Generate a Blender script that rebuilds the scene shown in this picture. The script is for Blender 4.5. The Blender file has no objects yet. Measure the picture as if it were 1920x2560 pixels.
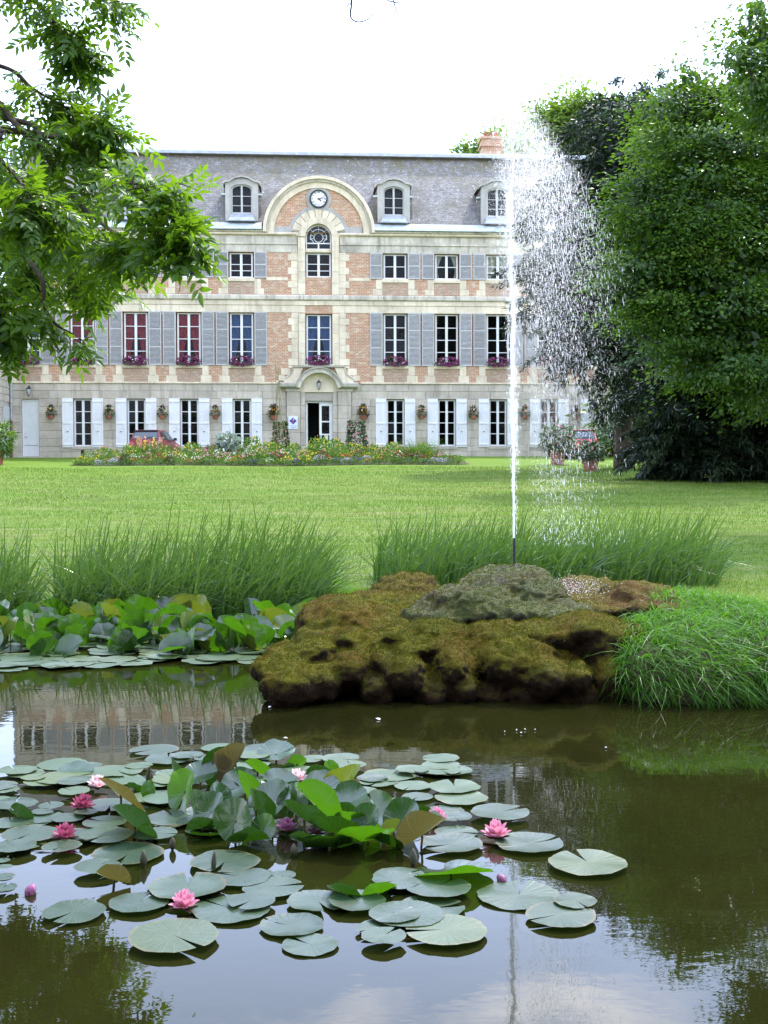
import bpy, bmesh, math, random
import numpy as np
from mathutils import Vector, Matrix, noise as mnoise

# ------------------------------------------------------------------ camera, sky, sun, exposure
SC = bpy.context.scene
COL = SC.collection
FPX = 3000.0                      # focal length in photo pixels (1920 x 2560 photo)
CAMZ = 1.30                       # eye height above the pond
PITCH, ROLL, YAW = 0.0297892, -0.00269039, 0.0710698
FX, FY, FZ = -3.43062, 63.82979, CAMZ + 1.05144      # foot of the house front, on its axis

cam_d = bpy.data.cameras.new('camera')
cam = bpy.data.objects.new('camera', cam_d); COL.objects.link(cam)
cam_d.sensor_fit = 'VERTICAL'; cam_d.sensor_height = 36.0
cam_d.lens = FPX / 2560 * 36.0
cam_d.clip_start = 0.05; cam_d.clip_end = 2000
_f = Vector((0, math.cos(PITCH), -math.sin(PITCH)))
_u = Vector((0, math.sin(PITCH), math.cos(PITCH)))
_r = Vector((1, 0, 0))
_c, _s = math.cos(ROLL), math.sin(ROLL)
_R = _r * _c + _u * _s
_U = _u * _c - _r * _s
cam.matrix_world = Matrix(((_R.x, _U.x, -_f.x, 0), (_R.y, _U.y, -_f.y, 0), (_R.z, _U.z, -_f.z, CAMZ), (0, 0, 0, 1)))
SC.camera = cam

SUN_EL, SUN_AZ = math.radians(52), math.radians(36)   # azimuth: to the right of straight ahead (+Y)
W = bpy.data.worlds.new('World'); SC.world = W; W.use_nodes = True
_n = W.node_tree.nodes; _l = W.node_tree.links; _n.clear()
_out = _n.new('ShaderNodeOutputWorld'); _bg = _n.new('ShaderNodeBackground')
_sky = _n.new('ShaderNodeTexSky'); _sky.sky_type = 'NISHITA'; _sky.sun_disc = False
_sky.sun_elevation = SUN_EL; _sky.sun_rotation = SUN_AZ
_sky.air_density = 1.0; _sky.dust_density = 0.3; _sky.ozone_density = 1.6
_tc = _n.new('ShaderNodeTexCoord'); _sep = _n.new('ShaderNodeSeparateXYZ')
_l.new(_tc.outputs['Generated'], _sep.inputs[0])
_za = _n.new('ShaderNodeMath'); _za.operation = 'ADD'; _za.inputs[1].default_value = 0.16
_zm = _n.new('ShaderNodeMath'); _zm.operation = 'MAXIMUM'; _zm.inputs[1].default_value = 0.02
_l.new(_sep.outputs['Z'], _zm.inputs[0]); _l.new(_zm.outputs[0], _za.inputs[0])
_dx = _n.new('ShaderNodeMath'); _dx.operation = 'DIVIDE'; _dy = _n.new('ShaderNodeMath'); _dy.operation = 'DIVIDE'
_l.new(_sep.outputs['X'], _dx.inputs[0]); _l.new(_za.outputs[0], _dx.inputs[1])
_l.new(_sep.outputs['Y'], _dy.inputs[0]); _l.new(_za.outputs[0], _dy.inputs[1])
_cmb = _n.new('ShaderNodeCombineXYZ'); _l.new(_dx.outputs[0], _cmb.inputs[0]); _l.new(_dy.outputs[0], _cmb.inputs[1])
_cmb.inputs[2].default_value = 8.3
_nz = _n.new('ShaderNodeTexNoise'); _nz.inputs['Scale'].default_value = 2.3; _nz.inputs['Detail'].default_value = 7
_nz.inputs['Roughness'].default_value = 0.52; _nz.inputs['Distortion'].default_value = 0.4
_l.new(_cmb.outputs[0], _nz.inputs['Vector'])
_rmp = _n.new('ShaderNodeValToRGB'); _rmp.color_ramp.elements[0].position = 0.56; _rmp.color_ramp.elements[1].position = 0.72
_l.new(_nz.outputs['Fac'], _rmp.inputs[0])
_hz = _n.new('ShaderNodeMapRange'); _hz.inputs['From Min'].default_value = 0.0; _hz.inputs['From Max'].default_value = 0.16
_hz.inputs['To Min'].default_value = 0.7; _hz.inputs['To Max'].default_value = 0.05
_l.new(_sep.outputs['Z'], _hz.inputs['Value'])
_mx = _n.new('ShaderNodeMath'); _mx.operation = 'MAXIMUM'
_l.new(_rmp.outputs['Color'], _mx.inputs[0]); _l.new(_hz.outputs[0], _mx.inputs[1])
_ml = _n.new('ShaderNodeMath'); _ml.operation = 'MULTIPLY'; _ml.inputs[1].default_value = 0.82
_l.new(_mx.outputs[0], _ml.inputs[0])
_mix = _n.new('ShaderNodeMix'); _mix.data_type = 'RGBA'
_l.new(_ml.outputs[0], _mix.inputs[0]); _hs = _n.new('ShaderNodeHueSaturation'); _hs.inputs['Saturation'].default_value = 1.0; _l.new(_sky.outputs[0], _hs.inputs['Color']); _l.new(_hs.outputs[0], _mix.inputs[6])
CLOUD = 15.0
_mix.inputs[7].default_value = (CLOUD, CLOUD * 0.96, CLOUD * 0.97, 1)
# thin bright haze over the whole sky, clouds and haze lit more strongly towards the sun
_veil = _n.new('ShaderNodeMix'); _veil.data_type = 'RGBA'; _veil.inputs[0].default_value = 0.62
_l.new(_hs.outputs[0], _veil.inputs[6]); _veil.inputs[7].default_value = (7.2, 8.7, 12.8, 1); _l.new(_veil.outputs[2], _mix.inputs[6])
_dot = _n.new('ShaderNodeVectorMath'); _dot.operation = 'DOT_PRODUCT'; _l.new(_tc.outputs['Generated'], _dot.inputs[0])
_dot.inputs[1].default_value = (math.sin(SUN_AZ) * math.cos(SUN_EL), math.cos(SUN_AZ) * math.cos(SUN_EL), math.sin(SUN_EL))
_gl = _n.new('ShaderNodeMapRange'); _gl.inputs['From Min'].default_value = -1; _gl.inputs['From Max'].default_value = 1
_gl.inputs['To Min'].default_value = 0.42; _gl.inputs['To Max'].default_value = 2.0; _l.new(_dot.outputs['Value'], _gl.inputs['Value'])
_mul = _n.new('ShaderNodeVectorMath'); _mul.operation = 'SCALE'; _l.new(_mix.outputs[2], _mul.inputs[0]); _l.new(_gl.outputs[0], _mul.inputs['Scale'])
_l.new(_mul.outputs[0], _bg.inputs[0]); _bg.inputs[1].default_value = 0.15
_l.new(_bg.outputs[0], _out.inputs[0])

sun_d = bpy.data.lights.new('sun', 'SUN'); sun_d.energy = 3.6; sun_d.angle = math.radians(1.5); sun_d.color = (1.0, 0.95, 0.86)
sun = bpy.data.objects.new('sun', sun_d); COL.objects.link(sun)
_sd = Vector((math.sin(SUN_AZ) * math.cos(SUN_EL), math.cos(SUN_AZ) * math.cos(SUN_EL), math.sin(SUN_EL)))
sun.rotation_euler = _sd.to_track_quat('Z', 'Y').to_euler()
sun.location = (20, 40, 60)

SC.view_settings.view_transform = 'Standard'; SC.view_settings.look = 'None'
SC.view_settings.exposure = 0.88; SC.view_settings.gamma = 1.0; SC.view_settings.use_curve_mapping = False
SC.render.engine = 'CYCLES'
SC.cycles.max_bounces = 7; SC.cycles.transparent_max_bounces = 16
SC.cycles.diffuse_bounces = 3; SC.cycles.glossy_bounces = 3; SC.cycles.transmission_bounces = 4
SC.cycles.use_denoising = True
SC.cycles.sample_clamp_indirect = 6

rng = np.random.default_rng(7)
rnd = random.Random(11)
U = rng.uniform
pi = math.pi

# ------------------------------------------------------------------ pixels to rays
def ray(u, v):
    a, b = u - 960.0, v - 1280.0
    c, s = math.cos(ROLL), math.sin(ROLL)
    uu, vv = a * c + b * s, -a * s + b * c
    return Vector((uu, FPX * math.cos(PITCH) - vv * math.sin(PITCH), -FPX * math.sin(PITCH) - vv * math.cos(PITCH))) / FPX
def at_z(u, v, z=0.0):
    d = ray(u, v); t = (z - CAMZ) / d.z
    return Vector((0, 0, CAMZ)) + d * t
def at_y(u, v, y):
    d = ray(u, v); t = y / d.y
    return Vector((0, 0, CAMZ)) + d * t

# ------------------------------------------------------------------ objects
def tag(o, label=None, cat=None, group=None, kind=None):
    if label: o['label'] = label
    if cat: o['category'] = cat
    if group: o['group'] = group
    if kind: o['kind'] = kind
    return o
def link(name, data, parent=None):
    o = bpy.data.objects.new(name, data); COL.objects.link(o)
    if parent is not None: o.parent = parent
    return o
def empty(name, loc=(0, 0, 0), rz=0.0, **k):
    o = link(name, None); o.location = loc; o.rotation_euler = (0, 0, rz); o.empty_display_size = 0.2
    return tag(o, **k)
def meshdata(name, V, F, mats=None, smooth=False, rndattr=None, matidx=None):
    me = bpy.data.meshes.new(name)
    if isinstance(F, np.ndarray):
        V = np.asarray(V, np.float32); nv, nf, k = len(V), len(F), F.shape[1]
        me.vertices.add(nv); me.vertices.foreach_set('co', V.ravel())
        me.loops.add(nf * k); me.loops.foreach_set('vertex_index', F.astype(np.int32).ravel())
        me.polygons.add(nf); me.polygons.foreach_set('loop_start', np.arange(0, nf * k, k, dtype=np.int32))
        me.polygons.foreach_set('loop_total', np.full(nf, k, np.int32))
        if smooth: me.polygons.foreach_set('use_smooth', np.ones(nf, bool))
        me.update(calc_edges=True); me.validate()
    else:
        me.from_pydata([tuple(v) for v in V], [], F)
        if smooth: me.polygons.foreach_set('use_smooth', np.ones(len(F), bool))
        me.update()
    if rndattr is not None:
        a = me.attributes.new('rnd', 'FLOAT', 'POINT'); a.data.foreach_set('value', np.asarray(rndattr, np.float32))
    for m in (mats if isinstance(mats, (list, tuple)) else [mats]):
        if m is not None: me.materials.append(m)
    if matidx is not None: me.polygons.foreach_set('material_index', np.asarray(matidx, np.int32))
    return me
class MB:
    """collects simple solids, then becomes one mesh"""
    def __init__(s): s.V = []; s.F = []; s.I = []
    def add(s, V, F, mi=0):
        b = len(s.V); s.V += [tuple(v) for v in V]; s.F += [tuple(b + i for i in f) for f in F]; s.I += [mi] * len(F); return s
    def box(s, x0, x1, y0, y1, z0, z1, mi=0):
        return s.add([(x0,y0,z0),(x1,y0,z0),(x1,y1,z0),(x0,y1,z0),(x0,y0,z1),(x1,y0,z1),(x1,y1,z1),(x0,y1,z1)],
              [(0,3,2,1),(4,5,6,7),(0,1,5,4),(1,2,6,5),(2,3,7,6),(3,0,4,7)], mi)
    def bbox(s, x0, x1, y0, y1, z0, z1, b=0.01, mi=0):
        """box with a chamfered front (-y) edge"""
        return s.add([(x0,y0+b,z0),(x1,y0+b,z0),(x1,y1,z0),(x0,y1,z0),(x0,y0+b,z1),(x1,y0+b,z1),(x1,y1,z1),(x0,y1,z1),
                      (x0+b,y0,z0+b),(x1-b,y0,z0+b),(x1-b,y0,z1-b),(x0+b,y0,z1-b)],
              [(0,3,2,1),(4,5,6,7),(8,9,10,11),(0,1,9,8),(1,5,10,9),(5,4,11,10),(4,0,8,11),(1,2,6,5),(2,3,7,6),(3,0,4,7)], mi)
    def prism(s, pts, y0, y1, mi=0):
        """polygon in x,z pulled from y0 to y1"""
        n = len(pts)
        V = [(x, y0, z) for x, z in pts] + [(x, y1, z) for x, z in pts]
        F = [tuple(range(n)), tuple(range(2*n-1, n-1, -1))] + [(i, n+i, n+(i+1) % n, (i+1) % n) for i in range(n)]
        return s.add(V, F, mi)
    def strip(s, outer, inner, y0, y1, mi=0):
        """ring segment between two polylines in x,z with thickness"""
        n = len(outer)
        V = [(x, y0, z) for x, z in outer] + [(x, y0, z) for x, z in inner] + [(x, y1, z) for x, z in outer] + [(x, y1, z) for x, z in inner]
        F = []
        for i in range(n-1):
            F += [(i, i+1, n+i+1, n+i), (2*n+i, 3*n+i, 3*n+i+1, 2*n+i+1), (i, 2*n+i, 2*n+i+1, i+1), (n+i, n+i+1, 3*n+i+1, 3*n+i)]
        F += [(0, n, 3*n, 2*n), (n-1, 3*n-1, 4*n-1, 2*n-1)]
        return s.add(V, F, mi)
    def tube(s, pts, r, k=6, cap=True, mi=0):
        pts = [Vector(p) for p in pts]; n = len(pts)
        rr = r if isinstance(r, (list, tuple)) else [r] * n
        V = []; F = []
        for i, p in enumerate(pts):
            t = (pts[min(i+1, n-1)] - pts[max(i-1, 0)])
            t = t.normalized() if t.length > 1e-9 else Vector((0, 0, 1))
            a = t.cross(Vector((0, 0, 1)) if abs(t.z) < .95 else Vector((1, 0, 0))).normalized(); b = t.cross(a)
            for j in range(k):
                q = 2*pi*j/k; V.append(p + (a*math.cos(q) + b*math.sin(q)) * rr[i])
        for i in range(n-1):
            for j in range(k):
                F.append((i*k+j, i*k+(j+1) % k, (i+1)*k+(j+1) % k, (i+1)*k+j))
        if cap: F += [tuple(range(k-1, -1, -1)), tuple((n-1)*k+j for j in range(k))]
        return s.add(V, F, mi)
    def lathe(s, prof, k=16, c=(0,0,0), mi=0, close=True):
        V = []; F = []; n = len(prof)
        for r, z in prof:
            for j in range(k):
                q = 2*pi*j/k; V.append((c[0]+r*math.cos(q), c[1]+r*math.sin(q), c[2]+z))
        for i in range(n-1):
            for j in range(k):
                F.append((i*k+j, i*k+(j+1) % k, (i+1)*k+(j+1) % k, (i+1)*k+j))
        if close: F += [tuple(range(k-1, -1, -1)), tuple((n-1)*k+j for j in range(k))]
        return s.add(V, F, mi)
    def data(s, name, mats, smooth=False):
        return meshdata(name, s.V, s.F, mats, smooth, matidx=s.I if max(s.I or [0]) > 0 else None)
    def build(s, name, mats, parent=None, smooth=False, **k):
        return tag(link(name, s.data(name, mats, smooth), parent), **k)
def auto_smooth(o, deg=35):
    me = o.data
    me.polygons.foreach_set('use_smooth', np.ones(len(me.polygons), bool))
    try: me.set_sharp_from_angle(angle=math.radians(deg))
    except Exception: pass
def copy_tree(o, parent=None, lab=None):
    c = o.copy(); COL.objects.link(c)
    if parent is not None: c.parent = parent
    for ch in [x for x in bpy.data.objects if x.parent == o] if False else list(o.children): copy_tree(ch, c)
    return c
def catmull(P, n):
    P = [Vector(p) for p in P]; P = [P[0]*2-P[1]] + P + [P[-1]*2-P[-2]]; out = []
    for i in range(1, len(P)-2):
        for j in range(n):
            t = j/n; a, b, c, d = P[i-1], P[i], P[i+1], P[i+2]
            out.append(0.5*((2*b)+(c-a)*t+(2*a-5*b+4*c-d)*t*t+(3*b-a-3*c+d)*t**3))
    out.append(P[-2]); return out

# ------------------------------------------------------------------ numpy scatter shapes
def unit(a): return a / np.maximum(np.linalg.norm(a, axis=-1, keepdims=True), 1e-9)
def perp(d):
    ref = np.where(np.abs(d[:, 2:3]) < .9, np.array([[0, 0, 1.]]), np.array([[1., 0, 0]]))
    a = unit(np.cross(d, ref)); return a, np.cross(d, a)
def ribbons(P, D, L, Wd, bend, seg=4, side=None, taper=.8, base=.6):
    """curved tapering blades; P,D,bend (n,3), L,Wd (n,)"""
    n = len(P); t = np.linspace(0, 1, seg+1)
    if side is None:
        a, b = perp(unit(D)); q = U(0, 2*pi, n)[:, None]; side = a*np.cos(q) + b*np.sin(q)
    C = P[:, None] + L[:, None, None]*(D[:, None]*t[None, :, None] + bend[:, None]*(t**2)[None, :, None])
    w = Wd[:, None]*np.minimum(1, base + t[None]*3)*np.power(np.maximum(1-t[None], 0.02), taper)
    A = C - side[:, None]*w[..., None]*.5; B = C + side[:, None]*w[..., None]*.5
    V = np.stack([A, B], 2).reshape(-1, 3)
    i = np.arange(n)[:, None]*(2*(seg+1)) + np.arange(seg)[None]*2
    F = np.stack([i, i+1, i+3, i+2], -1).reshape(-1, 4)
    return V, F
def leafquads(P, D, N, L, Wd, fold=.25):
    """diamond leaves: stem end P, direction D, face normal N"""
    S = unit(np.cross(D, N)); N = np.cross(S, D)
    m = P + D*(L*.45)[:, None]; up = N*(Wd*fold)[:, None]
    V = np.stack([P, m + S*(Wd*.5)[:, None] + up, P + D*L[:, None], m - S*(Wd*.5)[:, None] + up], 1).reshape(-1, 3)
    i = np.arange(len(P))*4
    F = np.stack([np.stack([i, i+1, i+2], -1), np.stack([i, i+2, i+3], -1)], 1).reshape(-1, 3)
    return V, F
def joinVF(parts):
    Vs = []; Fs = []; b = 0
    for V, F in parts:
        Vs.append(V); Fs.append(F + b); b += len(V)
    return np.concatenate(Vs), np.concatenate(Fs)
def rdir(n):
    return unit(rng.normal(size=(n, 3)))
# ------------------------------------------------------------------ materials
class NT:
    def __init__(s, name):
        s.m = bpy.data.materials.new(name); s.m.use_nodes = True
        s.n = s.m.node_tree.nodes; s.l = s.m.node_tree.links
        s.b = s.n['Principled BSDF']; s.o = s.n['Material Output']
    def new(s, t, **k):
        n = s.n.new(t)
        for a, v in k.items(): setattr(n, a, v)
        return n
    def lk(s, a, b): s.l.new(a, b)
    def coord(s, kind='pos', scale=(1, 1, 1), rot=(0, 0, 0)):
        if kind == 'pos': out = s.new('ShaderNodeNewGeometry').outputs['Position']
        elif kind == 'obj': out = s.new('ShaderNodeTexCoord').outputs['Object']
        else: out = s.new('ShaderNodeTexCoord').outputs['Generated']
        if scale != (1, 1, 1) or rot != (0, 0, 0):
            mp = s.new('ShaderNodeMapping'); mp.inputs['Scale'].default_value = scale; mp.inputs['Rotation'].default_value = rot
            s.lk(out, mp.inputs[0]); out = mp.outputs[0]
        return out
    def noise(s, vec, scale, detail=5, rough=.55, dist=0):
        n = s.new('ShaderNodeTexNoise'); n.inputs['Scale'].default_value = scale; n.inputs['Detail'].default_value = detail
        n.inputs['Roughness'].default_value = rough; n.inputs['Distortion'].default_value = dist
        s.lk(vec, n.inputs['Vector']); return n.outputs['Fac']
    def voro(s, vec, scale, feat='F1', rndm=1):
        n = s.new('ShaderNodeTexVoronoi', feature=feat); n.inputs['Scale'].default_value = scale; n.inputs['Randomness'].default_value = rndm
        s.lk(vec, n.inputs['Vector']); return n
    def ramp(s, fac, stops, interp='LINEAR'):
        r = s.new('ShaderNodeValToRGB'); e = r.color_ramp.elements; r.color_ramp.interpolation = interp
        while len(e) < len(stops): e.new(.5)
        for el, (p, c) in zip(e, stops):
            el.position = p; el.color = (*c, 1) if not isinstance(c, (int, float)) else (c, c, c, 1)
        s.lk(fac, r.inputs[0]); return r.outputs[0]
    def mix(s, fac, a, b, mode='MIX'):
        m = s.new('ShaderNodeMix', data_type='RGBA', blend_type=mode)
        if isinstance(fac, (int, float)): m.inputs[0].default_value = fac
        else: s.lk(fac, m.inputs[0])
        for sock, v in ((m.inputs[6], a), (m.inputs[7], b)):
            if isinstance(v, tuple): sock.default_value = (*v, 1)
            else: s.lk(v, sock)
        return m.outputs[2]
    def math(s, op, a, b=0.0):
        m = s.new('ShaderNodeMath', operation=op)
        for sock, v in ((m.inputs[0], a), (m.inputs[1], b)):
            if isinstance(v, (int, float)): sock.default_value = v
            else: s.lk(v, sock)
        return m.outputs[0]
    def bump(s, h, strength=.3, dist=.01, prev=None):
        b = s.new('ShaderNodeBump'); b.inputs['Strength'].default_value = strength; b.inputs['Distance'].default_value = dist
        s.lk(h, b.inputs['Height'])
        if prev is not None: s.lk(prev, b.inputs['Normal'])
        return b.outputs[0]
    def rand(s): return s.new('ShaderNodeObjectInfo').outputs['Random']
    def attr(s, name='rnd'): return s.new('ShaderNodeAttribute', attribute_name=name).outputs['Fac']
    def fin(s, col=None, rough=.6, normal=None, spec=.5, metal=0.0, **k):
        if col is not None:
            if isinstance(col, tuple): s.b.inputs['Base Color'].default_value = (*col, 1)
            else: s.lk(col, s.b.inputs['Base Color'])
        if isinstance(rough, (int, float)): s.b.inputs['Roughness'].default_value = rough
        else: s.lk(rough, s.b.inputs['Roughness'])
        s.b.inputs['Specular IOR Level'].default_value = spec; s.b.inputs['Metallic'].default_value = metal
        if normal is not None: s.lk(normal, s.b.inputs['Normal'])
        for a, v in k.items(): s.b.inputs[a].default_value = v
        return s.m
    def translucent(s, col, amount):
        """thin leaf: some light passes through"""
        t = s.new('ShaderNodeBsdfTranslucent')
        if isinstance(col, tuple): t.inputs[0].default_value = (*col, 1)
        else: s.lk(col, t.inputs[0])
        mx = s.new('ShaderNodeMixShader'); mx.inputs[0].default_value = amount
        s.lk(s.b.outputs[0], mx.inputs[1]); s.lk(t.outputs[0], mx.inputs[2]); s.lk(mx.outputs[0], s.o.inputs[0])
        return s.m
def M(name, c1, c2=None, scale=6, rough=.65, bump=0, bscale=None, spec=.4, lo=.3, hi=.7, rand=0, metal=0, coord='pos', c3=None, c3scale=1.5, c3lo=.55, c3hi=.7, detail=6, bdist=.01):
    t = NT(name); v = t.coord(coord)
    col = c1
    if c2 is not None:
        col = t.ramp(t.noise(v, scale, detail), [(lo, c1), (hi, c2)])
        if c3 is not None:
            f = t.ramp(t.noise(v, c3scale, 5), [(c3lo, 0.0), (c3hi, 1.0)])
            col = t.mix(f, col, c3)
    if rand:
        hv = t.new('ShaderNodeHueSaturation'); r = t.rand()
        vv = t.math('ADD', t.math('MULTIPLY', r, rand*2), 1-rand); t.lk(vv, hv.inputs['Value'])
        if isinstance(col, tuple): hv.inputs['Color'].default_value = (*col, 1)
        else: t.lk(col, hv.inputs['Color'])
        col = hv.outputs[0]
    nrm = t.bump(t.noise(v, bscale or scale*4, 6), bump, bdist) if bump else None
    return t.fin(col, rough, nrm, spec, metal)
def leafmat(name, ca, cb, tcol, amount=.4, rough=.45, spec=.4, cc=None, scale=None, objrand=False):
    """ca..cb spread by the leaf's own random number; tcol: colour of light passing through"""
    t = NT(name); r = t.rand() if objrand else t.attr()
    stops = [(0, ca), (.85, cb)] if cc is None else [(0, ca), (.6, cb), (1, cc)]
    col = t.ramp(r, stops)
    t.fin(col, rough, None, spec)
    tc = t.mix(.35, tcol, col)
    return t.translucent(tc, amount)

def stone_mat(name, c1, c2, stain, rand=.12, sc=1.2, streak=True):
    t = NT(name); v = t.coord('pos')
    col = t.ramp(t.noise(v, sc*3, 8, .65), [(.3, c1), (.7, c2)])
    if streak:
        vs = t.coord('pos', (1, 1, .12))
        f = t.ramp(t.noise(vs, sc*2.2, 6, .65), [(.50, 0.0), (.72, .75)])
        col = t.mix(f, col, stain)
    f2 = t.ramp(t.noise(v, sc*.6, 4), [(.45, 0.0), (.75, .6)])
    col = t.mix(f2, col, stain)
    hv = t.new('ShaderNodeHueSaturation'); r = t.rand()
    t.lk(t.math('ADD', t.math('MULTIPLY', r, rand*2), 1-rand), hv.inputs['Value']); t.lk(col, hv.inputs['Color'])
    n = t.bump(t.noise(v, 22, 8, .7), .45, .02)
    return t.fin(hv.outputs[0], .85, n, .25)
def brick_mat(name, a, b, mortar, patch=None):
    t = NT(name); o = t.coord('obj'); sp = t.new('ShaderNodeSeparateXYZ'); t.lk(o, sp.inputs[0])
    cb = t.new('ShaderNodeCombineXYZ'); t.lk(sp.outputs['X'], cb.inputs[0]); t.lk(sp.outputs['Z'], cb.inputs[1])
    br = t.new('ShaderNodeTexBrick'); t.lk(cb.outputs[0], br.inputs['Vector'])
    br.inputs['Color1'].default_value = (*a, 1); br.inputs['Color2'].default_value = (*b, 1); br.inputs['Mortar'].default_value = (*mortar, 1)
    br.inputs['Scale'].default_value = 1; br.inputs['Mortar Size'].default_value = .011; br.inputs['Mortar Smooth'].default_value = .2
    br.inputs['Brick Width'].default_value = .235; br.inputs['Row Height'].default_value = .082; br.inputs['Bias'].default_value = -.1
    v = t.coord('pos')
    col = t.mix(t.ramp(t.noise(v, 14, 6), [(.35, 0.0), (.8, .55)]), br.outputs['Color'], (a[0]*.55, a[1]*.5, a[2]*.5))
    col = t.mix(t.ramp(t.noise(t.coord('pos', (1, 1, 2.5)), 3.2, 6, .7), [(.50, 0.0), (.64, .75)]), col, mortar)
    col = t.mix(t.ramp(t.noise(v, 1.3, 5), [(.45, 0.0), (.75, .4)]), col, (.30, .25, .19))
    n = t.bump(br.outputs['Fac'], -.6, .012)
    n = t.bump(t.noise(v, 40, 5), .3, .008, n)
    return t.fin(col, .9, n, .2)
mat = {}
mat['stone_gf'] = stone_mat('grey_limestone', (.50, .435, .335), (.60, .535, .43), (.30, .26, .20), .10)
mat['stone'] = stone_mat('cream_limestone', (.72, .605, .42), (.84, .74, .56), (.42, .345, .235), .08)
mat['stone_mould'] = stone_mat('weathered_limestone', (.56, .50, .39), (.72, .66, .53), (.20, .18, .14), .12, 1.6)
mat['stone_dark'] = stone_mat('dormer_limestone', (.40, .385, .345), (.49, .47, .425), (.28, .265, .23), .05)
mat['lichen'] = stone_mat('lichened_limestone', (.34, .32, .25), (.50, .47, .36), (.13, .135, .07), .08, 3.0, False)
mat['joint'] = M('lime_mortar', (.40, .35, .28), (.48, .43, .35), 9, .95, .3)
mat['brick'] = brick_mat('red_brick', (.54, .275, .145), (.45, .20, .105), (.67, .56, .42))
mat['brick2'] = brick_mat('worn_brick', (.48, .29, .18), (.40, .225, .14), (.55, .48, .37))
def slate():
    t = NT('slate'); o = t.coord('obj'); sp = t.new('ShaderNodeSeparateXYZ'); t.lk(o, sp.inputs[0])
    cb = t.new('ShaderNodeCombineXYZ'); t.lk(sp.outputs['X'], cb.inputs[0]); t.lk(sp.outputs['Z'], cb.inputs[1])
    br = t.new('ShaderNodeTexBrick'); t.lk(cb.outputs[0], br.inputs['Vector'])
    br.inputs['Color1'].default_value = (.205, .195, .18, 1); br.inputs['Color2'].default_value = (.13, .122, .112, 1); br.inputs['Mortar'].default_value = (.05, .05, .055, 1)
    br.inputs['Scale'].default_value = 1; br.inputs['Mortar Size'].default_value = .008; br.inputs['Brick Width'].default_value = .26; br.inputs['Row Height'].default_value = .13
    v = t.coord('pos')
    col = t.mix(t.ramp(t.noise(v, 4.5, 8, .8), [(.47, 0.0), (.60, .8)]), br.outputs['Color'], (.28, .265, .24))
    col = t.mix(t.ramp(t.noise(v, .8, 6, .7), [(.42, 0.0), (.66, .85)]), col, (.115, .105, .075))
    # moss and soot thicken towards the ridge
    hz = t.ramp(sp.outputs['Z'], [(.0, 0.0), (1.0, 1.0)]); mr = t.new('ShaderNodeMapRange'); mr.inputs['From Min'].default_value = 14.6; mr.inputs['From Max'].default_value = 16.6; t.lk(sp.outputs['Z'], mr.inputs['Value'])
    col = t.mix(t.math('MULTIPLY', mr.outputs[0], t.ramp(t.noise(t.coord('pos', (1, 1, .35)), 2.2, 6, .7), [(.40, 0.0), (.62, .9)])), col, (.13, .115, .06))
    for sc, lo, hi in ((2.6, .14, .2), (5.5, .14, .22)):
        vo = t.voro(v, sc); f = t.ramp(vo.outputs['Distance'], [(lo*.6, 1.0), (hi, 0.0)])
        g = t.ramp(t.noise(v, sc*.7, 4), [(.47, 0.0), (.53, 1.0)])
        col = t.mix(t.math('MULTIPLY', f, t.math('MULTIPLY', g, .8)), col, (.44, .425, .40))
    n = t.bump(br.outputs['Fac'], -.8, .02); n = t.bump(t.noise(v, 9, 6), .5, .04, n)
    return t.fin(col, .75, n, .2)
mat['slate'] = slate()
mat['zinc'] = M('zinc', (.44, .49, .48), (.60, .635, .63), 3, .42, .15, 8, .5, .3, .7, .03, .35, c3=(.30, .42, .37), c3scale=.9, c3lo=.52, c3hi=.68)
mat['lead'] = M('lead_sheet', (.33, .35, .37), (.50, .52, .54), 4, .45, .2, 9, .5, metal=.3)
mat['white_paint'] = M('white_paint', (.75, .745, .73), (.82, .81, .79), 5, .42, .08, 40, .5, rand=.03, c3=(.55, .54, .52), c3scale=3, c3lo=.62, c3hi=.85)
mat['frame_paint'] = M('window_paint', (.74, .735, .71), (.80, .80, .78), 9, .4, 0, spec=.5, c3=(.5, .47, .42), c3scale=7, c3lo=.6, c3hi=.8)
mat['door_paint'] = M('door_paint', (.62, .62, .60), (.70, .70, .68), 4, .5, .05, 20)
def louvre():
    t = NT('louvre_paint'); v = t.coord('obj'); wv = t.new('ShaderNodeTexWave', wave_type='BANDS', bands_direction='Z'); t.lk(v, wv.inputs[0])
    wv.inputs['Scale'].default_value = 5.2; wv.inputs['Distortion'].default_value = .25; wv.inputs['Detail'].default_value = 1
    p = t.coord('pos')
    col = t.ramp(t.noise(p, 9, 7, .7), [(.25, (.33, .325, .305)), (.75, (.45, .44, .415))])
    col = t.mix(t.ramp(t.noise(t.coord('pos', (1.2, 1.2, 9)), 2.4, 5, .6), [(.57, 0.0), (.66, .8)]), col, (.56, .56, .545))
    hv = t.new('ShaderNodeHueSaturation'); t.lk(t.math('ADD', t.math('MULTIPLY', t.rand(), .16), .92), hv.inputs['Value']); t.lk(col, hv.inputs['Color'])
    n = t.bump(wv.outputs['Fac'], .8, .02)
    return t.fin(hv.outputs[0], .6, n, .35)
mat['louvre'] = louvre()
mat['shutter_frame'] = M('shutter_frame_paint', (.42, .415, .395), (.55, .545, .52), 12, .6, .2, 30, lo=.25, hi=.75, rand=.05, c3=(.62, .61, .58), c3scale=9, c3lo=.58, c3hi=.68)
mat['rust'] = M('rusty_iron', (.16, .07, .035), (.28, .13, .07), 14, .85, .3)
mat['iron'] = M('black_iron', (.012, .012, .014), (.03, .03, .033), 20, .45)
mat['dark_room'] = M('dark_room', (.012, .010, .010), (.02, .017, .016), 2, .9)
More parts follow.
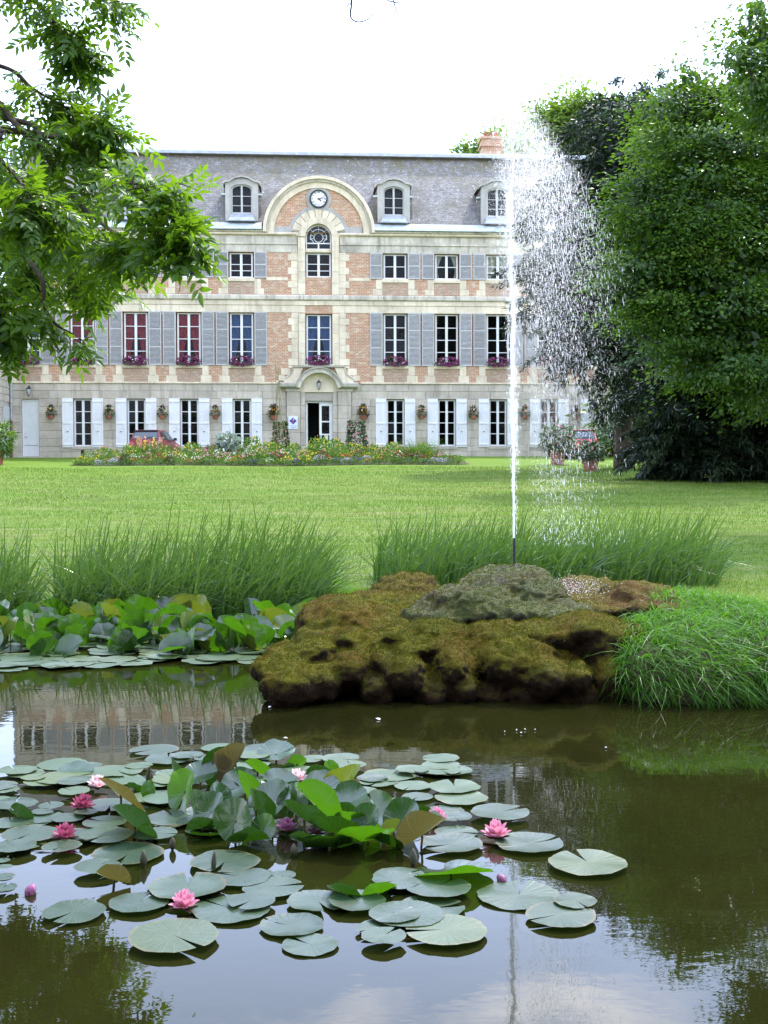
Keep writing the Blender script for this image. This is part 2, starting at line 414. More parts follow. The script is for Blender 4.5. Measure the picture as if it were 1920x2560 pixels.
def glass():
    t = NT('window_glass'); fr = t.new('ShaderNodeFresnel'); fr.inputs[0].default_value = 1.52
    tr = t.new('ShaderNodeBsdfTransparent'); tr.inputs[0].default_value = (.86, .90, .88, 1)
    gl = t.new('ShaderNodeBsdfGlossy'); gl.inputs['Roughness'].default_value = .10
    n = t.bump(t.noise(t.coord('pos'), 1.6, 2), .25, .02); t.lk(n, gl.inputs['Normal'])
    mx = t.new('ShaderNodeMixShader'); t.lk(t.math('MULTIPLY', fr.outputs[0], .5), mx.inputs[0]); t.lk(tr.outputs[0], mx.inputs[1]); t.lk(gl.outputs[0], mx.inputs[2])
    t.lk(mx.outputs[0], t.o.inputs[0]); return t.m
mat['glass'] = glass()
mat['cur_red'] = M('red_curtain', (.34, .03, .05), (.18, .012, .025), 6, .9, .2, 12)
mat['cur_blue'] = M('blue_curtain', (.05, .12, .30), (.03, .07, .18), 6, .9, .2, 12)
mat['cur_teal'] = M('teal_curtain', (.04, .10, .14), (.025, .06, .09), 6, .9)
mat['cur_cream'] = M('cream_curtain', (.52, .50, .40), (.40, .38, .29), 6, .9)
mat['cur_brown'] = M('brown_curtain', (.20, .12, .075), (.13, .075, .05), 6, .9)
mat['terracotta'] = M('terracotta', (.36, .135, .075), (.27, .10, .06), 12, .85, .2, 40, .2, rand=.12, c3=(.30, .22, .17), c3scale=5)
mat['plastic_box'] = M('dark_planter', (.055, .05, .055), (.09, .08, .085), 8, .6)
mat['bark'] = M('bark', (.055, .042, .03), (.12, .095, .07), 14, .95, .8, 30, .2, bdist=.03)
mat['cane'] = M('bamboo_cane', (.20, .19, .07), (.30, .25, .11), 9, .6)
mat['soil'] = M('soil', (.05, .035, .022), (.09, .065, .04), 12, .95, .8, 40)
mat['clock_white'] = M('clock_enamel', (.82, .84, .86), None, rough=.3)
mat['black_paint'] = M('black_paint', (.015, .015, .017), None, rough=.4)
mat['sign_white'] = M('sign_white', (.74, .77, .80), None, rough=.35)
mat['sign_blue'] = M('sign_blue', (.03, .07, .33), None, rough=.35)
mat['sign_red'] = M('sign_red', (.62, .07, .05), None, rough=.35)
mat['sign_text'] = M('sign_text', (.30, .40, .58), None, rough=.4)
mat['paper'] = M('yellowed_paper', (.70, .68, .46), None, rough=.8)
mat['red_car'] = NT('red_car_paint').fin((.20, .008, .014), .35, None, .4, **{'Coat Weight': .5, 'Coat Roughness': .04})
mat['red_car2'] = NT('bright_red_car_paint').fin((.45, .015, .02), .28, None, .5, **{'Coat Weight': .9, 'Coat Roughness': .04})
mat['car_glass'] = NT('car_glass').fin((.03, .045, .05), .04, None, .9)
mat['car_plastic'] = M('black_plastic', (.02, .02, .022), (.035, .035, .037), 20, .55)
mat['tyre'] = M('tyre_rubber', (.02, .02, .02), None, rough=.8)
mat['rim'] = M('wheel_rim', (.45, .46, .47), None, rough=.35, metal=.8)
mat['lamp_red'] = NT('tail_lamp_red').fin((.45, .01, .012), .12, None, .7)
mat['plate'] = M('yellow_plate', (.75, .46, .03), None, rough=.4)
mat['lamp_glass'] = NT('lantern_glass').fin((.55, .56, .55), .25, None, .6)
# ------------------------------------------------------------------ ground, pond, lawn
SHX = [-40, -8, -3, -0.9, -0.5, -0.2, 0.3, 1.2, 2.1, 4, 8, 14, 40]
SHY = [9.0, 10.6, 11.2, 11.0, 10.4, 9.3, 8.2, 7.5, 6.95, 6.2, 4.2, 1.0, 0.0]
def shore(x): return np.interp(x, SHX, SHY) + .06*np.sin(np.asarray(x)*5.1) + .04*np.sin(np.asarray(x)*11.3+1)
def height(x, y):
    x = np.asarray(x, float); y = np.asarray(y, float)
    d = y - shore(x)
    up = .24*(1-np.exp(-np.maximum(d, 0)/.55)) + .0417*np.maximum(y-12, 0) - .0013*np.maximum(y-58, 0)**1.0*30*.0417/.0417*.9
    up = .24*(1-np.exp(-np.maximum(d, 0)/.55)) + .0417*np.minimum(np.maximum(y-12, 0), 50.0)
    up = up + .02*np.sin(x*.8+y*.3) * np.clip((y-13)/6, 0, 1)
    lo = -.75*(1-np.exp(np.minimum(d, 0)/.45))
    return np.where(d > 0, up, lo)
xs = np.unique(np.concatenate([np.linspace(-400, -22, 24), np.linspace(-22, -5, 50), np.linspace(-5, 5, 160), np.linspace(5, 30, 70), np.linspace(30, 400, 24)]))
ys = np.unique(np.concatenate([np.linspace(-30, 3, 20), np.linspace(3, 14, 200), np.linspace(14, 66, 130), np.linspace(66, 900, 40)]))
GX, GY = np.meshgrid(xs, ys); GZ = height(GX, GY)
V = np.stack([GX, GY, GZ], -1).reshape(-1, 3); nx, ny = len(xs), len(ys)
i = (np.arange(ny-1)[:, None]*nx + np.arange(nx-1)[None]).ravel()
def lawn_mat():
    t = NT('lawn_grass'); v = t.coord('pos')
    vs = t.coord('pos', (.35, 1.0, 1.0))
    col = t.ramp(t.noise(vs, .55, 6, .6), [(.30, (.092, .145, .012)), (.5, (.115, .20, .017)), (.70, (.18, .21, .042))])
    col = t.mix(t.ramp(t.noise(t.coord('pos', (.22, 1.6, 1)), 1.9, 7, .7), [(.50, 0.0), (.64, .85)]), col, (.25, .235, .095))
    col = t.mix(t.ramp(t.noise(t.coord('pos', (.5, 2.2, 1)), 3.1, 6, .75), [(.55, 0.0), (.63, .9)]), col, (.040, .065, .012))
    col = t.mix(t.ramp(t.noise(v, 18, 5, .7), [(.35, 0.0), (.75, .45)]), col, (.048, .085, .009))
    # near the house the grass is fresher
    sp = t.new('ShaderNodeSeparateXYZ'); t.lk(v, sp.inputs[0])
    f = t.new('ShaderNodeMapRange'); f.inputs['From Min'].default_value = 36; f.inputs['From Max'].default_value = 46; t.lk(sp.outputs['Y'], f.inputs['Value'])
    fresh = t.ramp(t.noise(v, 2.5, 6, .65), [(.3, (.085, .165, .009)), (.7, (.13, .21, .017))])
    col = t.mix(t.math('MULTIPLY', f.outputs[0], .8), col, fresh)
    n = t.bump(t.noise(v, 30, 6, .7), .9, .05); n = t.bump(t.noise(vs, 4, 5), .5, .08, n)
    return t.fin(col, .85, n, .15)
mat['lawn'] = lawn_mat()
g = link('lawn_ground', meshdata('lawn_ground', V, np.stack([i, i+1, i+1+nx, i+nx], -1), mat['lawn'], True)); tag(g, kind='structure')

def water_mat():
    t = NT('pond_water'); v = t.coord('pos')
    col = t.ramp(t.noise(v, .9, 4), [(.3, (.009, .0095, .002)), (.7, (.0135, .0135, .003))])
    n = t.bump(t.noise(t.coord('pos', (1, 1.8, 1)), 5.5, 3, .5), .045, .010)
    n = t.bump(t.noise(v, 26, 2, .5), .02, .003, n)
    return t.fin(col, .012, n, .5, IOR=1.333)
mat['water'] = water_mat()
wm = MB(); wm.add([(-60, -20, 0), (60, -20, 0), (60, 13.0, 0), (-60, 13.0, 0)], [(0, 1, 2, 3)])
wm.build('pond_water', mat['water'], kind='structure')

# short turf blades on the lawn, thinning with distance
mat['turf'] = leafmat('turf_blade', (.040, .075, .009), (.130, .220, .020), (.18, .30, .02), .35, .6, .2, cc=(.36, .32, .14))
def turf(n, y0, y1, L, Wd, seed_pow):
    y = y0*np.power(y1/y0, U(0, 1, n)); x = U(-1, 1, n)*(y*.36+1.2)
    k = (y - shore(x)) > .05; x, y = x[k], y[k]; n = len(x)
    P = np.stack([x, y, height(x, y)-.005], -1)
    D = unit(np.stack([rng.normal(0, .5, n), rng.normal(0, .5, n), np.ones(n)], -1))
    q = U(0, 2*pi, n); S = np.stack([np.cos(q), np.sin(q), np.zeros(n)], -1)
    Ln = L*U(.5, 1.3, n)*(y/20)**.35; w = Wd*U(.7, 1.3, n)*(y/20)**.6
    V = np.stack([P-S*w[:, None]/2, P+S*w[:, None]/2, P+D*Ln[:, None]], 1).reshape(-1, 3)
    i = np.arange(n)*3
    pn = np.array([mnoise.noise((a*.35, b*.8, 3.3))*.5 + mnoise.noise((a*1.1, b*2.6, 7.1))*.45 + mnoise.noise((a*3.0, b*5.5, 1.7))*.35 for a, b in zip(x, y)])
    r = np.clip(.48 + pn*.85 + rng.normal(0, .15, n), 0, 1)
    return V, np.stack([i, i+1, i+2], -1), np.repeat(r, 3)
V, F, r = turf(230000, 9.5, 46, .055, .011, 1)
tag(link('lawn_grass', meshdata('lawn_grass', V, F, mat['turf'], False, r)), 'short mown grass covering the lawn', 'grass', kind='stuff')

# rank bank grass at the water's edge between the reeds and the rock
mat['bank_grass'] = leafmat('bank_grass_blade', (.06, .165, .010), (.13, .28, .02), (.24, .44, .02), .42, .5, .3)
def bank(n, x0, x1, d0, d1, L, Wd):
    x = U(x0, x1, n); y = shore(x) + U(d0, d1, n)
    P = np.stack([x, y, height(x, y)-.01], -1)
    D = unit(np.stack([rng.normal(0, .35, n), rng.normal(-.2, .35, n), np.ones(n)], -1))
    b = np.stack([rng.normal(.1, .3, n), rng.normal(-.25, .3, n), -U(.2, .7, n)], -1)
    return ribbons(P, D, L*U(.5, 1.3, n), Wd*U(.6, 1.3, n), b, 3)
parts = [bank(6500, -1.0, .6, -.05, 1.7, .17, .006), bank(2500, -4.2, -1.0, -.1, .5, .16, .006), bank(6500, 1.7, 4.5, 0.2, 3.2, .17, .006)]
V, F = joinVF(parts)
tag(link('bank_grass', meshdata('bank_grass', V, F, mat['bank_grass'], False, np.repeat(U(0, 1, len(V)//8), 8))), 'longer bright green grass along the pond bank', 'grass', kind='stuff')
# ------------------------------------------------------------------ the house (local frame: x along the front, -y towards the pond, z up)
HOUSE = empty('country_house', (FX, FY, FZ), YAW, label='long three-storey brick and cream stone country house with slate roof and arched clock gable', cat='house')
XL, XR = -16.1, 16.6
XC = {k: -(4.068+(4-k)*2.76333) for k in range(0, 5)}
XC.update({k: 4.068+(k-5)*2.76333 for k in range(5, 10)})
G0, G1, GHW = .55, 3.05, .495          # ground floor openings
A0, A1, AHW = 4.83, 7.60, .67          # first floor
B0, B1, BHW = 9.43, 10.77, .67         # second floor
DEEP = 9.0
ZG, ZE = 3.88, 11.85                   # top of stone ground floor, eaves
gf_open = [(XC[k]-GHW, XC[k]+GHW, G0, G1) for k in range(1, 10)] + [(-15.50, -14.62, .03, 3.0), (-.71, .73, .03, 2.96)]
up_open = [(XC[k]-AHW, XC[k]+AHW, A0, A1) for k in range(0, 10)] + [(XC[k]-BHW, XC[k]+BHW, B0, B1) for k in range(0, 10)]
up_open += [(-.70, .71, 4.86, 7.56), (-.68, .70, 9.47, 11.85)]
def holed(x0, x1, z0, z1, holes, y=0.0, rev=.30):
    hs = [h for h in holes]
    X = sorted({x0, x1, *[min(max(v, x0), x1) for h in hs for v in h[:2]]}); Z = sorted({z0, z1, *[min(max(v, z0), z1) for h in hs for v in h[2:]]})
    m = MB()
    for a, b in zip(X, X[1:]):
        for c, d in zip(Z, Z[1:]):
            mx, mz = (a+b)/2, (c+d)/2
            if any(h[0] < mx < h[1] and h[2] < mz < h[3] for h in hs): continue
            m.add([(a, y, c), (b, y, c), (b, y, d), (a, y, d)], [(0, 1, 2, 3)])
    for a, b, c, d in hs:
        m.add([(a, y, c), (a, y+rev, c), (a, y+rev, d), (a, y, d), (b, y, c), (b, y+rev, c), (b, y+rev, d), (b, y, d)],
              [(0, 1, 2, 3), (4, 7, 6, 5), (0, 4, 5, 1), (3, 2, 6, 7)])
    return m
holed(XL, XR, -.4, ZG, gf_open, .02).build('ground_floor_wall', mat['joint'], HOUSE)
holed(XL, XR, ZG, ZE, up_open).build('brick_wall', mat['brick'], HOUSE)
m = MB(); m.box(XL, XL+.3, .3, DEEP, -.4, ZE); m.box(XR-.3, XR, .3, DEEP, -.4, ZE); m.box(XL, XR, DEEP-.3, DEEP, -.4, ZE)
m.build('side_wall', mat['stone_mould'], HOUSE)
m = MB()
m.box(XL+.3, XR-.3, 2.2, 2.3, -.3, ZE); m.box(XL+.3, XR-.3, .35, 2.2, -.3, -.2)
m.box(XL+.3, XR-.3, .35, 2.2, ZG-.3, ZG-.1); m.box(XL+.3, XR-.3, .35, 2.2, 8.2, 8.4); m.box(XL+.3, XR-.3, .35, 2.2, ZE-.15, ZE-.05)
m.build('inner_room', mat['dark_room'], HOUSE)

# ashlar of the ground floor: every block is a stone
def ashlar():
    rows = [-.05, .27, .55, .97, 1.39, 1.80, 2.22, 2.64, 3.05, 3.46, ZG-.04]
    blocks = []
    hl = [(a-.0, b+.0, c, d) for a, b, c, d in gf_open] + [(-1.75, 1.72, -1, 3.62)]
    sills = [(XC[k]-.56, XC[k]+.56, .38, .55) for k in range(1, 10)]
    for z0, z1 in zip(rows, rows[1:]):
        zc = (z0+z1)/2; spans = [(XL, XR)]
        for a, b, c, d in hl:
            if c < zc < d:
                spans = [s for p, q in spans for s in ((p, min(q, a)), (max(p, b), q)) if s[1]-s[0] > .03]
        for p, q in spans:
            x = p
            while q-x > .03:
                w = rnd.uniform(.75, 1.45)
                if q-x-w < .35: w = q-x
                blocks.append((x, x+w, z0, z1)); x += w
    return blocks
for a, b, c, d in ashlar():
    pr = rnd.uniform(.000, .018)
    MB().bbox(a+.005, b-.005, -.006-pr, .06, c+.005, d-.005, .012).build('stone_block', mat['stone_gf'], HOUSE)

# stone dressings of the upper floors
def stone(x0, x1, z0, z1, pr=.02, name='quoin_stone', mt='stone', b=.008):
    return MB().bbox(x0, x1, -pr, .12, z0, z1, b).build(name, mat[mt], HOUSE)
for fl, (zt, zb, hw) in enumerate([(4.66, 3.95, AHW), (9.22, 8.56, BHW)]):
    zm = zb + (zt-zb)*(.48)
    for k in range(0, 10):
        x = XC[k]
        for s in (-1, 1):
            inner, nw, ww = x+s*(hw+.02), x+s*(hw+.36), x+s*(hw+.52)
            if fl == 0: inner2, nw2, ww2 = inner, nw+s*.06, ww+s*.02
            a, b = sorted((inner, nw if fl == 1 else nw)); c, d = sorted((inner, ww))
            if fl == 0: inner = x+s*(hw-.05); c, d = sorted((inner, ww))
            stone(a, b, zm+.006, zt+.16, .02+rnd.uniform(0, .006)); stone(c, d, zb, zm-.006, .02+rnd.uniform(0, .006))
        # apron of worn brick under the window
        MB().box(x-hw-.015 + (.07 if fl == 0 else 0), x+hw+.015-(.07 if fl == 0 else 0), -.012, .05, zb+.01, zt-.01).build('brick_apron', mat['brick2'], HOUSE)
    for k in range(0, 10):
        x = XC[k]
        o = MB().bbox(x-hw-.03, x+hw+.03, -.07, .28, zt, (A0 if fl == 0 else B0)-.005, .02).build('window_sill_stone', mat['stone'], HOUSE)
# plain stone jambs behind the shutters
for k in range(0, 10):
    for (z0, z1, hw) in ((A0-.0, A1, AHW), (B0, B1, BHW)):
        for s in (-1, 1):
            z = z0; j = 0
            while z < z1-.02:
                h = min(.46, z1-z); w = .16 if j % 2 else .20
                a, b = sorted((XC[k]+s*(hw+.003), XC[k]+s*(hw+w)))
                stone(a, b, z+.004, z+h-.004, .012); z += h; j += 1

def band(z0, z1, pr, mt='stone', name='course_stone', step=1.35, x0=XL, x1=XR, gaps=(), b=.01):
    spans = [(x0, x1)]
    for g0, g1 in gaps: spans = [s for p, q in spans for s in ((p, min(q, g0)), (max(p, g1), q)) if s[1]-s[0] > .05]
    for p, q in spans:
        n = max(1, round((q-p)/step)); e = [p+(q-p)*i/n + (rnd.uniform(-.25, .25)*step if 0 < i < n else 0) for i in range(n+1)]
        for a, c in zip(e, e[1:]):
            MB().bbox(a+.003, c-.003, -pr-rnd.uniform(0, .004), .12, z0, z1, b).build(name, mat[mt], HOUSE)
band(ZG-.03, 3.945, .07, 'stone', gaps=[(-2.15, 2.2)], step=2.2)
# string course between first and second floor
band(7.605, 7.985, .018, 'stone', gaps=[(-.72, .73)], step=1.1)
band(7.995, 8.245, .045, 'stone', step=1.5)
band(8.25, 8.53, .13, 'stone_mould', step=1.9, b=.05, name='moulding_stone')
# under the eaves
band(10.775, 11.17, .02, 'stone_mould', gaps=[(-1.1, 1.1)], step=1.7)
band(11.175, 11.275, .07, 'stone_mould', gaps=[(-1.12, 1.12)], step=2.6, name='moulding_stone')
band(11.28, 11.655, .03, 'stone_mould', gaps=[(-1.12, 1.12)], step=2.0, name='frieze_stone')
band(11.66, 11.80, .17, 'stone', gaps=[(-1.12, 1.12)], step=2.4, b=.04, name='cornice_stone')
band(11.80, 11.90, .24, 'stone_mould', gaps=[(-2.95, 2.95)], step=2.4, b=.04, name='cornice_stone')

# centre bay: pilaster strips and toothed quoins on both floors
for s in (-1, 1):
    z = 8.54
    while z < 11.55:
        h = min(rnd.uniform(.5, .85), 11.6-z)
        a, b = sorted((s*.705, s*1.075)); stone(a, b, z+.003, z+h-.003, .10, 'pilaster_stone'); z += h
    z = 4.83
    while z < 7.55:
        h = min(rnd.uniform(.45, .7), 7.56-z)
        a, b = sorted((s*.725, s*1.065)); stone(a, b, z+.003, z+h-.003, .06, 'pilaster_stone'); z += h
    for z0, z1, j0 in ((8.56, 10.77, 0), (4.83, 7.60, 1)):
        z = z0; j = j0
        while z < z1-.05:
            h = min(.355, z1-z); w = 1.62 if j % 2 else 1.44
            a, b = sorted((s*1.08, s*w)); stone(a, b, z+.004, z+h-.004, .02+rnd.uniform(0, .008)); z += h; j += 1
    # plain stone line under the big brick panel
    a, b = sorted((s*1.62, s*2.75)); stone(a, b, 9.30, 9.46, .018, 'course_stone')

# ---- roof
RIDGE_Y = 4.6
rz = CAMZ + (1.30+15.88-FZ+FZ-CAMZ-0)*0  # (kept simple below)
ZR = 15.88 + (15.88+1.0)*0 + (15.88-(-1.05))*RIDGE_Y/63.8*1.0
ZR = -1.05 + (15.88+1.05)*(63.83+RIDGE_Y)/63.83
roof = MB()
EY = .28
prof = [(EY, 12.36), (RIDGE_Y, ZR)]
V = []; F = []
hip = 3.2
def roofx(i): return (XL, XR) if i < 1 else (XL+.35*0, XR)
for (y, z) in prof:
    V += [(XL-.1, y, z), (XR+.1, y, z)]
for (y, z) in prof[:-1][::-1]:
    V += [(XL-.1, 2*RIDGE_Y-y, z), (XR+.1, 2*RIDGE_Y-y, z)]
n = len(V)//2
F = [(2*i, 2*i+1, 2*i+3, 2*i+2) for i in range(n-1)] + [tuple(2*i for i in range(n))[::-1], tuple(2*i+1 for i in range(n)), (0, 2*(n-1), 2*(n-1)+1, 1)]
roof.add(V, F)
ROOF = roof.build('roof', mat['slate'], HOUSE)
# rows of lead along the ridge
m = MB(); m.box(XL-.1, XR+.1, RIDGE_Y-.42, RIDGE_Y+.42, ZR-.10, ZR+.03); m.build('ridge_flashing', mat['lead'], ROOF)
m = MB(); m.tube([(XL-.1, RIDGE_Y-.2, ZR+.10), (XR+.1, RIDGE_Y-.2, ZR+.10)], .07, 8); m.build('ridge_roll', mat['zinc'], ROOF)
# zinc gutter: a sloping apron and a lip
for a, b in ((XL-.15, -2.97), (2.97, XR+.15)):
    m = MB(); n = max(1, round((b-a)/2.1)); e = np.linspace(a, b, n+1)
    for p, q in zip(e, e[1:]):
        m = MB(); m.add([(p+.004, -.30, 11.905), (q-.004, -.30, 11.905), (q-.004, -.27, 12.08), (p+.004, -.27, 12.08), (q-.004, .34, 12.40), (p+.004, .34, 12.40), (q-.004, .34, 11.905), (p+.004, .34, 11.905)],
              [(0, 1, 2, 3), (3, 2, 4, 5), (0, 7, 6, 1), (0, 3, 5, 7), (1, 6, 4, 2)])
        m.tube([(p, -.31, 11.93), (q, -.31, 11.93)], .035, 6)
        m.build('gutter', mat['zinc'], ROOF)

# ---- clock gable
def arc(cx, cz, r, a0, a1, n): return [(cx+r*math.cos(a0+(a1-a0)*i/n), cz+r*math.sin(a0+(a1-a0)*i/n)) for i in range(n+1)]
GC = (.03, 11.80)
GABLE = MB().prism(arc(GC[0], GC[1], 2.36, 0, pi, 40), .0, .6).build('clock_gable', mat['brick'], HOUSE)
# the gable is cut by the arched window: its wall is a ring around it
bpy.data.objects.remove(GABLE)
IC = (.01, 11.60)
outer = arc(GC[0], GC[1], 2.36, 0, pi, 40); inner = arc(IC[0], IC[1], .98, 0, pi, 40)
GABLE = MB().strip(outer, inner, 0, .6).build('clock_gable', mat['brick'], HOUSE)
m = MB(); m.strip(arc(GC[0], GC[1], 2.68, 0, pi, 44), arc(GC[0], GC[1], 2.35, 0, pi, 44), -.10, .7); m.build('arch_band', mat['stone'], GABLE)
m = MB(); m.strip(arc(GC[0], GC[1], 2.80, 0, pi, 44), arc(GC[0], GC[1], 2.66, 0, pi, 44), -.20, .9); m.build('arch_band', mat['stone_mould'], GABLE)
m = MB(); m.strip(arc(GC[0], GC[1], 2.95, 0, pi, 44), arc(GC[0], GC[1], 2.79, 0, pi, 44), -.30, 1.3); m.build('arch_band', mat['stone'], GABLE)
m = MB(); m.strip(arc(IC[0], IC[1], 1.63, 0.04, pi-.04, 36), arc(IC[0], IC[1], 1.44, .04, pi-.04, 36), -.03, .3); m.build('arch_band', mat['stone_dark'], GABLE)
nv = 11
for i in range(nv):
    a0, a1 = pi*i/nv+.012, pi*(i+1)/nv-.012
    MB().strip(arc(IC[0], IC[1], 1.435, a0, a1, 4), arc(IC[0], IC[1], 1.0, a0, a1, 4), -.05-.012*(i % 2), .3).build('voussoir', mat['stone'], GABLE)
m = MB(); m.strip(arc(IC[0], IC[1], 1.005, 0, pi, 36), arc(IC[0], IC[1], .69, 0, pi, 36), -.10, .32); m.build('arch_band', mat['stone'], GABLE)
for s in (-1, 1):
    a, b = sorted((s*1.0, s*2.34)); MB().bbox(a, b, -.05, .3, 11.80, 12.13, .01).build('base_stone', mat['stone_dark'], GABLE)
CLK = empty('clock'); CLK.parent = GABLE; CLK.location = (.02, -.06, 13.57)
m = MB()
def disc(m, r0, r1, y0, y1, k=32, mi=0):
    o = [(r1*math.cos(2*pi*i/k), r1*math.sin(2*pi*i/k)) for i in range(k)]
    n = [(r0*math.cos(2*pi*i/k), r0*math.sin(2*pi*i/k)) for i in range(k)]
    V = [(x, y0, z) for x, z in o] + [(x, y0, z) for x, z in n] + [(x, y1, z) for x, z in o]
    F = []
    for i in range(k):
        j = (i+1) % k; F += [(i, j, k+j, k+i), (i, 2*k+i, 2*k+j, j)]
    m.add(V, F, mi)
disc(m, .0001, .66, .0, .12); m.build('clock_surround', mat['stone_dark'], CLK)
m = MB(); disc(m, .40, .48, -.10, .0); m.build('clock_rim', mat['black_paint'], CLK)
m = MB(); disc(m, .0001, .415, -.06, -.01); m.build('clock_face', mat['clock_white'], CLK)
def text_mesh(s, size, name='lettering'):
    c = bpy.data.curves.new(name, 'FONT'); c.body = s; c.size = size; c.align_x = 'CENTER'; c.align_y = 'CENTER'; c.extrude = .002; c.resolution_u = 2; c.offset = size*.02
    o = bpy.data.objects.new(name, c); COL.objects.link(o)
    dg = bpy.context.evaluated_depsgraph_get(); me = bpy.data.meshes.new_from_object(o.evaluated_get(dg)); bpy.data.objects.remove(o); return me
for h, s in enumerate(['XII', 'I', 'II', 'III', 'IIII', 'V', 'VI', 'VII', 'VIII', 'IX', 'X', 'XI']):
    me = text_mesh(s, .115, 'numeral'); me.materials.clear(); me.materials.append(mat['black_paint'])
    o = link('numeral', me, CLK); q = math.radians(90-30*h); o.location = (.33*math.cos(q), -.064, .33*math.sin(q)); o.rotation_euler = (pi/2, 0, 0)
    o.rotation_mode = 'XYZ'; o.rotation_euler = Matrix.Rotation(-(math.radians(30*h)), 4, 'Y').inverted().to_3x3().to_4x4().to_euler() if False else (pi/2, 0, 0)
def hand(ang, ln, w):
    m = MB(); q = math.radians(90-ang); d = (math.cos(q), math.sin(q)); p = (-d[1], d[0])
    pts = [(-d[0]*.07+p[0]*w, -d[1]*.07+p[1]*w), (d[0]*ln*.7+p[0]*w*1.4, d[1]*ln*.7+p[1]*w*1.4), (d[0]*ln, d[1]*ln), (d[0]*ln*.7-p[0]*w*1.4, d[1]*ln*.7-p[1]*w*1.4), (-d[0]*.07-p[0]*w, -d[1]*.07-p[1]*w)]
    m.prism(pts, -.085, -.075); m.build('clock_hand', mat['black_paint'], CLK)
hand(128, .21, .022); hand(74, .31, .016)

# ---- windows
def casement(parent, hw, z0, z1, cols, rows, xc, y=.17, rowz=None, curtain=None, top=None):
    """white casement: frame mesh with glazing bars, every pane its own sheet of glass"""
    w = empty('window'); w.parent = parent; w.location = (xc, y, 0)
    m = MB(); fr, st = .055, .05
    m.box(-hw, -hw+fr, 0, .07, z0, z1); m.box(hw-fr, hw, 0, .07, z0, z1); m.box(-hw+fr, hw-fr, 0, .07, z1-fr, z1); m.box(-hw+fr, hw-fr, 0, .07, z0, z0+fr*1.3)
    m.box(-.065, .065, -.015, .06, z0+fr*1.3, z1-fr)
    for s in (-1, 1):
        a, b = sorted((s*(hw-fr), s*(hw-fr-.03))); m.box(a, b, -.008, .055, z0+fr*1.3, z1-fr)
    lo, hi = z0+fr*1.3, z1-fr
    zz = rowz or [lo+(hi-lo)*i/rows for i in range(rows+1)]
    for z in zz[1:-1]:
        for s in (-1, 1):
            a, b = sorted((s*.066, s*(hw-fr-.031))); m.box(a, b, -.004, .05, z-.018, z+.018)
    m.build('frame', mat['frame_paint'], w)
    for s in (-1, 1):
        a, b = sorted((s*.066, s*(hw-fr-.031)))
        for p, q in zip(zz, zz[1:]):
            tl = rnd.uniform(-.012, .012); tx_ = rnd.uniform(-.006, .006)
            mm = MB(); mm.add([(a, .02+tl, p), (b, .02+tl+tx_, p), (b, .02-tl+tx_, q), (a, .02-tl, q)], [(0, 1, 2, 3)])
            mm.build('pane', mat['glass'], w)
    if curtain:
        cm, kind = curtain
        for s in (-1, 1):
            m = MB(); nx_, nz_ = 14, 10; V = []; F = []
            for j in range(nz_+1):
                t = j/nz_; z = z0+.05+(z1-z0-.08)*t
                if kind == 'full': wd = hw*(1.0 if t > .75 else (.42+.58*((t)/.75)**1.6))
                elif kind == 'tied': wd = hw*(.22+.4*max(0, (t-.35)/.65)**1.5 + .12*max(0, .3-t)/.3)
                else: wd = hw*.98
                for i_ in range(nx_+1):
                    u = i_/nx_; V.append((s*(hw-.02-wd*u), .14+.03*math.sin(u*22+j*.15)+.01*math.sin(u*47), z))
            for j in range(nz_):
                for i_ in range(nx_):
                    k_ = j*(nx_+1)+i_; F.append((k_, k_+1, k_+nx_+2, k_+nx_+1))
            m.add(V, F); m.build('curtain', mat[cm], w, True)
    return w
def louvred_shutter(xc, z0, z1, w, panels):
    s = empty('shutter'); s.parent = HOUSE; s.location = (xc, -.055, 0)
    m = MB(); h = w/2; t = .045
    m.box(-h, -h+t, 0, .04, z0, z1); m.box(h-t, h, 0, .04, z0, z1)
    for i in range(panels+1):
        z = z0+(z1-z0)*i/panels; a = z0 if i == 0 else (z1-t*1.4 if i == panels else z-t*.55); b = a+t*1.4
        m.box(-h+t, h-t, 0, .04, a, min(b, z1))
    m.build('shutter_frame', mat['shutter_frame'], s)
    # louvre blades, joined per leaf
    m = MB(); z = z0+.05
    while z < z1-.05:
        m.add([(-h+t, .004, z), (h-t, .004, z), (h-t, .034, z+.062), (-h+t, .034, z+.062)], [(0, 1, 2, 3)]); z += .05
    m.build('louvre_panel', mat['louvre'], s)
def plank_shutter(xc, z0, z1, w, hinge):
    s = empty('shutter'); s.parent = HOUSE; s.location = (xc, -.07, 0)
    h = w/2; n = 5
    for i in range(n):
        a = -h+w*i/n; b = -h+w*(i+1)/n
        MB().bbox(a+.002, b-.002, .012, .045, z0, z1, .006).build('plank', mat['white_paint'], s)
    m = MB()
    for z in (z0+.10, z0+(z1-z0)*.475, z1-.22): m.bbox(-h+.012, h-.012, -.012, .014, z-.005, z+.10, .012)
    m.build('ledge', mat['white_paint'], s)
    m = MB(); zc = z0+(z1-z0)*.42; m.box(-h*.6 if hinge < 0 else h*.5, -h*.6+.05 if hinge < 0 else h*.5+.05, -.03, .012, zc-.13, zc+.13); m.build('latch_bar', mat['white_paint'], s)
    m = MB(); m.box(-.045, .045, -.028, .012, z0+(z1-z0)*.32, z0+(z1-z0)*.32+.022); m.build('handle', mat['iron'], s)
cur1 = {0: ('cur_teal', 'full'), 1: ('cur_red', 'full'), 2: ('cur_red', 'full'), 3: ('cur_red', 'full'), 4: ('cur_blue', 'full')}
cur2 = {6: ('cur_cream', 'tied'), 7: ('cur_cream', 'full')}
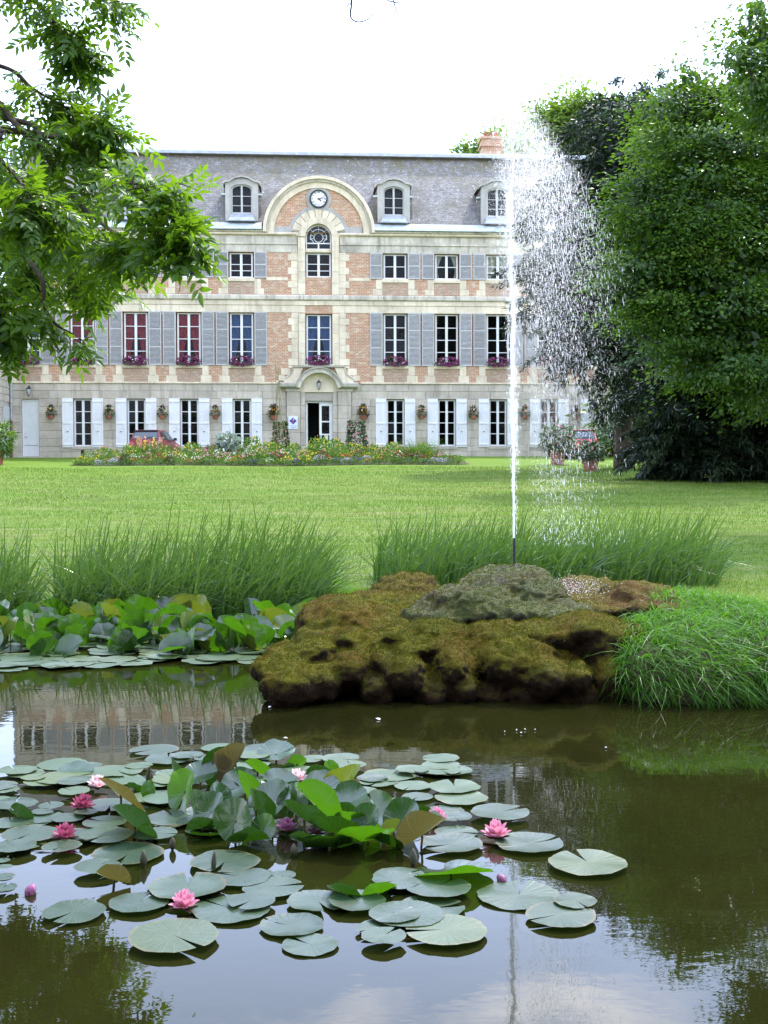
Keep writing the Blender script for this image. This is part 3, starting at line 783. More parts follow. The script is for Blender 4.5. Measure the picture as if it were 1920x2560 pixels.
for k in range(0, 10):
    x = XC[k]
    if k >= 1:
        casement(HOUSE, GHW-.02, G0+.01, G1-.03, 2, 4, x, .15, curtain=('cur_brown', 'all') if k in (8, 9) else None)
        MB().bbox(x-.56, x+.56, -.05, .25, .39, .548, .015).build('window_sill_stone', mat['stone_gf'], HOUSE)
        for s in (-1, 1): plank_shutter(x+s*(1.0605-.285), .50, 3.075, .57, -s)
    casement(HOUSE, AHW-.06, A0+.01, A1-.03, 2, 4, x, .17, curtain=cur1.get(k))
    hw = BHW-.06; lo, hi = B0+.08, B1-.085
    rz_ = [lo, lo+(hi-lo)*.5, hi] if k in (0, 1, 3, 5, 6, 8, 9) else [lo, lo+(hi-lo)*.26, lo+(hi-lo)*.54, hi]
    casement(HOUSE, hw, B0+.01, B1-.03, 2, 2, x, .17, rowz=rz_, curtain=cur2.get(k))
    for s in ((-1, 1) if k else (1,)):
        louvred_shutter(x+s*(1.3393-.325), 4.82, 7.635, .645, 3)
        louvred_shutter(x+s*(1.3393-.325), 9.42, 10.79, .645, 2)
    if k < 9 and k != 4:
        m = MB(); xx = x+2.76333/2; m.tube([(xx, -.03, 4.9), (xx, -.03, 7.5)], .016, 5); m.build('shutter_bar', mat['rust'], HOUSE)
casement(HOUSE, .66, 4.90, 7.52, 2, 4, .005, .17, curtain=('cur_blue', 'full'))
MB().bbox(-.78, .79, -.10, .28, 4.80, 4.885, .02).build('window_sill_stone', mat['stone_mould'], HOUSE)
casement(HOUSE, .655, 9.50, 10.76, 2, 2, .01, .20, rowz=[9.57, 9.85, 10.2, 10.70])
MB().bbox(-.69, .70, .02, .3, 10.79, 10.97, .02).build('lintel_stone', mat['stone'], HOUSE)
MB().box(-.60, .62, .10, .28, 9.475, 9.50).build('window_sill_stone', mat['stone'], HOUSE)
# arched fanlight
FAN = empty('fanlight_window'); FAN.parent = HOUSE; FAN.location = (.01, .2, 0)
m = MB(); m.box(-.66, .66, 0, .06, 11.27, 11.33); m.box(-.66, .66, 0, .06, 10.975, 11.02); m.box(-.66, -.61, 0, .06, 11.02, 11.27); m.box(.61, .66, 0, .06, 11.02, 11.27); m.box(-.04, .04, -.01, .06, 11.02, 11.27)
m.strip(arc(0, 11.60, .68, 0, pi, 28), arc(0, 11.60, .61, 0, pi, 28), 0, .06); m.box(-.68, -.61, 0, .06, 11.33, 11.60); m.box(.61, .68, 0, .06, 11.33, 11.60)
def ringbar(cx, cz, r, a0, a1, n=24, w=.028): m.strip(arc(cx, cz, r, a0, a1, n), arc(cx, cz, r-w, a0, a1, n), .0, .04)
ringbar(0, 11.60, .25, 0, 2*pi, 28); ringbar(0, 11.60, .45, -.15, pi+.15)
for a in (pi/2, pi/4, 3*pi/4):
    for r0, r1 in ((.25, .43), (.45, .61)):
        c, s = math.cos(a), math.sin(a); m.tube([(c*r0, .02, 11.60+s*r0), (c*r1, .02, 11.60+s*r1)], .014, 4)
for s in (-1, 1):
    ringbar(s*.33, 11.62, .10, 0, 2*pi, 14, .022); ringbar(s*.46, 11.33, .20, (0 if s < 0 else pi/2), (pi/2 if s < 0 else pi), 8)
m.build('frame', mat['frame_paint'], FAN)
MB().prism(arc(0, 11.60, .62, 0, pi, 24) + [(-.62, 11.33), (.62, 11.33)], .02, .024).build('pane', mat['glass'], FAN)
for s in (-1, 1):
    a, b = sorted((s*.04, s*.61)); MB().box(a, b, .02, .024, 11.02, 11.27).build('pane', mat['glass'], FAN)

# ---- dormers
def dormer(x):
    d = empty('dormer'); d.parent = ROOF; d.location = (x, 0, 0)
    top = [(.86*math.cos(a), 14.42+.26*math.sin(a)) for a in np.linspace(0, pi, 13)]
    w0 = .545
    o = [(-.86, 12.45), (-.86, 14.42)] + [(-.62, 14.52), (-.3, 14.66), (0, 14.70), (.3, 14.66), (.62, 14.52)] + [(.86, 14.42), (.86, 12.45)]
    i_ = [(-w0, 12.45), (-w0, 14.20)] + [(-.42, 14.30), (-.22, 14.37), (0, 14.39), (.22, 14.37), (.42, 14.30)] + [(w0, 14.20), (w0, 12.45)]
    MB().strip(o, i_, .30, .55).build('stone_front', mat['stone_dark'], d)
    cap_o = [(-1.0, 14.46), (-.9, 14.53), (-.66, 14.58), (-.34, 14.76), (0, 14.82), (.34, 14.76), (.66, 14.58), (.9, 14.53), (1.0, 14.46)]
    cap_i = [(p[0]*.97, p[1]-.08) for p in cap_o]
    MB().strip(cap_o, cap_i, .18, .75).build('stone_hood', mat['stone_dark'], d)
    # cheeks run back into the roof
    for s in (-1, 1):
        a, b = s*.84, s*1.02
        m = MB(); m.add([(a, .54, 12.4), (b, .62, 12.4), (a, .54, 14.44), (a*.98, 3.0, 14.40), (b, 2.0, 13.35), (b, .66, 13.9)],
              [(0, 1, 5, 2), (1, 4, 5), (2, 5, 4, 3)]); m.build('cheek', mat['slate'], d)
        m = MB(); m.box(min(a, b*1.06), max(a, b*1.06), .5, .70, 13.86, 13.94); m.build('flashing', mat['zinc'], d)
    m = MB(); V = [(p[0]*1.0, .7, p[1]-.03) for p in cap_o] + [(p[0]*1.0, 3.6, p[1]-.02) for p in cap_o]; n = len(cap_o)
    m.add(V, [(i, i+1, n+i+1, n+i) for i in range(n-1)]); m.build('dormer_roof', mat['slate'], d)
    w = empty('window'); w.parent = d
    m = MB(); z0, z1 = 12.86, 14.18
    m.box(-w0, -w0+.06, .42, .48, z0, z1); m.box(w0-.06, w0, .42, .48, z0, z1); m.box(-.05, .05, .41, .48, z0, 14.36); m.box(-w0+.06, w0-.06, .42, .48, z0, z0+.07)
    m.strip([(-w0, 14.20), (-.42, 14.30), (-.22, 14.37), (0, 14.39), (.22, 14.37), (.42, 14.30), (w0, 14.20)], [(-w0+.06, 14.12), (-.40, 14.23), (-.2, 14.30), (0, 14.32), (.2, 14.30), (.40, 14.23), (w0-.06, 14.12)], .42, .48)
    m.box(-w0, -w0+.06, .425, .475, z1, 14.21); m.box(w0-.06, w0, .425, .475, z1, 14.21)
    for z in (13.28, 13.78):
        m.box(-w0+.06, -.05, .43, .47, z-.015, z+.015); m.box(.05, w0-.06, .43, .47, z-.015, z+.015)
    m.build('frame', mat['shutter_frame'], w)
    for s in (-1, 1):
        for p, q in ((z0+.07, 13.27), (13.29, 13.77), (13.79, 14.34)):
            a, b = sorted((s*.05, s*(w0-.06))); mm = MB(); mm.add([(a, .45, p), (b, .45, p), (b, .455, min(q, 14.16) if s*b > 0 and abs(b) > .1 and q > 14.2 else q), (a, .455, q if abs(a) < .1 or q < 14.2 else 14.16)], [(0, 1, 2, 3)]); mm.build('pane', mat['glass'], w)
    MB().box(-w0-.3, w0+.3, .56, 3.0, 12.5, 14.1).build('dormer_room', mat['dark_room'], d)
    m = MB(); m.add([(-.64, .10, 12.60), (.64, .10, 12.60), (.56, .40, 12.86), (-.56, .40, 12.86), (-.70, .02, 12.44), (.70, .02, 12.44)], [(0, 1, 2, 3), (4, 5, 1, 0)]); m.box(-.72, .72, .0, .4, 12.41, 12.47); m.build('zinc_sill', mat['lead'], d)
for x in (-9.59, -4.03, 4.03, 9.59): dormer(x)
# chimney stack behind the ridge
m = MB(); cy = 6.6
m.box(9.75, 10.95, cy, cy+1.1, ZR-2.5, 18.75); m.box(9.66, 11.04, cy-.09, cy+1.19, 18.3, 18.42); m.box(9.66, 11.04, cy-.09, cy+1.19, 18.75, 18.9)
CH = m.build('chimney', mat['brick'], ROOF)
for a in (10.05, 10.35, 10.65): MB().lathe([(.12, 18.9), (.13, 19.1), (.10, 19.3)], 10, (a, cy+.55, 0)).build('chimney_pot', mat['terracotta'], CH)

# ---- portal
P = empty('portal'); P.parent = HOUSE
for s in (-1, 1):
    z = -.05
    for h in (.62, .7, .75, .68, .75):
        a, b = sorted((s*1.0, s*1.70)); MB().bbox(a, b, -.16-rnd.uniform(0, .01), .1, z+.004, z+h-.004, .012).build('pilaster_stone', mat['stone_gf'], P)
        a, b = sorted((s*.735, s*.995)); MB().bbox(a, b, -.07, .25, z+.004, min(z+h-.004, 3.45), .02).build('jamb_stone', mat['stone_gf'], P); z += h
    # entablature and hood wings
    a, b = sorted((s*.98, s*1.78)); MB().bbox(a, b, -.20, .1, 3.44, 3.62, .015).build('capital_stone', mat['stone_mould'], P)
    a, b = sorted((s*1.12, s*2.06)); MB().bbox(a, b, -.42, .1, 3.63, 3.90, .06).build('hood_stone', mat['lichen'], P)
    # scroll buttress
    pts = [(s*1.16, 3.9), (s*1.86, 3.9), (s*1.80, 4.12), (s*1.62, 4.24), (s*1.46, 4.40), (s*1.37, 4.60), (s*1.34, 4.79), (s*.8, 4.79)]
    MB().prism(pts if s > 0 else pts[::-1], -.16, .1).build('scroll_stone', mat['stone'], P)
    m = MB(); m.tube(catmull([(s*1.88, -.17, 3.98), (s*1.80, -.17, 4.14), (s*1.60, -.17, 4.26), (s*1.44, -.17, 4.42), (s*1.37, -.17, 4.60), (s*1.34, -.17, 4.76)], 4), .045, 6); m.build('scroll_edge', mat['stone_mould'], P)
    for a0, b0, z0, z1 in ((1.80, 2.2, 4.02, 4.30), (1.52, 2.0, 4.32, 4.66), (1.40, 1.62, 4.68, 4.80)):
        a, b = sorted((s*a0, s*b0)); MB().bbox(a, b, -.03, .1, z0, z1, .01).build('quoin_stone', mat['stone'], P)
MB().bbox(-1.36, 1.37, -.24, .1, 4.70, 4.80, .03).build('ledge_stone', mat['lichen'], P)
ac = (0, 3.42)
R1 = 1.20
m = MB(); m.strip(arc(*ac, 1.22, .19, pi-.19, 30), arc(*ac, 1.00, .19, pi-.19, 30), -.44, .1); m.build('hood_arch', mat['stone_mould'], P)
m = MB(); m.strip(arc(*ac, 1.30, .22, pi-.22, 30), arc(*ac, 1.215, .22, pi-.22, 30), -.50, .1); m.build('hood_arch', mat['lichen'], P)
m = MB(); m.prism(arc(*ac, 1.0, .0, pi, 26), -.06, .1); m.build('tympanum', mat['stone'], P)
m = MB(); m.box(-.72, .73, .10, .22, 2.96, 3.42); m.box(-.72, .73, .07, .12, 2.96, 3.05); m.build('lintel_panel', mat['stone'], P)
D = empty('entrance_door'); D.parent = P
m = MB(); m.box(-.70, -.64, .16, .26, .03, 2.94); m.box(.66, .72, .16, .26, .03, 2.94); m.box(-.64, .66, .16, .26, 2.86, 2.94); m.build('door_frame', mat['frame_paint'], D)
m = MB(); x0, x1 = .01, .655
m.box(x0, x0+.13, .17, .22, .03, 2.85); m.box(x1-.11, x1, .17, .22, .03, 2.85)
for z0, z1 in ((.03, .62), (1.15, 1.22), (1.83, 1.90), (2.70, 2.85)): m.box(x0+.13, x1-.11, .17, .22, z0, z1)
LEAF = m.build('door_leaf', mat['white_paint'], D)
for z0, z1 in ((.62, 1.15), (1.22, 1.83), (1.90, 2.70)):
    mm = MB(); mm.add([(x0+.13, .195, z0), (x1-.11, .195, z0), (x1-.11, .195, z1), (x0+.13, .195, z1)], [(0, 1, 2, 3)]); mm.build('pane', mat['glass'], LEAF)
m = MB(); m.box(-.64, -.60, .26, .84, .03, 2.85); m.build('door_leaf', mat['white_paint'], D)
m = MB(); m.box(x0+.05, x0+.08, .11, .17, 1.06, 1.09); m.box(x0+.02, x0+.10, .10, .115, 1.065, 1.085); m.build('door_handle', mat['iron'], LEAF)
m = MB(); m.box(-.8, .8, -.45, .1, -.1, .03); m.build('door_step', mat['stone_gf'], P)

# side door at the left end, with its lamp
SD = empty('side_door'); SD.parent = HOUSE
m = MB(); m.box(-15.48, -15.42, .08, .18, .03, 2.98); m.box(-14.70, -14.64, .08, .18, .03, 2.98); m.box(-15.42, -14.70, .08, .18, 2.92, 2.98); m.build('door_frame', mat['frame_paint'], SD)
m = MB(); m.box(-15.415, -14.705, .10, .15, .62, 2.915); m.box(-15.415, -14.705, .11, .15, .04, .60); m.build('door_leaf', mat['door_paint'], SD)
m = MB(); m.box(-15.36, -15.28, .06, .10, 1.03, 1.055); m.build('door_handle', mat['iron'], SD)
m = MB(); m.box(-15.6, -14.4, -.5, .08, -.12, .02); m.build('door_step', mat['stone_gf'], SD)
# rainwater pipe at the corner
m = MB(); m.tube([(-16.0, -.12, -.1), (-16.0, -.12, 1.9)], .06, 8); m.build('pipe_foot', mat['rust'], HOUSE)
m = MB(); m.tube([(-16.0, -.12, 1.9), (-16.0, -.12, 11.6), (-16.0, -.30, 11.95)], .05, 8); m.build('rainwater_pipe', mat['lead'], HOUSE)
# cellar vent under the first window
MB().box(XC[1]-.10, XC[1]+.06, -.045, .0, .06, .36).build('cellar_vent', mat['dark_room'], HOUSE)

# ---- the wing that comes forward at the left corner
WING = empty('side_wing', (FX, FY, FZ), YAW, label='rough grey stone side wing meeting the house at its left corner', cat='wing')
m = MB(); m.box(-24.0, -16.12, -14.0, .6, -1.2, 8.6); m.build('wing_wall', mat['joint'], WING)
rows = np.arange(-.4, 8.5, .36)
for z in rows:
    y = -.04
    while y > -5.0:
        w = rnd.uniform(.35, .8)
        if not (-1.55 < y-w/2 < -.25 and z < 2.65):
            MB().add([(-16.12, y, z+.006), (-16.12, y-w+.012, z+.006), (-16.12, y-w+.012, z+.35), (-16.12, y, z+.35), (-16.09, y-.012, z+.018), (-16.09, y-w+.024, z+.018), (-16.09, y-w+.024, z+.338), (-16.09, y-.012, z+.338)],
                     [(4, 7, 6, 5), (0, 4, 5, 1), (1, 5, 6, 2), (2, 6, 7, 3), (3, 7, 4, 0)]).build('stone_block', mat['stone_gf'], WING)
        y -= w
m = MB(); m.box(-16.11, -16.04, -1.5, -.30, -.3, 2.6); m.build('wing_door', mat['shutter_frame'], WING)
m = MB(); m.add([(-24.3, -14.3, 8.6), (-15.9, -14.3, 8.6), (-15.9, -.02, 8.6), (-24.3, -.02, 8.6), (-20.1, -14.3, 11.6), (-20.1, -.02, 11.6)], [(0, 1, 4), (2, 3, 5), (1, 2, 5, 4), (3, 0, 4, 5), (0, 3, 2, 1)]); m.build('wing_roof', mat['slate'], WING)

def on_wall(x, z, y=-.02):
    c, s = math.cos(YAW), math.sin(YAW)
    return Vector((FX + x*c - y*s, FY + x*s + y*c, FZ+z))
# wall lanterns
def lantern(loc, label):
    t = empty('wall_lantern', loc, YAW, label=label, cat='lantern')
    m = MB(); m.box(-.03, .03, -.02, .0, .1, .45); m.tube([(0, -.02, .38), (0, -.14, .46), (0, -.20, .40)], .014, 5); m.build('bracket', mat['iron'], t)
    m = MB(); m.lathe([(.02, .42), (.075, .36), (.135, .30), (.14, .285)], 6, (0, -.20, 0)); m.lathe([(.05, -.02), (.03, -.06), (.01, -.10)], 6, (0, -.20, 0)); m.build('lantern_cap', mat['iron'], t)
    m = MB(); m.lathe([(.055, -.02), (.12, .283)], 6, (0, -.20, 0)); m.build('lantern_glass', mat['lamp_glass'], t)
    m = MB()
    for j in range(6):
        q = 2*pi*j/6; m.tube([(.057*math.cos(q), -.20+.057*math.sin(q), -.02), (.123*math.cos(q), -.20+.123*math.sin(q), .283)], .009, 4)
    m.build('lantern_bars', mat['iron'], t)
lantern(on_wall(-.01, 3.60, -.08), 'black lantern with frosted glass hanging in the arch over the entrance')
lantern(on_wall(-15.08, 3.25), 'black lantern on the wall above the plain white side door')
# sign beside the door
t = empty('wall_sign', on_wall(-1.38, 1.46, -.18), YAW, label='white notice board with a blue diamond emblem beside the entrance', cat='sign')
m = MB(); m.box(-.245, .245, -.02, 0, 0, .68); m.build('board', mat['sign_white'], t)
m = MB(); m.prism([(0, .24), (.20, .42), (0, .60), (-.20, .42)], -.026, -.0205); EM = m.build('emblem', mat['sign_blue'], t)
m = MB(); m.prism([(-.07, .33), (.0, .33), (.015, .42), (.05, .44), (.045, .47), (-.02, .47), (-.03, .44), (-.065, .40), (-.04, .37)], -.030, -.0265); m.build('figure', mat['sign_red'], EM)
m = MB(); m.prism([(-.02, .475), (.05, .475), (.03, .50), (.06, .53), (.02, .535), (-.01, .50)], -.030, -.0265); m.build('figure', mat['sign_white'], EM)
m = MB()
for z, a, b in ((.155, -.19, .19), (.085, -.12, .17), (.04, -.10, .10)):
    x = a
    while x < b:
        w = rnd.uniform(.014, .024); m.box(x, x+w, -.0235, -.0202, z, z+(.035 if rnd.random() < .8 else .045)); x += w+.010
m.build('small_lettering', mat['sign_text'], t)
t = MB(); t.box(-.105, .105, -.006, 0, 0, .28); t = t.build('paper_notice', mat['paper'], label='yellowed paper notice stuck to the lowest pane of the entrance door', cat='notice'); t.location = on_wall(.375, .86, .185); t.rotation_euler = (0, 0, YAW)
# ------------------------------------------------------------------ mossy tufa rock with the fountain pipe
def rock_mat(name, moss_a, moss_b, soil_a, soil_b, lo=.15, hi=.55, grey=None):
    t = NT(name); v = t.coord('pos'); gm = t.new('ShaderNodeNewGeometry'); sp = t.new('ShaderNodeSeparateXYZ'); t.lk(gm.outputs['Normal'], sp.inputs[0])
    nz = t.math('ADD', sp.outputs['Z'], t.math('MULTIPLY', t.math('SUBTRACT', t.noise(v, 6.5, 6, .65), .5), .9))
    # soil colour takes over from moss towards the waterline
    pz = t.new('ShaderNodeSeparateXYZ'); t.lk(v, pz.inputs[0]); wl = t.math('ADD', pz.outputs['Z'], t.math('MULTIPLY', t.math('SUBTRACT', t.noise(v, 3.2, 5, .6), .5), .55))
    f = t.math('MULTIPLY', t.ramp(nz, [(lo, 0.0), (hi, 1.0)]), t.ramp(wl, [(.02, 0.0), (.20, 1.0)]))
    moss = t.ramp(t.noise(v, 9, 7, .7), [(.3, moss_a), (.7, moss_b)])
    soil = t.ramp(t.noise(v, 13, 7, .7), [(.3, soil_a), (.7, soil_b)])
    moss = t.mix(t.ramp(t.noise(v, 2.6, 5, .6), [(.46, 0.0), (.60, .85)]), moss, (moss_b[0]*.75, moss_b[1]*.48, moss_b[2]*.9))
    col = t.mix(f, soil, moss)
    if grey is not None:
        g = t.ramp(t.noise(v, 7, 7, .75), [(.54, 0.0), (.60, .85)]); sz = t.new('ShaderNodeSeparateXYZ'); t.lk(v, sz.inputs[0]); hg = t.ramp(sz.outputs['Z'], [(.50, .12), (.62, 1.0)]); col = t.mix(t.math('MULTIPLY', g, hg), col, grey)
    n = t.bump(t.noise(v, 55, 8, .75), 1.0, .03); n = t.bump(t.noise(v, 14, 6, .7), .8, .05, n)
    return t.fin(col, .93 if grey is None else .72, n, .15 if grey is None else .35)
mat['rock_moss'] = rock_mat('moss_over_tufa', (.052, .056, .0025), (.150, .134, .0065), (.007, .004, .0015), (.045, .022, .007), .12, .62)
mat['rock_brown'] = rock_mat('brown_tufa', (.105, .080, .014), (.16, .125, .022), (.06, .036, .016), (.11, .072, .035), .30, .75)
mat['rock_wet'] = rock_mat('wet_green_tufa', (.040, .060, .004), (.090, .098, .007), (.010, .011, .003), (.035, .028, .010), .0, .55, (.06, .062, .054))
mat['moss_tuft'] = leafmat('moss_tuft', (.030, .034, .002), (.095, .095, .005), (.13, .15, .008), .25, .9, .1, cc=(.10, .058, .018))
ROCK = empty('fountain_rock', (0.25, 7.5, 0), label='low mound of mossy tufa rock jutting into the pond under the water jet', cat='rock')
def lobe_mesh(lobes, voxel):
    bm = bmesh.new()
    for (x, y, z, rx, ry, rz_, ang) in lobes:
        mt = Matrix.Translation((x, y, z)) @ Matrix.Rotation(ang, 4, 'Z') @ Matrix.Diagonal((rx, ry, rz_, 1))
        bmesh.ops.create_icosphere(bm, subdivisions=3, radius=1, matrix=mt)
    me = bpy.data.meshes.new('tmp'); bm.to_mesh(me); bm.free()
    o = bpy.data.objects.new('tmp', me); COL.objects.link(o)
    md = o.modifiers.new('r', 'REMESH'); md.mode = 'VOXEL'; md.voxel_size = voxel
    sm = o.modifiers.new('s', 'SMOOTH'); sm.factor = .5; sm.iterations = 4
    dg = bpy.context.evaluated_depsgraph_get(); out = bpy.data.meshes.new_from_object(o.evaluated_get(dg)); bpy.data.objects.remove(o)
    return out
def roughen(me, amp, lump, seed, lumpf=7.0):
    n = len(me.vertices); co = np.empty(n*3); no = np.empty(n*3); me.vertices.foreach_get('co', co); me.vertices.foreach_get('normal', no)
    co = co.reshape(-1, 3); no = no.reshape(-1, 3); d = np.empty(n)
    for i in range(n):
        p = Vector(co[i]); q = p*lumpf + Vector((seed, 0, 0))
        c = mnoise.cell_vector if False else None
        ds = mnoise.voronoi(q)[0][0]
        ds2 = mnoise.voronoi(q*2.3)[0][0]
        d[i] = lump*(.45-ds)*1.2 + lump*.45*(.45-ds2) + amp*mnoise.fractal(p*9 + Vector((0, seed, 0)), .7, 2.1, 5) + amp*1.4*mnoise.noise(p*3.1 + Vector((seed, 2, 1)))
    co = co + no*d[:, None]
    me.vertices.foreach_set('co', co.ravel()); me.update()
    me.polygons.foreach_set('use_smooth', np.ones(len(me.polygons), bool))
    return me
def px_lobe(u, v, y, w, h, dp, ang=0.0):
    """ellipsoid centred on pixel (u,v) at distance y, w/h in photo pixels, depth in metres"""
    p = at_y(u, v, y); s = y/FPX
    return (p.x, p.y, p.z, w*s/2, dp, h*s/2, ang)
def boulder(lobes, mt, amp, lump, seed, voxel=.016, tuft=0, lumpf=7.0, **k):
    me = roughen(lobe_mesh(lobes, voxel), amp, lump, seed, lumpf); me.materials.clear(); me.materials.append(mat[mt])
    me.transform(Matrix.Translation(-ROCK.location))
    o = link('boulder', me, ROCK); tag(o, **k)
    if tuft:
        n = len(me.polygons); ce = np.empty(n*3); no = np.empty(n*3); ar = np.empty(n)
        me.polygons.foreach_get('center', ce); me.polygons.foreach_get('normal', no); me.polygons.foreach_get('area', ar)
        ce = ce.reshape(-1, 3); no = no.reshape(-1, 3)
        pn = np.array([mnoise.noise(Vector(c)*5.0) for c in ce])
        wgt = ar*np.clip(no[:, 2]*1.3+.15+pn*.9, .02, 1.2)*np.clip((ce[:, 2]+pn*.12-.04)/.15, .03, 1); wgt /= wgt.sum()
        k_ = rng.choice(n, tuft, p=wgt); P_ = ce[k_] + rng.normal(0, .005, (tuft, 3)); N_ = no[k_]
        D_ = unit(N_*.9 + rng.normal(0, .55, (tuft, 3)) + np.array([0, -.1, -.05]))
        V, F = leafquads(P_, D_, unit(rng.normal(size=(tuft, 3))), U(.007, .016, tuft), U(.003, .007, tuft))
        r = np.clip(.35 + pn[k_]*.6 + rng.normal(0, .18, tuft) + np.clip(.3-N_[:, 2], 0, 1)*.5, 0, 1)
        tag(link('moss', meshdata('moss', V, F, mat['moss_tuft'], False, np.repeat(r, 4)), o), kind='stuff')
    return o
L = px_lobe
cush = [(480,380,160,90), (560,390,150,80), (680,362,190,74), (860,328,220,62), (1000,348,130,52), (330,430,180,95), (230,565,290,190), (120,510,140,120), (190,450,180,100),
        (470,505,175,135), (525,445,115,90), (620,475,150,115), (745,412,200,84), (870,405,210,92), (925,500,190,165), (965,590,135,125), (710,525,200,150), (1080,352,250,82), (1185,382,270,110),
        (1255,432,260,130), (1335,412,170,92), (1150,485,260,200), (1080,620,150,130), (1300,535,220,180), (1435,545,170,140), (1480,625,170,160), (1400,625,140,125), (1530,685,80,95), (360,560,180,150), (590,590,160,120), (830,600,170,130), (1220,610,170,140)]
front = []
for (cx_, cy_, w_, h_) in cush:
    u_, v_ = 600+cx_*.5787, 1380+cy_*.5787
    front.append(L(u_, v_, 6.95+max(0, 1690-v_)*.0042+max(0, v_-1715)*.0030, w_*.5787*1.02, h_*.5787*1.12, .62*w_*.5787*7/FPX+.06))
front += [L(1080, 1700, 7.55, 760, 150, .34), L(860, 1690, 7.6, 420, 130, .30), L(1300, 1680, 7.5, 400, 170, .32), L(1090, 1640, 7.75, 640, 120, .36), L(940, 1680, 7.24, 500, 150, .17), L(1230, 1680, 7.20, 500, 170, .17), L(1120, 1620, 7.42, 620, 110, .22), L(820, 1680, 7.3, 300, 150, .2), L(1380, 1690, 7.15, 240, 170, .16)]
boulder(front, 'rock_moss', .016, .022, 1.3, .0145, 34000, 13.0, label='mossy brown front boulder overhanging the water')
slope = [L(860, 1570, 8.2, 250, 170, .5), L(950, 1540, 8.4, 260, 130, .5), L(820, 1620, 7.9, 200, 130, .4), L(760, 1660, 7.6, 170, 90, .35), L(990, 1580, 8.0, 250, 100, .45), L(1040, 1530, 8.6, 200, 90, .45)]
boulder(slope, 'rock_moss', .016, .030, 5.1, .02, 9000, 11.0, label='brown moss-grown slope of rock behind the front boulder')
hump = [L(1020, 1462, 8.9, 150, 60, .3), L(985, 1480, 8.8, 110, 60, .28), L(1050, 1490, 8.8, 150, 70, .3)]
boulder(hump, 'rock_brown', .02, .05, 2.7, .018, 3500, label='small rusty brown hump of rock')
main = [L(1290, 1455, 8.35, 170, 90, .35), L(1240, 1480, 8.2, 220, 110, .4), L(1170, 1510, 8.0, 220, 110, .4), L(1330, 1490, 8.1, 170, 100, .35), L(1250, 1530, 7.9, 360, 90, .42), L(1110, 1540, 7.9, 220, 70, .4), L(1390, 1540, 7.8, 220, 70, .35)]
boulder(main, 'rock_wet', .028, .018, 9.4, .016, 9000, 10.0, label='wet grey-green boulder holding the fountain pipe')
ledge = [L(1380, 1585, 7.35, 200, 80, .32), L(1460, 1570, 7.3, 190, 80, .32), L(1300, 1575, 7.5, 200, 70, .3), L(1500, 1610, 7.25, 150, 140, .3), L(1440, 1640, 7.35, 200, 140, .3), L(1560, 1600, 7.3, 150, 100, .3), L(1510, 1700, 7.1, 120, 160, .25)]
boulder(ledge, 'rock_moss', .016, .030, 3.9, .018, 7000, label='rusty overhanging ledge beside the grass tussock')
rear = [L(1470, 1475, 8.9, 170, 60, .4), L(1420, 1490, 8.7, 150, 60, .35), L(1590, 1490, 8.3, 190, 70, .35), L(1480, 1515, 8.2, 260, 60, .4), L(1650, 1520, 7.9, 150, 60, .35)]
boulder(rear, 'rock_brown', .02, .04, 6.6, .02, 4000, label='pale low boulders behind the wet rock')

# ------------------------------------------------------------------ the fountain
JY = 8.3
tip = at_y(1286, 1345, JY); foot = at_y(1288, 1425, JY)
FT = empty('fountain', (tip.x, tip.y, foot.z-.1), label='thin iron pipe throwing a tall white jet and a curtain of spray', cat='fountain')
base = Vector(FT.location)
m = MB(); m.tube([Vector((0, 0, 0)), tip-base-Vector((0, 0, .05))], .0105, 8); m.tube([tip-base-Vector((0, 0, .06)), tip-base], [.014, .009], 8); m.build('pipe', mat['iron'], FT)
def droplet_mat():
    t = NT('white_water'); t.fin((.92, .94, .96), .15, None, .6)
    t.translucent((.95, .96, .97), .45)
    tr = t.new('ShaderNodeBsdfTransparent'); mx = t.new('ShaderNodeMixShader'); mx.inputs[0].default_value = .55
    t.lk(t.o.inputs[0].links[0].from_socket, mx.inputs[1]); t.lk(tr.outputs[0], mx.inputs[2]); t.lk(mx.outputs[0], t.o.inputs[0]); return t.m
mat['spray'] = droplet_mat()
def drops(C, Dn, Ln, Wn):
    """elongated water drops: six-sided bipyramids cut to four sides"""
    n = len(C); a, b = perp(Dn); h = (Ln/2)[:, None]; w = (Wn/2)[:, None]
    V = np.stack([C-Dn*h, C+a*w+Dn*h*.15, C+b*w+Dn*h*.15, C-a*w+Dn*h*.15, C-b*w+Dn*h*.15, C+Dn*h], 1).reshape(-1, 3)
    i = np.arange(n)[:, None]*6
    f = np.array([(0, 2, 1), (0, 3, 2), (0, 4, 3), (0, 1, 4), (5, 1, 2), (5, 2, 3), (5, 3, 4), (5, 4, 1)])
    return V, (i[:, None, :] + f[None]).reshape(-1, 3)
sJ = JY/FPX
# the jet: a ragged column that frays towards its top
H = (1345-270)*sJ
nl = 90; k = 10; V = []; F = []
for j in range(nl+1):
    t_ = j/nl; z = H*t_; cx = -.004-.028*t_ + .014*math.sin(z*5.3)*t_ + .010*math.sin(z*13)*t_
    r = .007 + .010*min(1, t_*1.3) + .010*mnoise.noise(Vector((0, 0, z*7)))*t_*1.4
    r *= 1.0 if t_ < .55 else max(.02, 1-(t_-.55)*2.3)
    for q in range(k):
        an = 2*pi*q/k; rr = r*(1+.5*mnoise.noise(Vector((math.cos(an)*2, math.sin(an)*2, z*6)))*min(1, t_*3))
        V.append((tip.x-base.x+cx+rr*math.cos(an), rr*math.sin(an), tip.z-base.z+z))
for j in range(nl):
    for q in range(k): F.append((j*k+q, j*k+(q+1) % k, (j+1)*k+(q+1) % k, (j+1)*k+q))
jet = link('jet', meshdata('jet', V, F, mat['spray'], True), FT)
tx0, tz0 = tip.x, tip.z
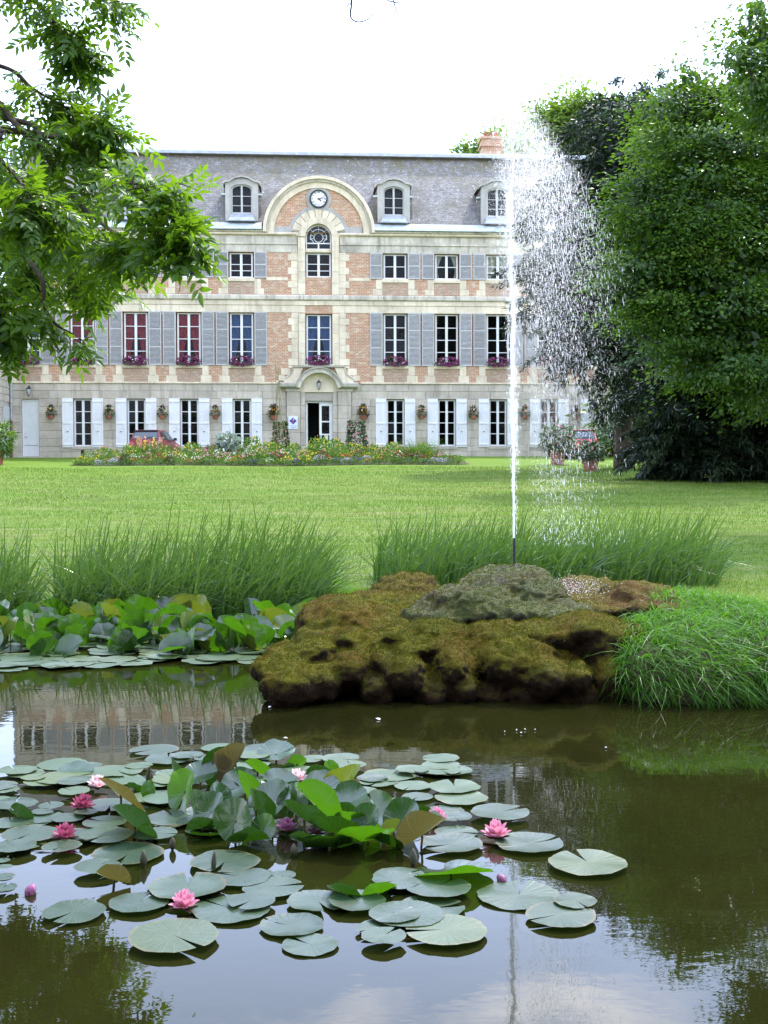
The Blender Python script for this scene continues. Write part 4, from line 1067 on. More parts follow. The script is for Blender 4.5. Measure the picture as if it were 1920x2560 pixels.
def jetx(z): return tx0 - .004 - .028*(z-tz0)/H
parts = []
def tiny(C, w):
    """fine mist: four-faced droplets"""
    n = len(C); o = np.array([(0, 0, 1.0), (.94, 0, -.33), (-.47, .82, -.33), (-.47, -.82, -.33)]); V = (C[:, None] + o[None]*w[:, None, None]).reshape(-1, 3)
    f = np.array([(0, 1, 2), (0, 2, 3), (0, 3, 1), (1, 3, 2)]); return V, (np.arange(n)[:, None, None]*4+f[None]).reshape(-1, 3)
def curtain(n, xs, fade, spread=.02, y_=.16):
    """positions in the veil that the wind carries to the right of the jet"""
    x0 = np.abs(rng.normal(0, xs, n)) + rng.exponential(xs*.45, n); top = tz0 + H*(1.02-.52*np.clip(x0, 0, .8)**1.25); t_ = rng.exponential(fade, n)
    zz = top - (top-tz0+.05)*t_; dr = x0 + .15*t_**1.1
    k = (dr < .78) & (t_ < 1); return np.stack([tx0-.02+dr+rng.normal(0, spread, n), JY+rng.normal(.05, y_, n), zz], -1)[k]
# drops torn from the jet on its way up
n = 1500; z = tz0 + H*np.power(U(0, 1, n), .6)*1.03; sp = .010+.045*((z-tz0)/H)**1.5
C = np.stack([jetx(z)+rng.normal(0, 1, n)*sp + .01, JY+rng.normal(0, 1, n)*sp, z], -1)
parts.append(drops(C, unit(np.stack([rng.normal(0, .12, n), rng.normal(0, .1, n), np.ones(n)], -1)), U(.012, .045, n), U(.002, .006, n)))
# crown and left shoulder
n = 900; z = tz0 + H*U(.62, 1.02, n); C = np.stack([jetx(z)-.02-np.abs(rng.normal(0, .07, n))*(1.15-((z-tz0)/H-.62)*1.2), JY+rng.normal(0, .12, n), z], -1)
parts.append(drops(C, unit(np.stack([rng.normal(.25, .25, n), rng.normal(0, .2, n), -np.ones(n)], -1)), U(.008, .018, n), U(.002, .005, n)))
n = 5000; z = tz0 + H*U(.55, 1.03, n); C = np.stack([jetx(z)+.02-np.abs(rng.normal(0, .075, n)), JY+rng.normal(0, .1, n), z], -1); parts.append(tiny(C, U(.0012, .0026, n)))
# the falling veil: streaks, then fine mist
C = curtain(4600, .21, .40); n = len(C)
parts.append(drops(C, unit(np.stack([.10+rng.normal(0, .05, n), rng.normal(0, .05, n), -np.ones(n)], -1)), U(.014, .050, n), U(.0015, .0040, n)))
C = curtain(40000, .21, .45, .03, .14); parts.append(tiny(C, U(.0011, .0027, len(C))))
C = curtain(8000, .08, .55, .02, .08); parts.append(tiny(C, U(.0012, .0027, len(C))))
n = 9000; z = tz0 + H*U(.15, 1.0, n); C = np.stack([jetx(z)+rng.normal(.01, .025, n), JY+rng.normal(0, .03, n), z], -1); parts.append(tiny(C, U(.0012, .0025, n)))
# splashes on the rock
sc_ = at_y(1420, 1490, 8.55); n = 1700
C = np.stack([sc_.x-.05+rng.normal(0, .17, n), 8.5+rng.normal(0, .2, n), sc_.z+.02+np.abs(rng.normal(0, .055, n))], -1)
parts.append(drops(C, rdir(n), U(.004, .010, n), U(.003, .006, n)))
V, F = joinVF(parts); V = V - np.array([base.x, base.y, base.z])
tag(link('spray', meshdata('spray', V, F, mat['spray']), FT), kind='stuff')
# a few fallen petals and bubbles on the water
mat['petal_scrap'] = M('petal_scrap', (.72, .70, .70), None, rough=.6)
for (u, v, w) in ((675, 1768, 15), (945, 1798, 18), (713, 1846, 14), (1292, 1826, 7), (1303, 1833, 9), (1312, 1824, 6), (1338, 1825, 7), (1262, 1830, 5), (1515, 1870, 9)):
    p = at_z(u, v, .004); r = w*p.y/FPX/2
    o = link('floating_petal', meshdata('floating_petal', [(-r, 0, .0), (-r*.3, -r*.6, .004), (r, 0, .002), (r*.2, r*.7, .005), (0, 0, .008)], [(0, 1, 4), (1, 2, 4), (2, 3, 4), (3, 0, 4)], mat['petal_scrap']))
    o.location = p; o.rotation_euler = (0, 0, rnd.uniform(0, 6)); tag(o, 'tiny white petal floating on the dark water before the rock', 'petal', 'petals floating before the rock')

# ------------------------------------------------------------------ grass tussock on the right
mat['tussock'] = leafmat('tussock_blade', (.028, .100, .006), (.075, .205, .013), (.15, .37, .016), .38, .45, .3, cc=(.11, .24, .025))
TUS = empty('grass_tussock', (1.75, 7.3, 0), label='big bright green grass tussock overhanging the water beside the rock', cat='grass')
lob = [L(1700, 1690, 7.3, 420, 260, .55), L(1800, 1650, 7.7, 420, 260, .7), L(1600, 1680, 7.15, 180, 220, .35), L(1900, 1660, 7.4, 320, 230, .6), L(1720, 1580, 7.9, 330, 150, .5), L(2050, 1640, 7.5, 350, 250, .6)]
me = roughen(lobe_mesh(lob, .04), .03, .04, 4.2, 5.0); me.materials.clear(); me.materials.append(mat['soil']); me.transform(Matrix.Translation(-TUS.location)); link('earth_mound', me, TUS)
n = len(me.polygons); ce = np.empty(n*3); no = np.empty(n*3); ar = np.empty(n)
me.polygons.foreach_get('center', ce); me.polygons.foreach_get('normal', no); me.polygons.foreach_get('area', ar); ce = ce.reshape(-1, 3); no = no.reshape(-1, 3)
w_ = ar*((no[:, 1] < .6)*1.0)*(ce[:, 2] > .03); w_ /= w_.sum()
nb = 15000; k_ = rng.choice(n, nb, p=w_)
P_ = ce[k_]+rng.normal(0, .02, (nb, 3)); N_ = no[k_]
D_ = unit(N_*.75 + rng.normal(0, .35, (nb, 3)) + np.array([.05, -.15, .45]))
bn = np.stack([rng.normal(.22, .32, nb), rng.normal(-.2, .28, nb), -U(.45, 1.05, nb)], -1)
r_ = np.repeat(np.clip(rng.normal(.45, .22, nb), 0, 1), 10)
V, F = ribbons(P_, D_, U(.10, .27, nb)*np.clip((P_[:, 2]+.12)/.3, .45, 1), U(.0055, .0105, nb), bn, 4)
nI = 120    # the nearest blades are pieces of their own
order = np.argsort(P_[:, 1] - P_[:, 2]*.2); sel = set(order[:nI*6:6].tolist())
keepb = np.array([i not in sel for i in range(nb)])
Vr = V.reshape(nb, 10, 3); Fq = np.array([[0, 1, 3, 2], [2, 3, 5, 4], [4, 5, 7, 6], [6, 7, 9, 8]])
Vk = Vr[keepb].reshape(-1, 3); Fk = (np.arange(keepb.sum())[:, None, None]*10 + Fq[None]).reshape(-1, 4)
tag(link('blades', meshdata('blades', Vk, Fk, mat['tussock'], False, r_.reshape(nb, 10)[keepb].ravel()), TUS), kind='stuff')
for i in sorted(sel):
    link('blade', meshdata('blade', Vr[i], Fq, mat['tussock'], False, r_.reshape(nb, 10)[i]), TUS)

# ------------------------------------------------------------------ reed beds
mat['reed'] = leafmat('reed_blade', (.020, .062, .012), (.055, .125, .026), (.13, .25, .025), .34, .36, .5, cc=(.13, .19, .07))
def reeds(name, label, us, ybase, n, Lm, Ls, lean, nind, dens=None):
    x = np.empty(n); y = np.empty(n)
    u = us[0]+(us[1]-us[0])*U(0, 1, n)
    y = ybase[0] + (ybase[1]-ybase[0])*U(0, 1, n)
    x = (u-960)*y/FPX
    z = np.maximum(height(x, y), -.05)-.03
    cx, cy = float(x.mean()), float(y.mean()); t = empty(name, (cx, cy, 0), label=label, cat='reeds')
    P_ = np.stack([x-cx, y-cy, z], -1)
    L_ = np.clip(rng.normal(Lm, Ls, n), .35, 1.5)
    e = (u-us[0])/(us[1]-us[0])
    L_ *= np.interp(e, [0, .04, .15, .5, .8, .95, 1], [.75, .95, .95, 1.0, 1.05, .9, .6])
    D_ = unit(np.stack([rng.normal(0, .10, n)+lean*.25*e, rng.normal(-.02, .09, n), np.ones(n)], -1))
    bl = np.clip(rng.gamma(2.0, .23, n), 0, .8)
    an = rng.normal(0, .9, n)
    bn = np.stack([bl*U(.5, 1.3, n)*np.sign(rng.normal(.25+lean, .7, n)), -np.abs(np.sin(an))*bl*.5, -bl*U(.5, 1.1, n)], -1)
    W_ = U(.013, .027, n)
    side = unit(np.stack([np.ones(n), rng.normal(0, .7, n), np.zeros(n)], -1))
    sg = 7
    V, F = ribbons(P_, D_, L_, W_, bn, sg, side, .55, .8); K = 2*(sg+1)
    Vr = V.reshape(n, K, 3); Fq = np.array([[2*i, 2*i+1, 2*i+3, 2*i+2] for i in range(sg)]); rr = np.clip(rng.normal(.42, .24, n), 0, 1)
    idx = np.argsort(P_[:, 1])[:nind*4:4]; kp = np.ones(n, bool); kp[idx] = False
    tag(link('blades', meshdata('blades', Vr[kp].reshape(-1, 3), (np.arange(kp.sum())[:, None, None]*K+Fq[None]).reshape(-1, 4), mat['reed'], False, np.repeat(rr[kp], K)), t), kind='stuff')
    for i in idx: link('blade', meshdata('blade', Vr[i], Fq, mat['reed'], False, np.repeat(rr[i], K)), t)
reeds('reed_bed', 'broad tall clump of arching reeds behind the raised lily leaves', (128, 800), (10.35, 11.5), 2000, .90, .12, .55, 130)
reeds('reed_bed', 'narrow clump of fine reeds cut by the picture edge beside the white pot', (-160, 78), (10.3, 11.3), 480, .84, .12, .1, 50) if False else reeds('reed_bed', 'fine loose reeds left of the broad reed clump', (-160, 78), (10.3, 11.3), 480, .84, .12, .1, 50)
reeds('reed_bed', 'long bed of pale arching reeds behind the fountain rock', (935, 1790), (11.2, 12.6), 1800, .74, .10, .6, 110)
# ------------------------------------------------------------------ water lilies
def pad_mat(name, top_a, top_b, under, tcol, am, rough=.3, spec=.6):
    t = NT(name); o = t.coord('obj'); gm = t.new('ShaderNodeNewGeometry')
    gr = t.new('ShaderNodeTexGradient', gradient_type='RADIAL'); t.lk(o, gr.inputs[0])
    ves = t.math('ABSOLUTE', t.math('SUBTRACT', t.math('FRACT', t.math('MULTIPLY', gr.outputs['Fac'], 22.0)), .5))
    vein = t.ramp(ves, [(.0, 1.0), (.07, 0.0)])
    p = t.coord('pos')
    r = t.rand()
    top = t.mix(r, top_a, top_b)
    top = t.mix(t.ramp(t.noise(p, 30, 6, .7), [(.35, 0.0), (.75, .5)]), top, (top_a[0]*.6, top_a[1]*.65, top_a[2]*.6))
    top = t.mix(t.math('MULTIPLY', vein, .28), top, (top_b[0]*1.5, top_b[1]*1.3, top_b[2]*1.5))
    top = t.mix(t.ramp(t.noise(p, 60, 3, .6), [(.70, 0.0), (.74, .8)]), top, (.03, .02, .012))
    ln = t.new('ShaderNodeVectorMath', operation='LENGTH'); t.lk(o, ln.inputs[0])
    if am < .15:   # old pads brown from the rim inwards
        rim = t.ramp(t.math('ADD', ln.outputs['Value'], t.math('MULTIPLY', t.math('SUBTRACT', t.noise(p, 14, 4), .5), .35)), [(.90, 0.0), (1.0, 1.0)])
        old = t.ramp(t.math('FRACT', t.math('MULTIPLY', r, 7.31)), [(.55, .12), (.75, .8)]); top = t.mix(t.math('MULTIPLY', rim, old), top, (.10, .075, .025))
        top = t.mix(t.ramp(t.math('FRACT', t.math('MULTIPLY', r, 3.77)), [(.80, 0.0), (.95, .35)]), top, (.11, .13, .03))
        top = t.mix(t.ramp(t.noise(p, 22, 5, .7), [(.62, 0.0), (.68, .7)]), top, (.035, .035, .012))
    un = t.mix(t.math('MULTIPLY', vein, .75), under, (under[0]*2.4, under[1]*2.2, under[2]*2.2))
    col = t.mix(gm.outputs['Backfacing'], top, un)
    n = t.bump(t.math('MULTIPLY', vein, -1.0), .25, .006); n = t.bump(t.noise(p, 45, 4), .18, .006, n)
    t.fin(col, t.math('ADD', t.math('MULTIPLY', t.noise(p, 9, 4), .25), rough-.1), n, spec, **{'Coat Weight': .6 if am > .15 else .08, 'Coat Roughness': .16})
    return t.translucent(t.mix(.3, tcol, col), am)
mat['pad'] = pad_mat('lily_pad', (.017, .040, .016), (.032, .060, .025), (.08, .06, .03), (.12, .26, .02), .10, .36, .6)
mat['pad_pale'] = pad_mat('pale_lily_pad', (.040, .078, .027), (.060, .095, .038), (.08, .06, .03), (.14, .28, .03), .10, .42, .5)
mat['lily_leaf'] = pad_mat('raised_lily_leaf', (.011, .040, .006), (.020, .058, .010), (.016, .052, .004), (.10, .29, .004), .36, .24, .8)
mat['lily_under'] = pad_mat('brown_lily_leaf', (.05, .10, .025), (.06, .11, .03), (.10, .072, .028), (.18, .17, .02), .22, .4, .5)
mat['lily_yellow'] = pad_mat('yellowing_lily_leaf', (.07, .11, .015), (.09, .13, .02), (.08, .095, .014), (.20, .28, .012), .34, .35, .5)
mat['lily_dark'] = pad_mat('shaded_lily_leaf', (.014, .045, .008), (.022, .062, .012), (.014, .042, .006), (.05, .16, .003), .16, .22, .9)  # raised leaf copy with the shade of the cluster put into its tone
mat['stalk'] = M('lily_stalk', (.10, .075, .03), (.06, .08, .02), 8, .5)
def leaf_disc(R, fold=0.0, curl=0.0, wav=0.0, seed=0, rings=6, seg=40, notch=.12, rimup=0.0, oval=1.0):
    """round leaf, notch at -y, midrib along y, folded about the midrib"""
    rr = random.Random(seed); ph = [rr.uniform(0, 6.28) for _ in range(4)]
    V = []; F = []
    for i in range(rings+1):
        t = i/rings
        for j in range(seg+1):
            a = -pi/2 + notch*(.35+.65*t) + (2*pi-2*notch*(.35+.65*t))*j/seg
            edge = 1 + .012*math.sin(a*9+ph[0]) + .01*math.sin(a*17+ph[1])
            x, y = R*t*edge*math.cos(a)*oval, R*t*edge*math.sin(a)
            z = 0
            if fold:
                ax = abs(x); f = fold*(.6+.4*ax/R); z += ax*math.sin(f); x = math.copysign(ax*math.cos(f), x)
            z += curl*R*(t**2)*(.6+.4*math.cos(a*2+ph[2])) + wav*R*t*t*math.sin(3*a+ph[3]) + wav*.5*R*t**3*math.sin(7*a+ph[1]) + rimup*R*max(0, t-.72)**1.0*.9
            V.append((x, y, z))
    w = seg+1
    for i in range(rings):
        for j in range(seg):
            F.append((i*w+j, (i+1)*w+j, (i+1)*w+j+1, i*w+j+1))
    return V, F
def frame_rot(nrm, mid):
    n_ = Vector(nrm).normalized(); y_ = Vector(mid); y_ = (y_ - n_*y_.dot(n_)).normalized(); x_ = y_.cross(n_)
    return Matrix((x_, y_, n_)).transposed().to_4x4()
PADS = [leaf_disc(1, 0, rnd.uniform(-.01, .025), rnd.uniform(.004, .022), i, 5, 36, rnd.uniform(.05, .2), rnd.choice([0, 0, .08, .2])) for i in range(9)]
PADM = [meshdata('lily_pad', V, F, mat['pad'], True) for V, F in PADS]
PADP = [meshdata('lily_pad', V, F, mat['pad_pale'], True) for V, F in PADS]
padno = 0
PADL = []; RAISED = []
def pad(u, v, w, pale=False, label=None, group=None, z=None, tilt=None, hscale=1.0):
    global padno
    p = at_z(u, v, .006); R = w*p.y/FPX/2
    o = link('lily_pad', (PADP if pale else PADM)[rnd.randrange(9)])
    o.location = (p.x, p.y, (.006 + .0035*(padno % 6)) if z is None else z); o.rotation_euler = (tilt or rnd.uniform(-.015, .015), rnd.uniform(-.015, .015), rnd.uniform(0, 6.28))
    o.scale = (R, R*hscale, R); padno += 1
    PADL.append((o, u, v, w, pale, label))
    return tag(o, label, 'lily pad', group)
def conv(lst, ox, oy, s): return [(ox+a[0]*s, oy+a[1]*s, a[2]*s) for a in lst]
Z4 = conv([(405,180,320), (110,240,260), (420,290,370), (215,292,160), (490,318,240), (40,362,170), (10,430,120), (330,465,170), (690,447,165), (760,235,330), (900,205,180),
           (1000,96,320), (1090,155,300), (1215,145,210), (1350,160,190), (1060,430,270), (1130,545,370), (270,505,140), (440,538,220), (70,566,260),
           (200,650,380), (680,572,290), (690,670,350), (400,742,260), (100,742,270), (830,765,470), (630,875,300), (1090,972,270), (900,1090,390),
           (1390,553,90), (15,812,100), (30,872,100), (25,938,150), (20,1005,180), (1480,130,200), (250,560,150), (560,515,160)], 0, 1840, .3858)
Z4 += conv([(480,1150,410)], 0, 1840, .3858)
Z5 = conv([(430,80,290), (725,88,310), (1050,162,210), (330,160,220), (640,155,240), (750,385,220), (770,500,195), (450,880,490), (560,985,410), (690,965,190), (845,960,190), (210,1050,420), (780,1055,430), (1310,222,240), (1160,290,160), (250,300,180), (840,300,150), (1000,270,180)], 400, 1840, .3617)
Z6 = conv([(480,125,240), (310,126,200), (130,128,220), (110,182,240), (310,202,220), (560,228,310), (600,285,320), (500,348,240), (340,268,190), (830,380,350), (560,412,210), (570,478,260), (540,557,380), (1000,548,410), (1350,672,470), (465,827,390), (940,847,500), (1275,912,260), (1190,982,420), (420,925,410), (280,985,440), (510,1072,490), (120,1040,250), (140,1122,270), (60,1060,180), (220,350,200), (150,300,220), (20,230,160)], 900, 1880, .422)
big = [(375, 2030, 195), (500, 1965, 170), (630, 2000, 140), (670, 2040, 125), (405, 1925, 170)]
big = [(a*1.1573, b*1.1573, c*1.1573) for a, b, c in big]
fill_ = [(rnd.uniform(-10, 620), rnd.uniform(1895, 2120), rnd.uniform(70, 130)) for _ in range(26)] + [(rnd.uniform(600, 1160), rnd.uniform(1895, 1995), rnd.uniform(75, 125)) for _ in range(18)] + [(rnd.uniform(380, 1000), rnd.uniform(2190, 2300), rnd.uniform(110, 160)) for _ in range(6)]
allp = Z4 + Z5 + Z6 + big + fill_
def lab_for(u, v, w):
    if abs(u-434) < 8 and v > 2330: return 'solitary round lily pad floating in front of all the other pads'
    if abs(u-1470) < 12 and abs(v-2164) < 12: return 'large lily pad with brown scraps on it, outermost towards the olive water'
    if abs(u-208) < 30 and abs(v-2284) < 25: return 'dark ribbed lily pad lying alone on the sky reflection left of the pink flower'
    if abs(u-156) < 12 and abs(v-1909) < 12: return 'pale oval lily pad alone on the reflection of the house'
    return None
for (u, v, w) in sorted(allp, key=lambda a: a[1]):
    pad(u, v, w, v < 2010 and rnd.random() < .8, lab_for(u, v, w))

# ---- raised leaves
GR = 'raised leaves of the near water lily colony'
def raised(u, v, w, h, ang, side='back', mt='lily_leaf', fold=.35, curl=.14, wav=.05, vb=None, label=None, oval=1.0, group=None, seed=None):
    vb = vb or v+h*.55
    b = at_z(u, vb, 0); c = at_y(u, v, b.y); R = 1.12*max(w, h)*b.y/FPX/2; c.z -= (.012 if vb > 1700 else .02)
    m_ = Vector((math.cos(math.radians(ang)), 0, math.sin(math.radians(ang)))); p_ = Vector((-m_.z, 0, m_.x)); p_ = p_ if p_.z >= 0 else -p_
    cs = min(.97, h/w); sn = math.sqrt(1-cs*cs)
    cam_ = Vector((0, -1, .15)).normalized()
    nrm = (cam_ if side == 'up' else -cam_)*cs + p_*sn
    V, F = leaf_disc(R, fold, curl, wav, seed if seed is not None else rnd.randrange(9999), 7, 40, .10, 0, oval)
    rot = frame_rot(nrm, m_)
    t = empty('raised_lily_leaf', (b.x, b.y, 0)); off = c-b
    V = [rot @ Vector(q) + off for q in V]
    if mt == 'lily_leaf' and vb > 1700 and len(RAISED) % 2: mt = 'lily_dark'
    lf = link('leaf', meshdata('leaf', V, F, mat[mt], True), t)
    # stalk from the bottom of the pond to the notch of the leaf
    q = off
    m = MB(); m.tube(catmull([Vector((rnd.uniform(-.02, .02), .02, -.12)), Vector((q.x*.3, q.y*.3+.012, q.z*.45)), q], 5), .0045, 6); m.build('stalk', mat['stalk'], t)
    RAISED.append((t, u, v, max(w, h), side, label))
    return tag(t, label, 'lily leaf', group)
R_ = raised
R_(301, 1981, 134, 58, -34, 'back', 'lily_under', .15, .03, vb=2035, label='tilted lily leaf showing its golden veined underside beside a pale flower')
R_(335, 2057, 132, 62, -35, 'back', 'lily_leaf', .25, vb=2100, label='big green lily leaf slanting down between two crimson flowers')
R_(464, 1970, 100, 70, 78, 'up', 'lily_leaf', .35, vb=2030, label='upright dark rounded lily leaf with a thin stalk, first of the raised cluster')
R_(436, 1922, 55, 30, 115, 'back', 'lily_leaf', .3, vb=1975)
R_(500, 1930, 80, 40, 10, 'up', 'lily_leaf', .2, vb=1975)
R_(566, 1912, 110, 48, 52, 'back', 'lily_leaf', .55, vb=1962, label='sharply folded lily leaf rising highest behind the upright pair')
R_(590, 1905, 105, 34, 56, 'back', 'lily_under', .8, vb=1965)
R_(590, 2042, 102, 92, 82, 'up', 'lily_leaf', .22, vb=2112, label='large upright oval lily leaf half in shadow in the middle of the cluster')
R_(570, 1977, 60, 48, 20, 'up', 'lily_leaf', .3, vb=2010)
R_(546, 1982, 60, 38, 120, 'up', 'lily_leaf', .3, vb=2020)
R_(613, 1975, 108, 50, -58, 'back', 'lily_leaf', .4, vb=2035)
R_(525, 2081, 94, 28, 3, 'back', 'lily_leaf', .1, vb=2094)
R_(662, 2062, 66, 56, 60, 'up', 'lily_leaf', .15, vb=2095)
R_(505, 2060, 70, 40, 15, 'back', 'lily_leaf', .2, vb=2085)
R_(643, 1922, 72, 36, -32, 'back', 'lily_leaf', .4, vb=1950)
R_(690, 1880, 90, 28, 6, 'up', 'lily_leaf', .25, vb=1898)
R_(742, 1903, 48, 34, 25, 'back', 'lily_leaf', .2, vb=1925)
R_(722, 1915, 30, 24, 25, 'back', 'lily_leaf', .2, vb=1930)
R_(717, 1997, 84, 28, -78, 'back', 'lily_under', .5, vb=2045)
R_(735, 1990, 80, 60, 70, 'up', 'lily_leaf', .2, vb=2040)
R_(790, 2005, 134, 74, -42, 'back', 'lily_leaf', .3, vb=2080, label='widest green lily leaf leaning over the dark purple flower')
R_(858, 1948, 110, 58, 38, 'back', 'lily_yellow', .18, vb=1985, label='yellowing lily leaf with pale ribs and a brown folded edge')
R_(826, 1915, 42, 34, -60, 'back', 'lily_leaf', .2, vb=1940)
R_(790, 1930, 70, 26, 14, 'back', 'lily_leaf', .3, vb=1950)
R_(945, 2022, 98, 56, -62, 'up', 'lily_leaf', .3, vb=2065, label='silvery upright lily leaf catching the sky beside the folded pair')
R_(1008, 2040, 98, 78, 60, 'up', 'lily_leaf', .18, vb=2080)
R_(985, 2070, 60, 42, 60, 'back', 'lily_yellow', .55, vb=2100)
R_(1048, 2022, 58, 28, -12, 'back', 'lily_leaf', .25, vb=2045)
R_(1055, 2080, 128, 40, 33, 'back', 'lily_under', .7, vb=2125, label='rolled brown lily leaf with a ribbed back before a pink flower')
R_(865, 2030, 76, 42, -10, 'back', 'lily_leaf', .3, vb=2060)
R_(888, 2058, 112, 48, -18, 'back', 'lily_leaf', .3, vb=2085)
R_(822, 2109, 118, 42, 4, 'back', 'lily_leaf', .3, vb=2130)
R_(910, 2095, 150, 62, 10, 'back', 'lily_leaf', .25, vb=2128)  # dark leaf added where there is only shadow and reflection
R_(960, 2100, 90, 40, -20, 'back', 'lily_leaf', .25, vb=2128)
R_(1128, 2176, 190, 42, 4, 'back', 'lily_leaf', .2, .04, vb=2192, label='boat-shaped green lily leaf lying on its side near the rolled brown one')
R_(862, 2226, 90, 40, -18, 'back', 'lily_leaf', .2, vb=2246)
R_(948, 2224, 92, 42, 20, 'back', 'lily_leaf', .2, vb=2244)
R_(51, 2030, 60, 46, -28, 'back', 'lily_leaf', .25, vb=2052)
R_(375, 1968, 46, 26, 90, 'back', 'lily_leaf', .25, vb=1995)
R_(336, 1965, 40, 24, -20, 'back', 'lily_leaf', .25, vb=1982)
R_(282, 2190, 80, 30, -14, 'back', 'lily_under', .9, vb=2215, label='curled tan lily leaf standing alone in the sky reflection')
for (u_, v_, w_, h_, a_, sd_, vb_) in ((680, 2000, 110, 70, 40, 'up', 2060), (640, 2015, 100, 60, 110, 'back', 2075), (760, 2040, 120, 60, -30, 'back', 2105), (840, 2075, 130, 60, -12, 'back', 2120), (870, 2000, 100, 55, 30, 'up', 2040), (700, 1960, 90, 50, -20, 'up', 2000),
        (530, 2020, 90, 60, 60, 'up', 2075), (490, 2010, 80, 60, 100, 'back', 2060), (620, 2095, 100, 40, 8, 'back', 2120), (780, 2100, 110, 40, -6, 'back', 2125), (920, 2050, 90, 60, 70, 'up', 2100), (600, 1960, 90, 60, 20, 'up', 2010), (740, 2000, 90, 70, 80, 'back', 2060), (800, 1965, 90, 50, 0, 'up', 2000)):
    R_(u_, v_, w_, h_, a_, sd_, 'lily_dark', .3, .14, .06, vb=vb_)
R_(185, 1930, 90, 26, 4, 'up', 'lily_leaf', .1, vb=1944)

# ---- flowers and buds
def petal(L_, W_, cup, tipc=.0):
    V = []; F = []; ns, nw = 6, 4
    for i in range(ns+1):
        t = i/ns; w = W_*math.sin(pi*min(1, (t*.86+.10)))**.8 if t < 1 else 0.0
        w = max(w, .0008)
        for j in range(nw+1):
            s = (j/nw-.5)*2
            V.append((s*w/2, L_*t, cup*L_*(t**2)*.6 + .25*w*(s*s)))
    for i in range(ns):
        for j in range(nw): F.append((i*(nw+1)+j, i*(nw+1)+j+1, (i+1)*(nw+1)+j+1, (i+1)*(nw+1)+j))
    return V, F
def petal_mat(name, inner, outer):
    t = NT(name); o = t.coord('obj'); sp = t.new('ShaderNodeSeparateXYZ'); t.lk(o, sp.inputs[0])
    f = t.new('ShaderNodeMapRange'); f.inputs['From Max'].default_value = .05; t.lk(sp.outputs['Y'], f.inputs['Value'])
    col = t.mix(f.outputs[0], inner, outer)
    col = t.mix(t.ramp(t.noise(o, 90, 3), [(.4, 0.0), (.8, .25)]), col, (1, 1, 1))
    t.fin(col, .45, None, .35); return t.translucent(col, .35)
PM = {'crimson': petal_mat('crimson_petal', (.24, .010, .055), (.38, .025, .11)), 'pink': petal_mat('pink_petal', (.52, .07, .17), (.70, .28, .40)),
      'pale': petal_mat('pale_pink_petal', (.74, .36, .40), (.85, .66, .68)), 'purple': petal_mat('purple_petal', (.22, .025, .12), (.40, .12, .26))}
mat['stamen'] = M('stamen', (.75, .30, .03), None, rough=.6)
mat['sepal'] = M('sepal', (.05, .035, .022), (.035, .045, .015), 20, .6)
PET = {c: [meshdata('petal', *petal(.05, .025, c_), PM[c], True) for c_ in (.15, .35, .55)] for c in PM}
SEP = meshdata('sepal', *petal(.055, .024, .1), mat['sepal'], True)
STM = MB()
for q in range(22):
    a = q*2.4; r = .004+.010*(q/22); STM.tube([(r*math.cos(a), r*math.sin(a), .005), (r*1.3*math.cos(a), r*1.3*math.sin(a), .026)], .0014, 4)
STM = STM.data('stamens', mat['stamen'])
def flower(u, v, w, col, openn, label, tilt=0.0):
    vb = v + w*.30; p = at_z(u, vb, .0); s = w*p.y/FPX/.098
    t = empty('water_lily_flower', (p.x, p.y, .010)); t.rotation_euler = (tilt, rnd.uniform(-.1, .1), rnd.uniform(0, 6)); t.scale = (s, s, s)
    for wh, (num, el, ln, off) in enumerate(((8, 12, 1.0, .004), (8, 34, 1.0, .005), (8, 56, .92, .004), (6, 74, .75, .003))):
        el = el + (1-openn)*28
        for i in range(num):
            o = link('petal', PET[col][min(2, wh)], t); a = 2*pi*(i+.5*(wh % 2))/num + rnd.uniform(-.09, .09)
            o.rotation_euler = (math.radians(min(86, el+rnd.uniform(-7, 7))), 0, a); o.location = (-math.sin(a)*off, math.cos(a)*off, .004*wh+.004); k_ = ln*rnd.uniform(.9, 1.06); o.scale = (k_*1.05, k_, k_)
    for i in range(4):
        o = link('sepal', SEP, t); o.rotation_euler = (math.radians(rnd.uniform(0, 10)), 0, pi/2*i+.4); o.scale = (1, .95, 1)
    link('stamens', STM, t)
    return tag(t, label, 'flower')
flower(206, 2010, 66, 'crimson', .75, 'crimson water lily bloom under the tilted golden leaf')
flower(162, 2085, 72, 'crimson', .65, 'crimson water lily cup standing over the big pad at the pond edge of the colony')
flower(460, 2257, 78, 'pink', .8, 'open pink water lily in front, alone among flat pads')
flower(746, 1943, 58, 'pale', .8, 'pale pink water lily high in the raised leaf cluster')
flower(889, 2011, 44, 'pale', .3, 'half-closed pale water lily above a pink one')
flower(917, 2048, 52, 'pink', .4, 'cupped pink water lily beside the silvery upright leaf')
flower(718, 2068, 62, 'purple', .6, 'dark purple water lily in the shade of the widest leaf')
flower(793, 2075, 52, 'purple', .6, 'dim purple water lily hidden beneath the widest leaf')
flower(1092, 2042, 58, 'pink', .7, 'pink water lily peeping from behind the rolled brown leaf')
flower(1240, 2080, 80, 'pink', .85, 'large open pink water lily on the outermost row of pads')
flower(243, 1960, 56, 'pale', .6, 'pale water lily half hidden behind the golden leaf')
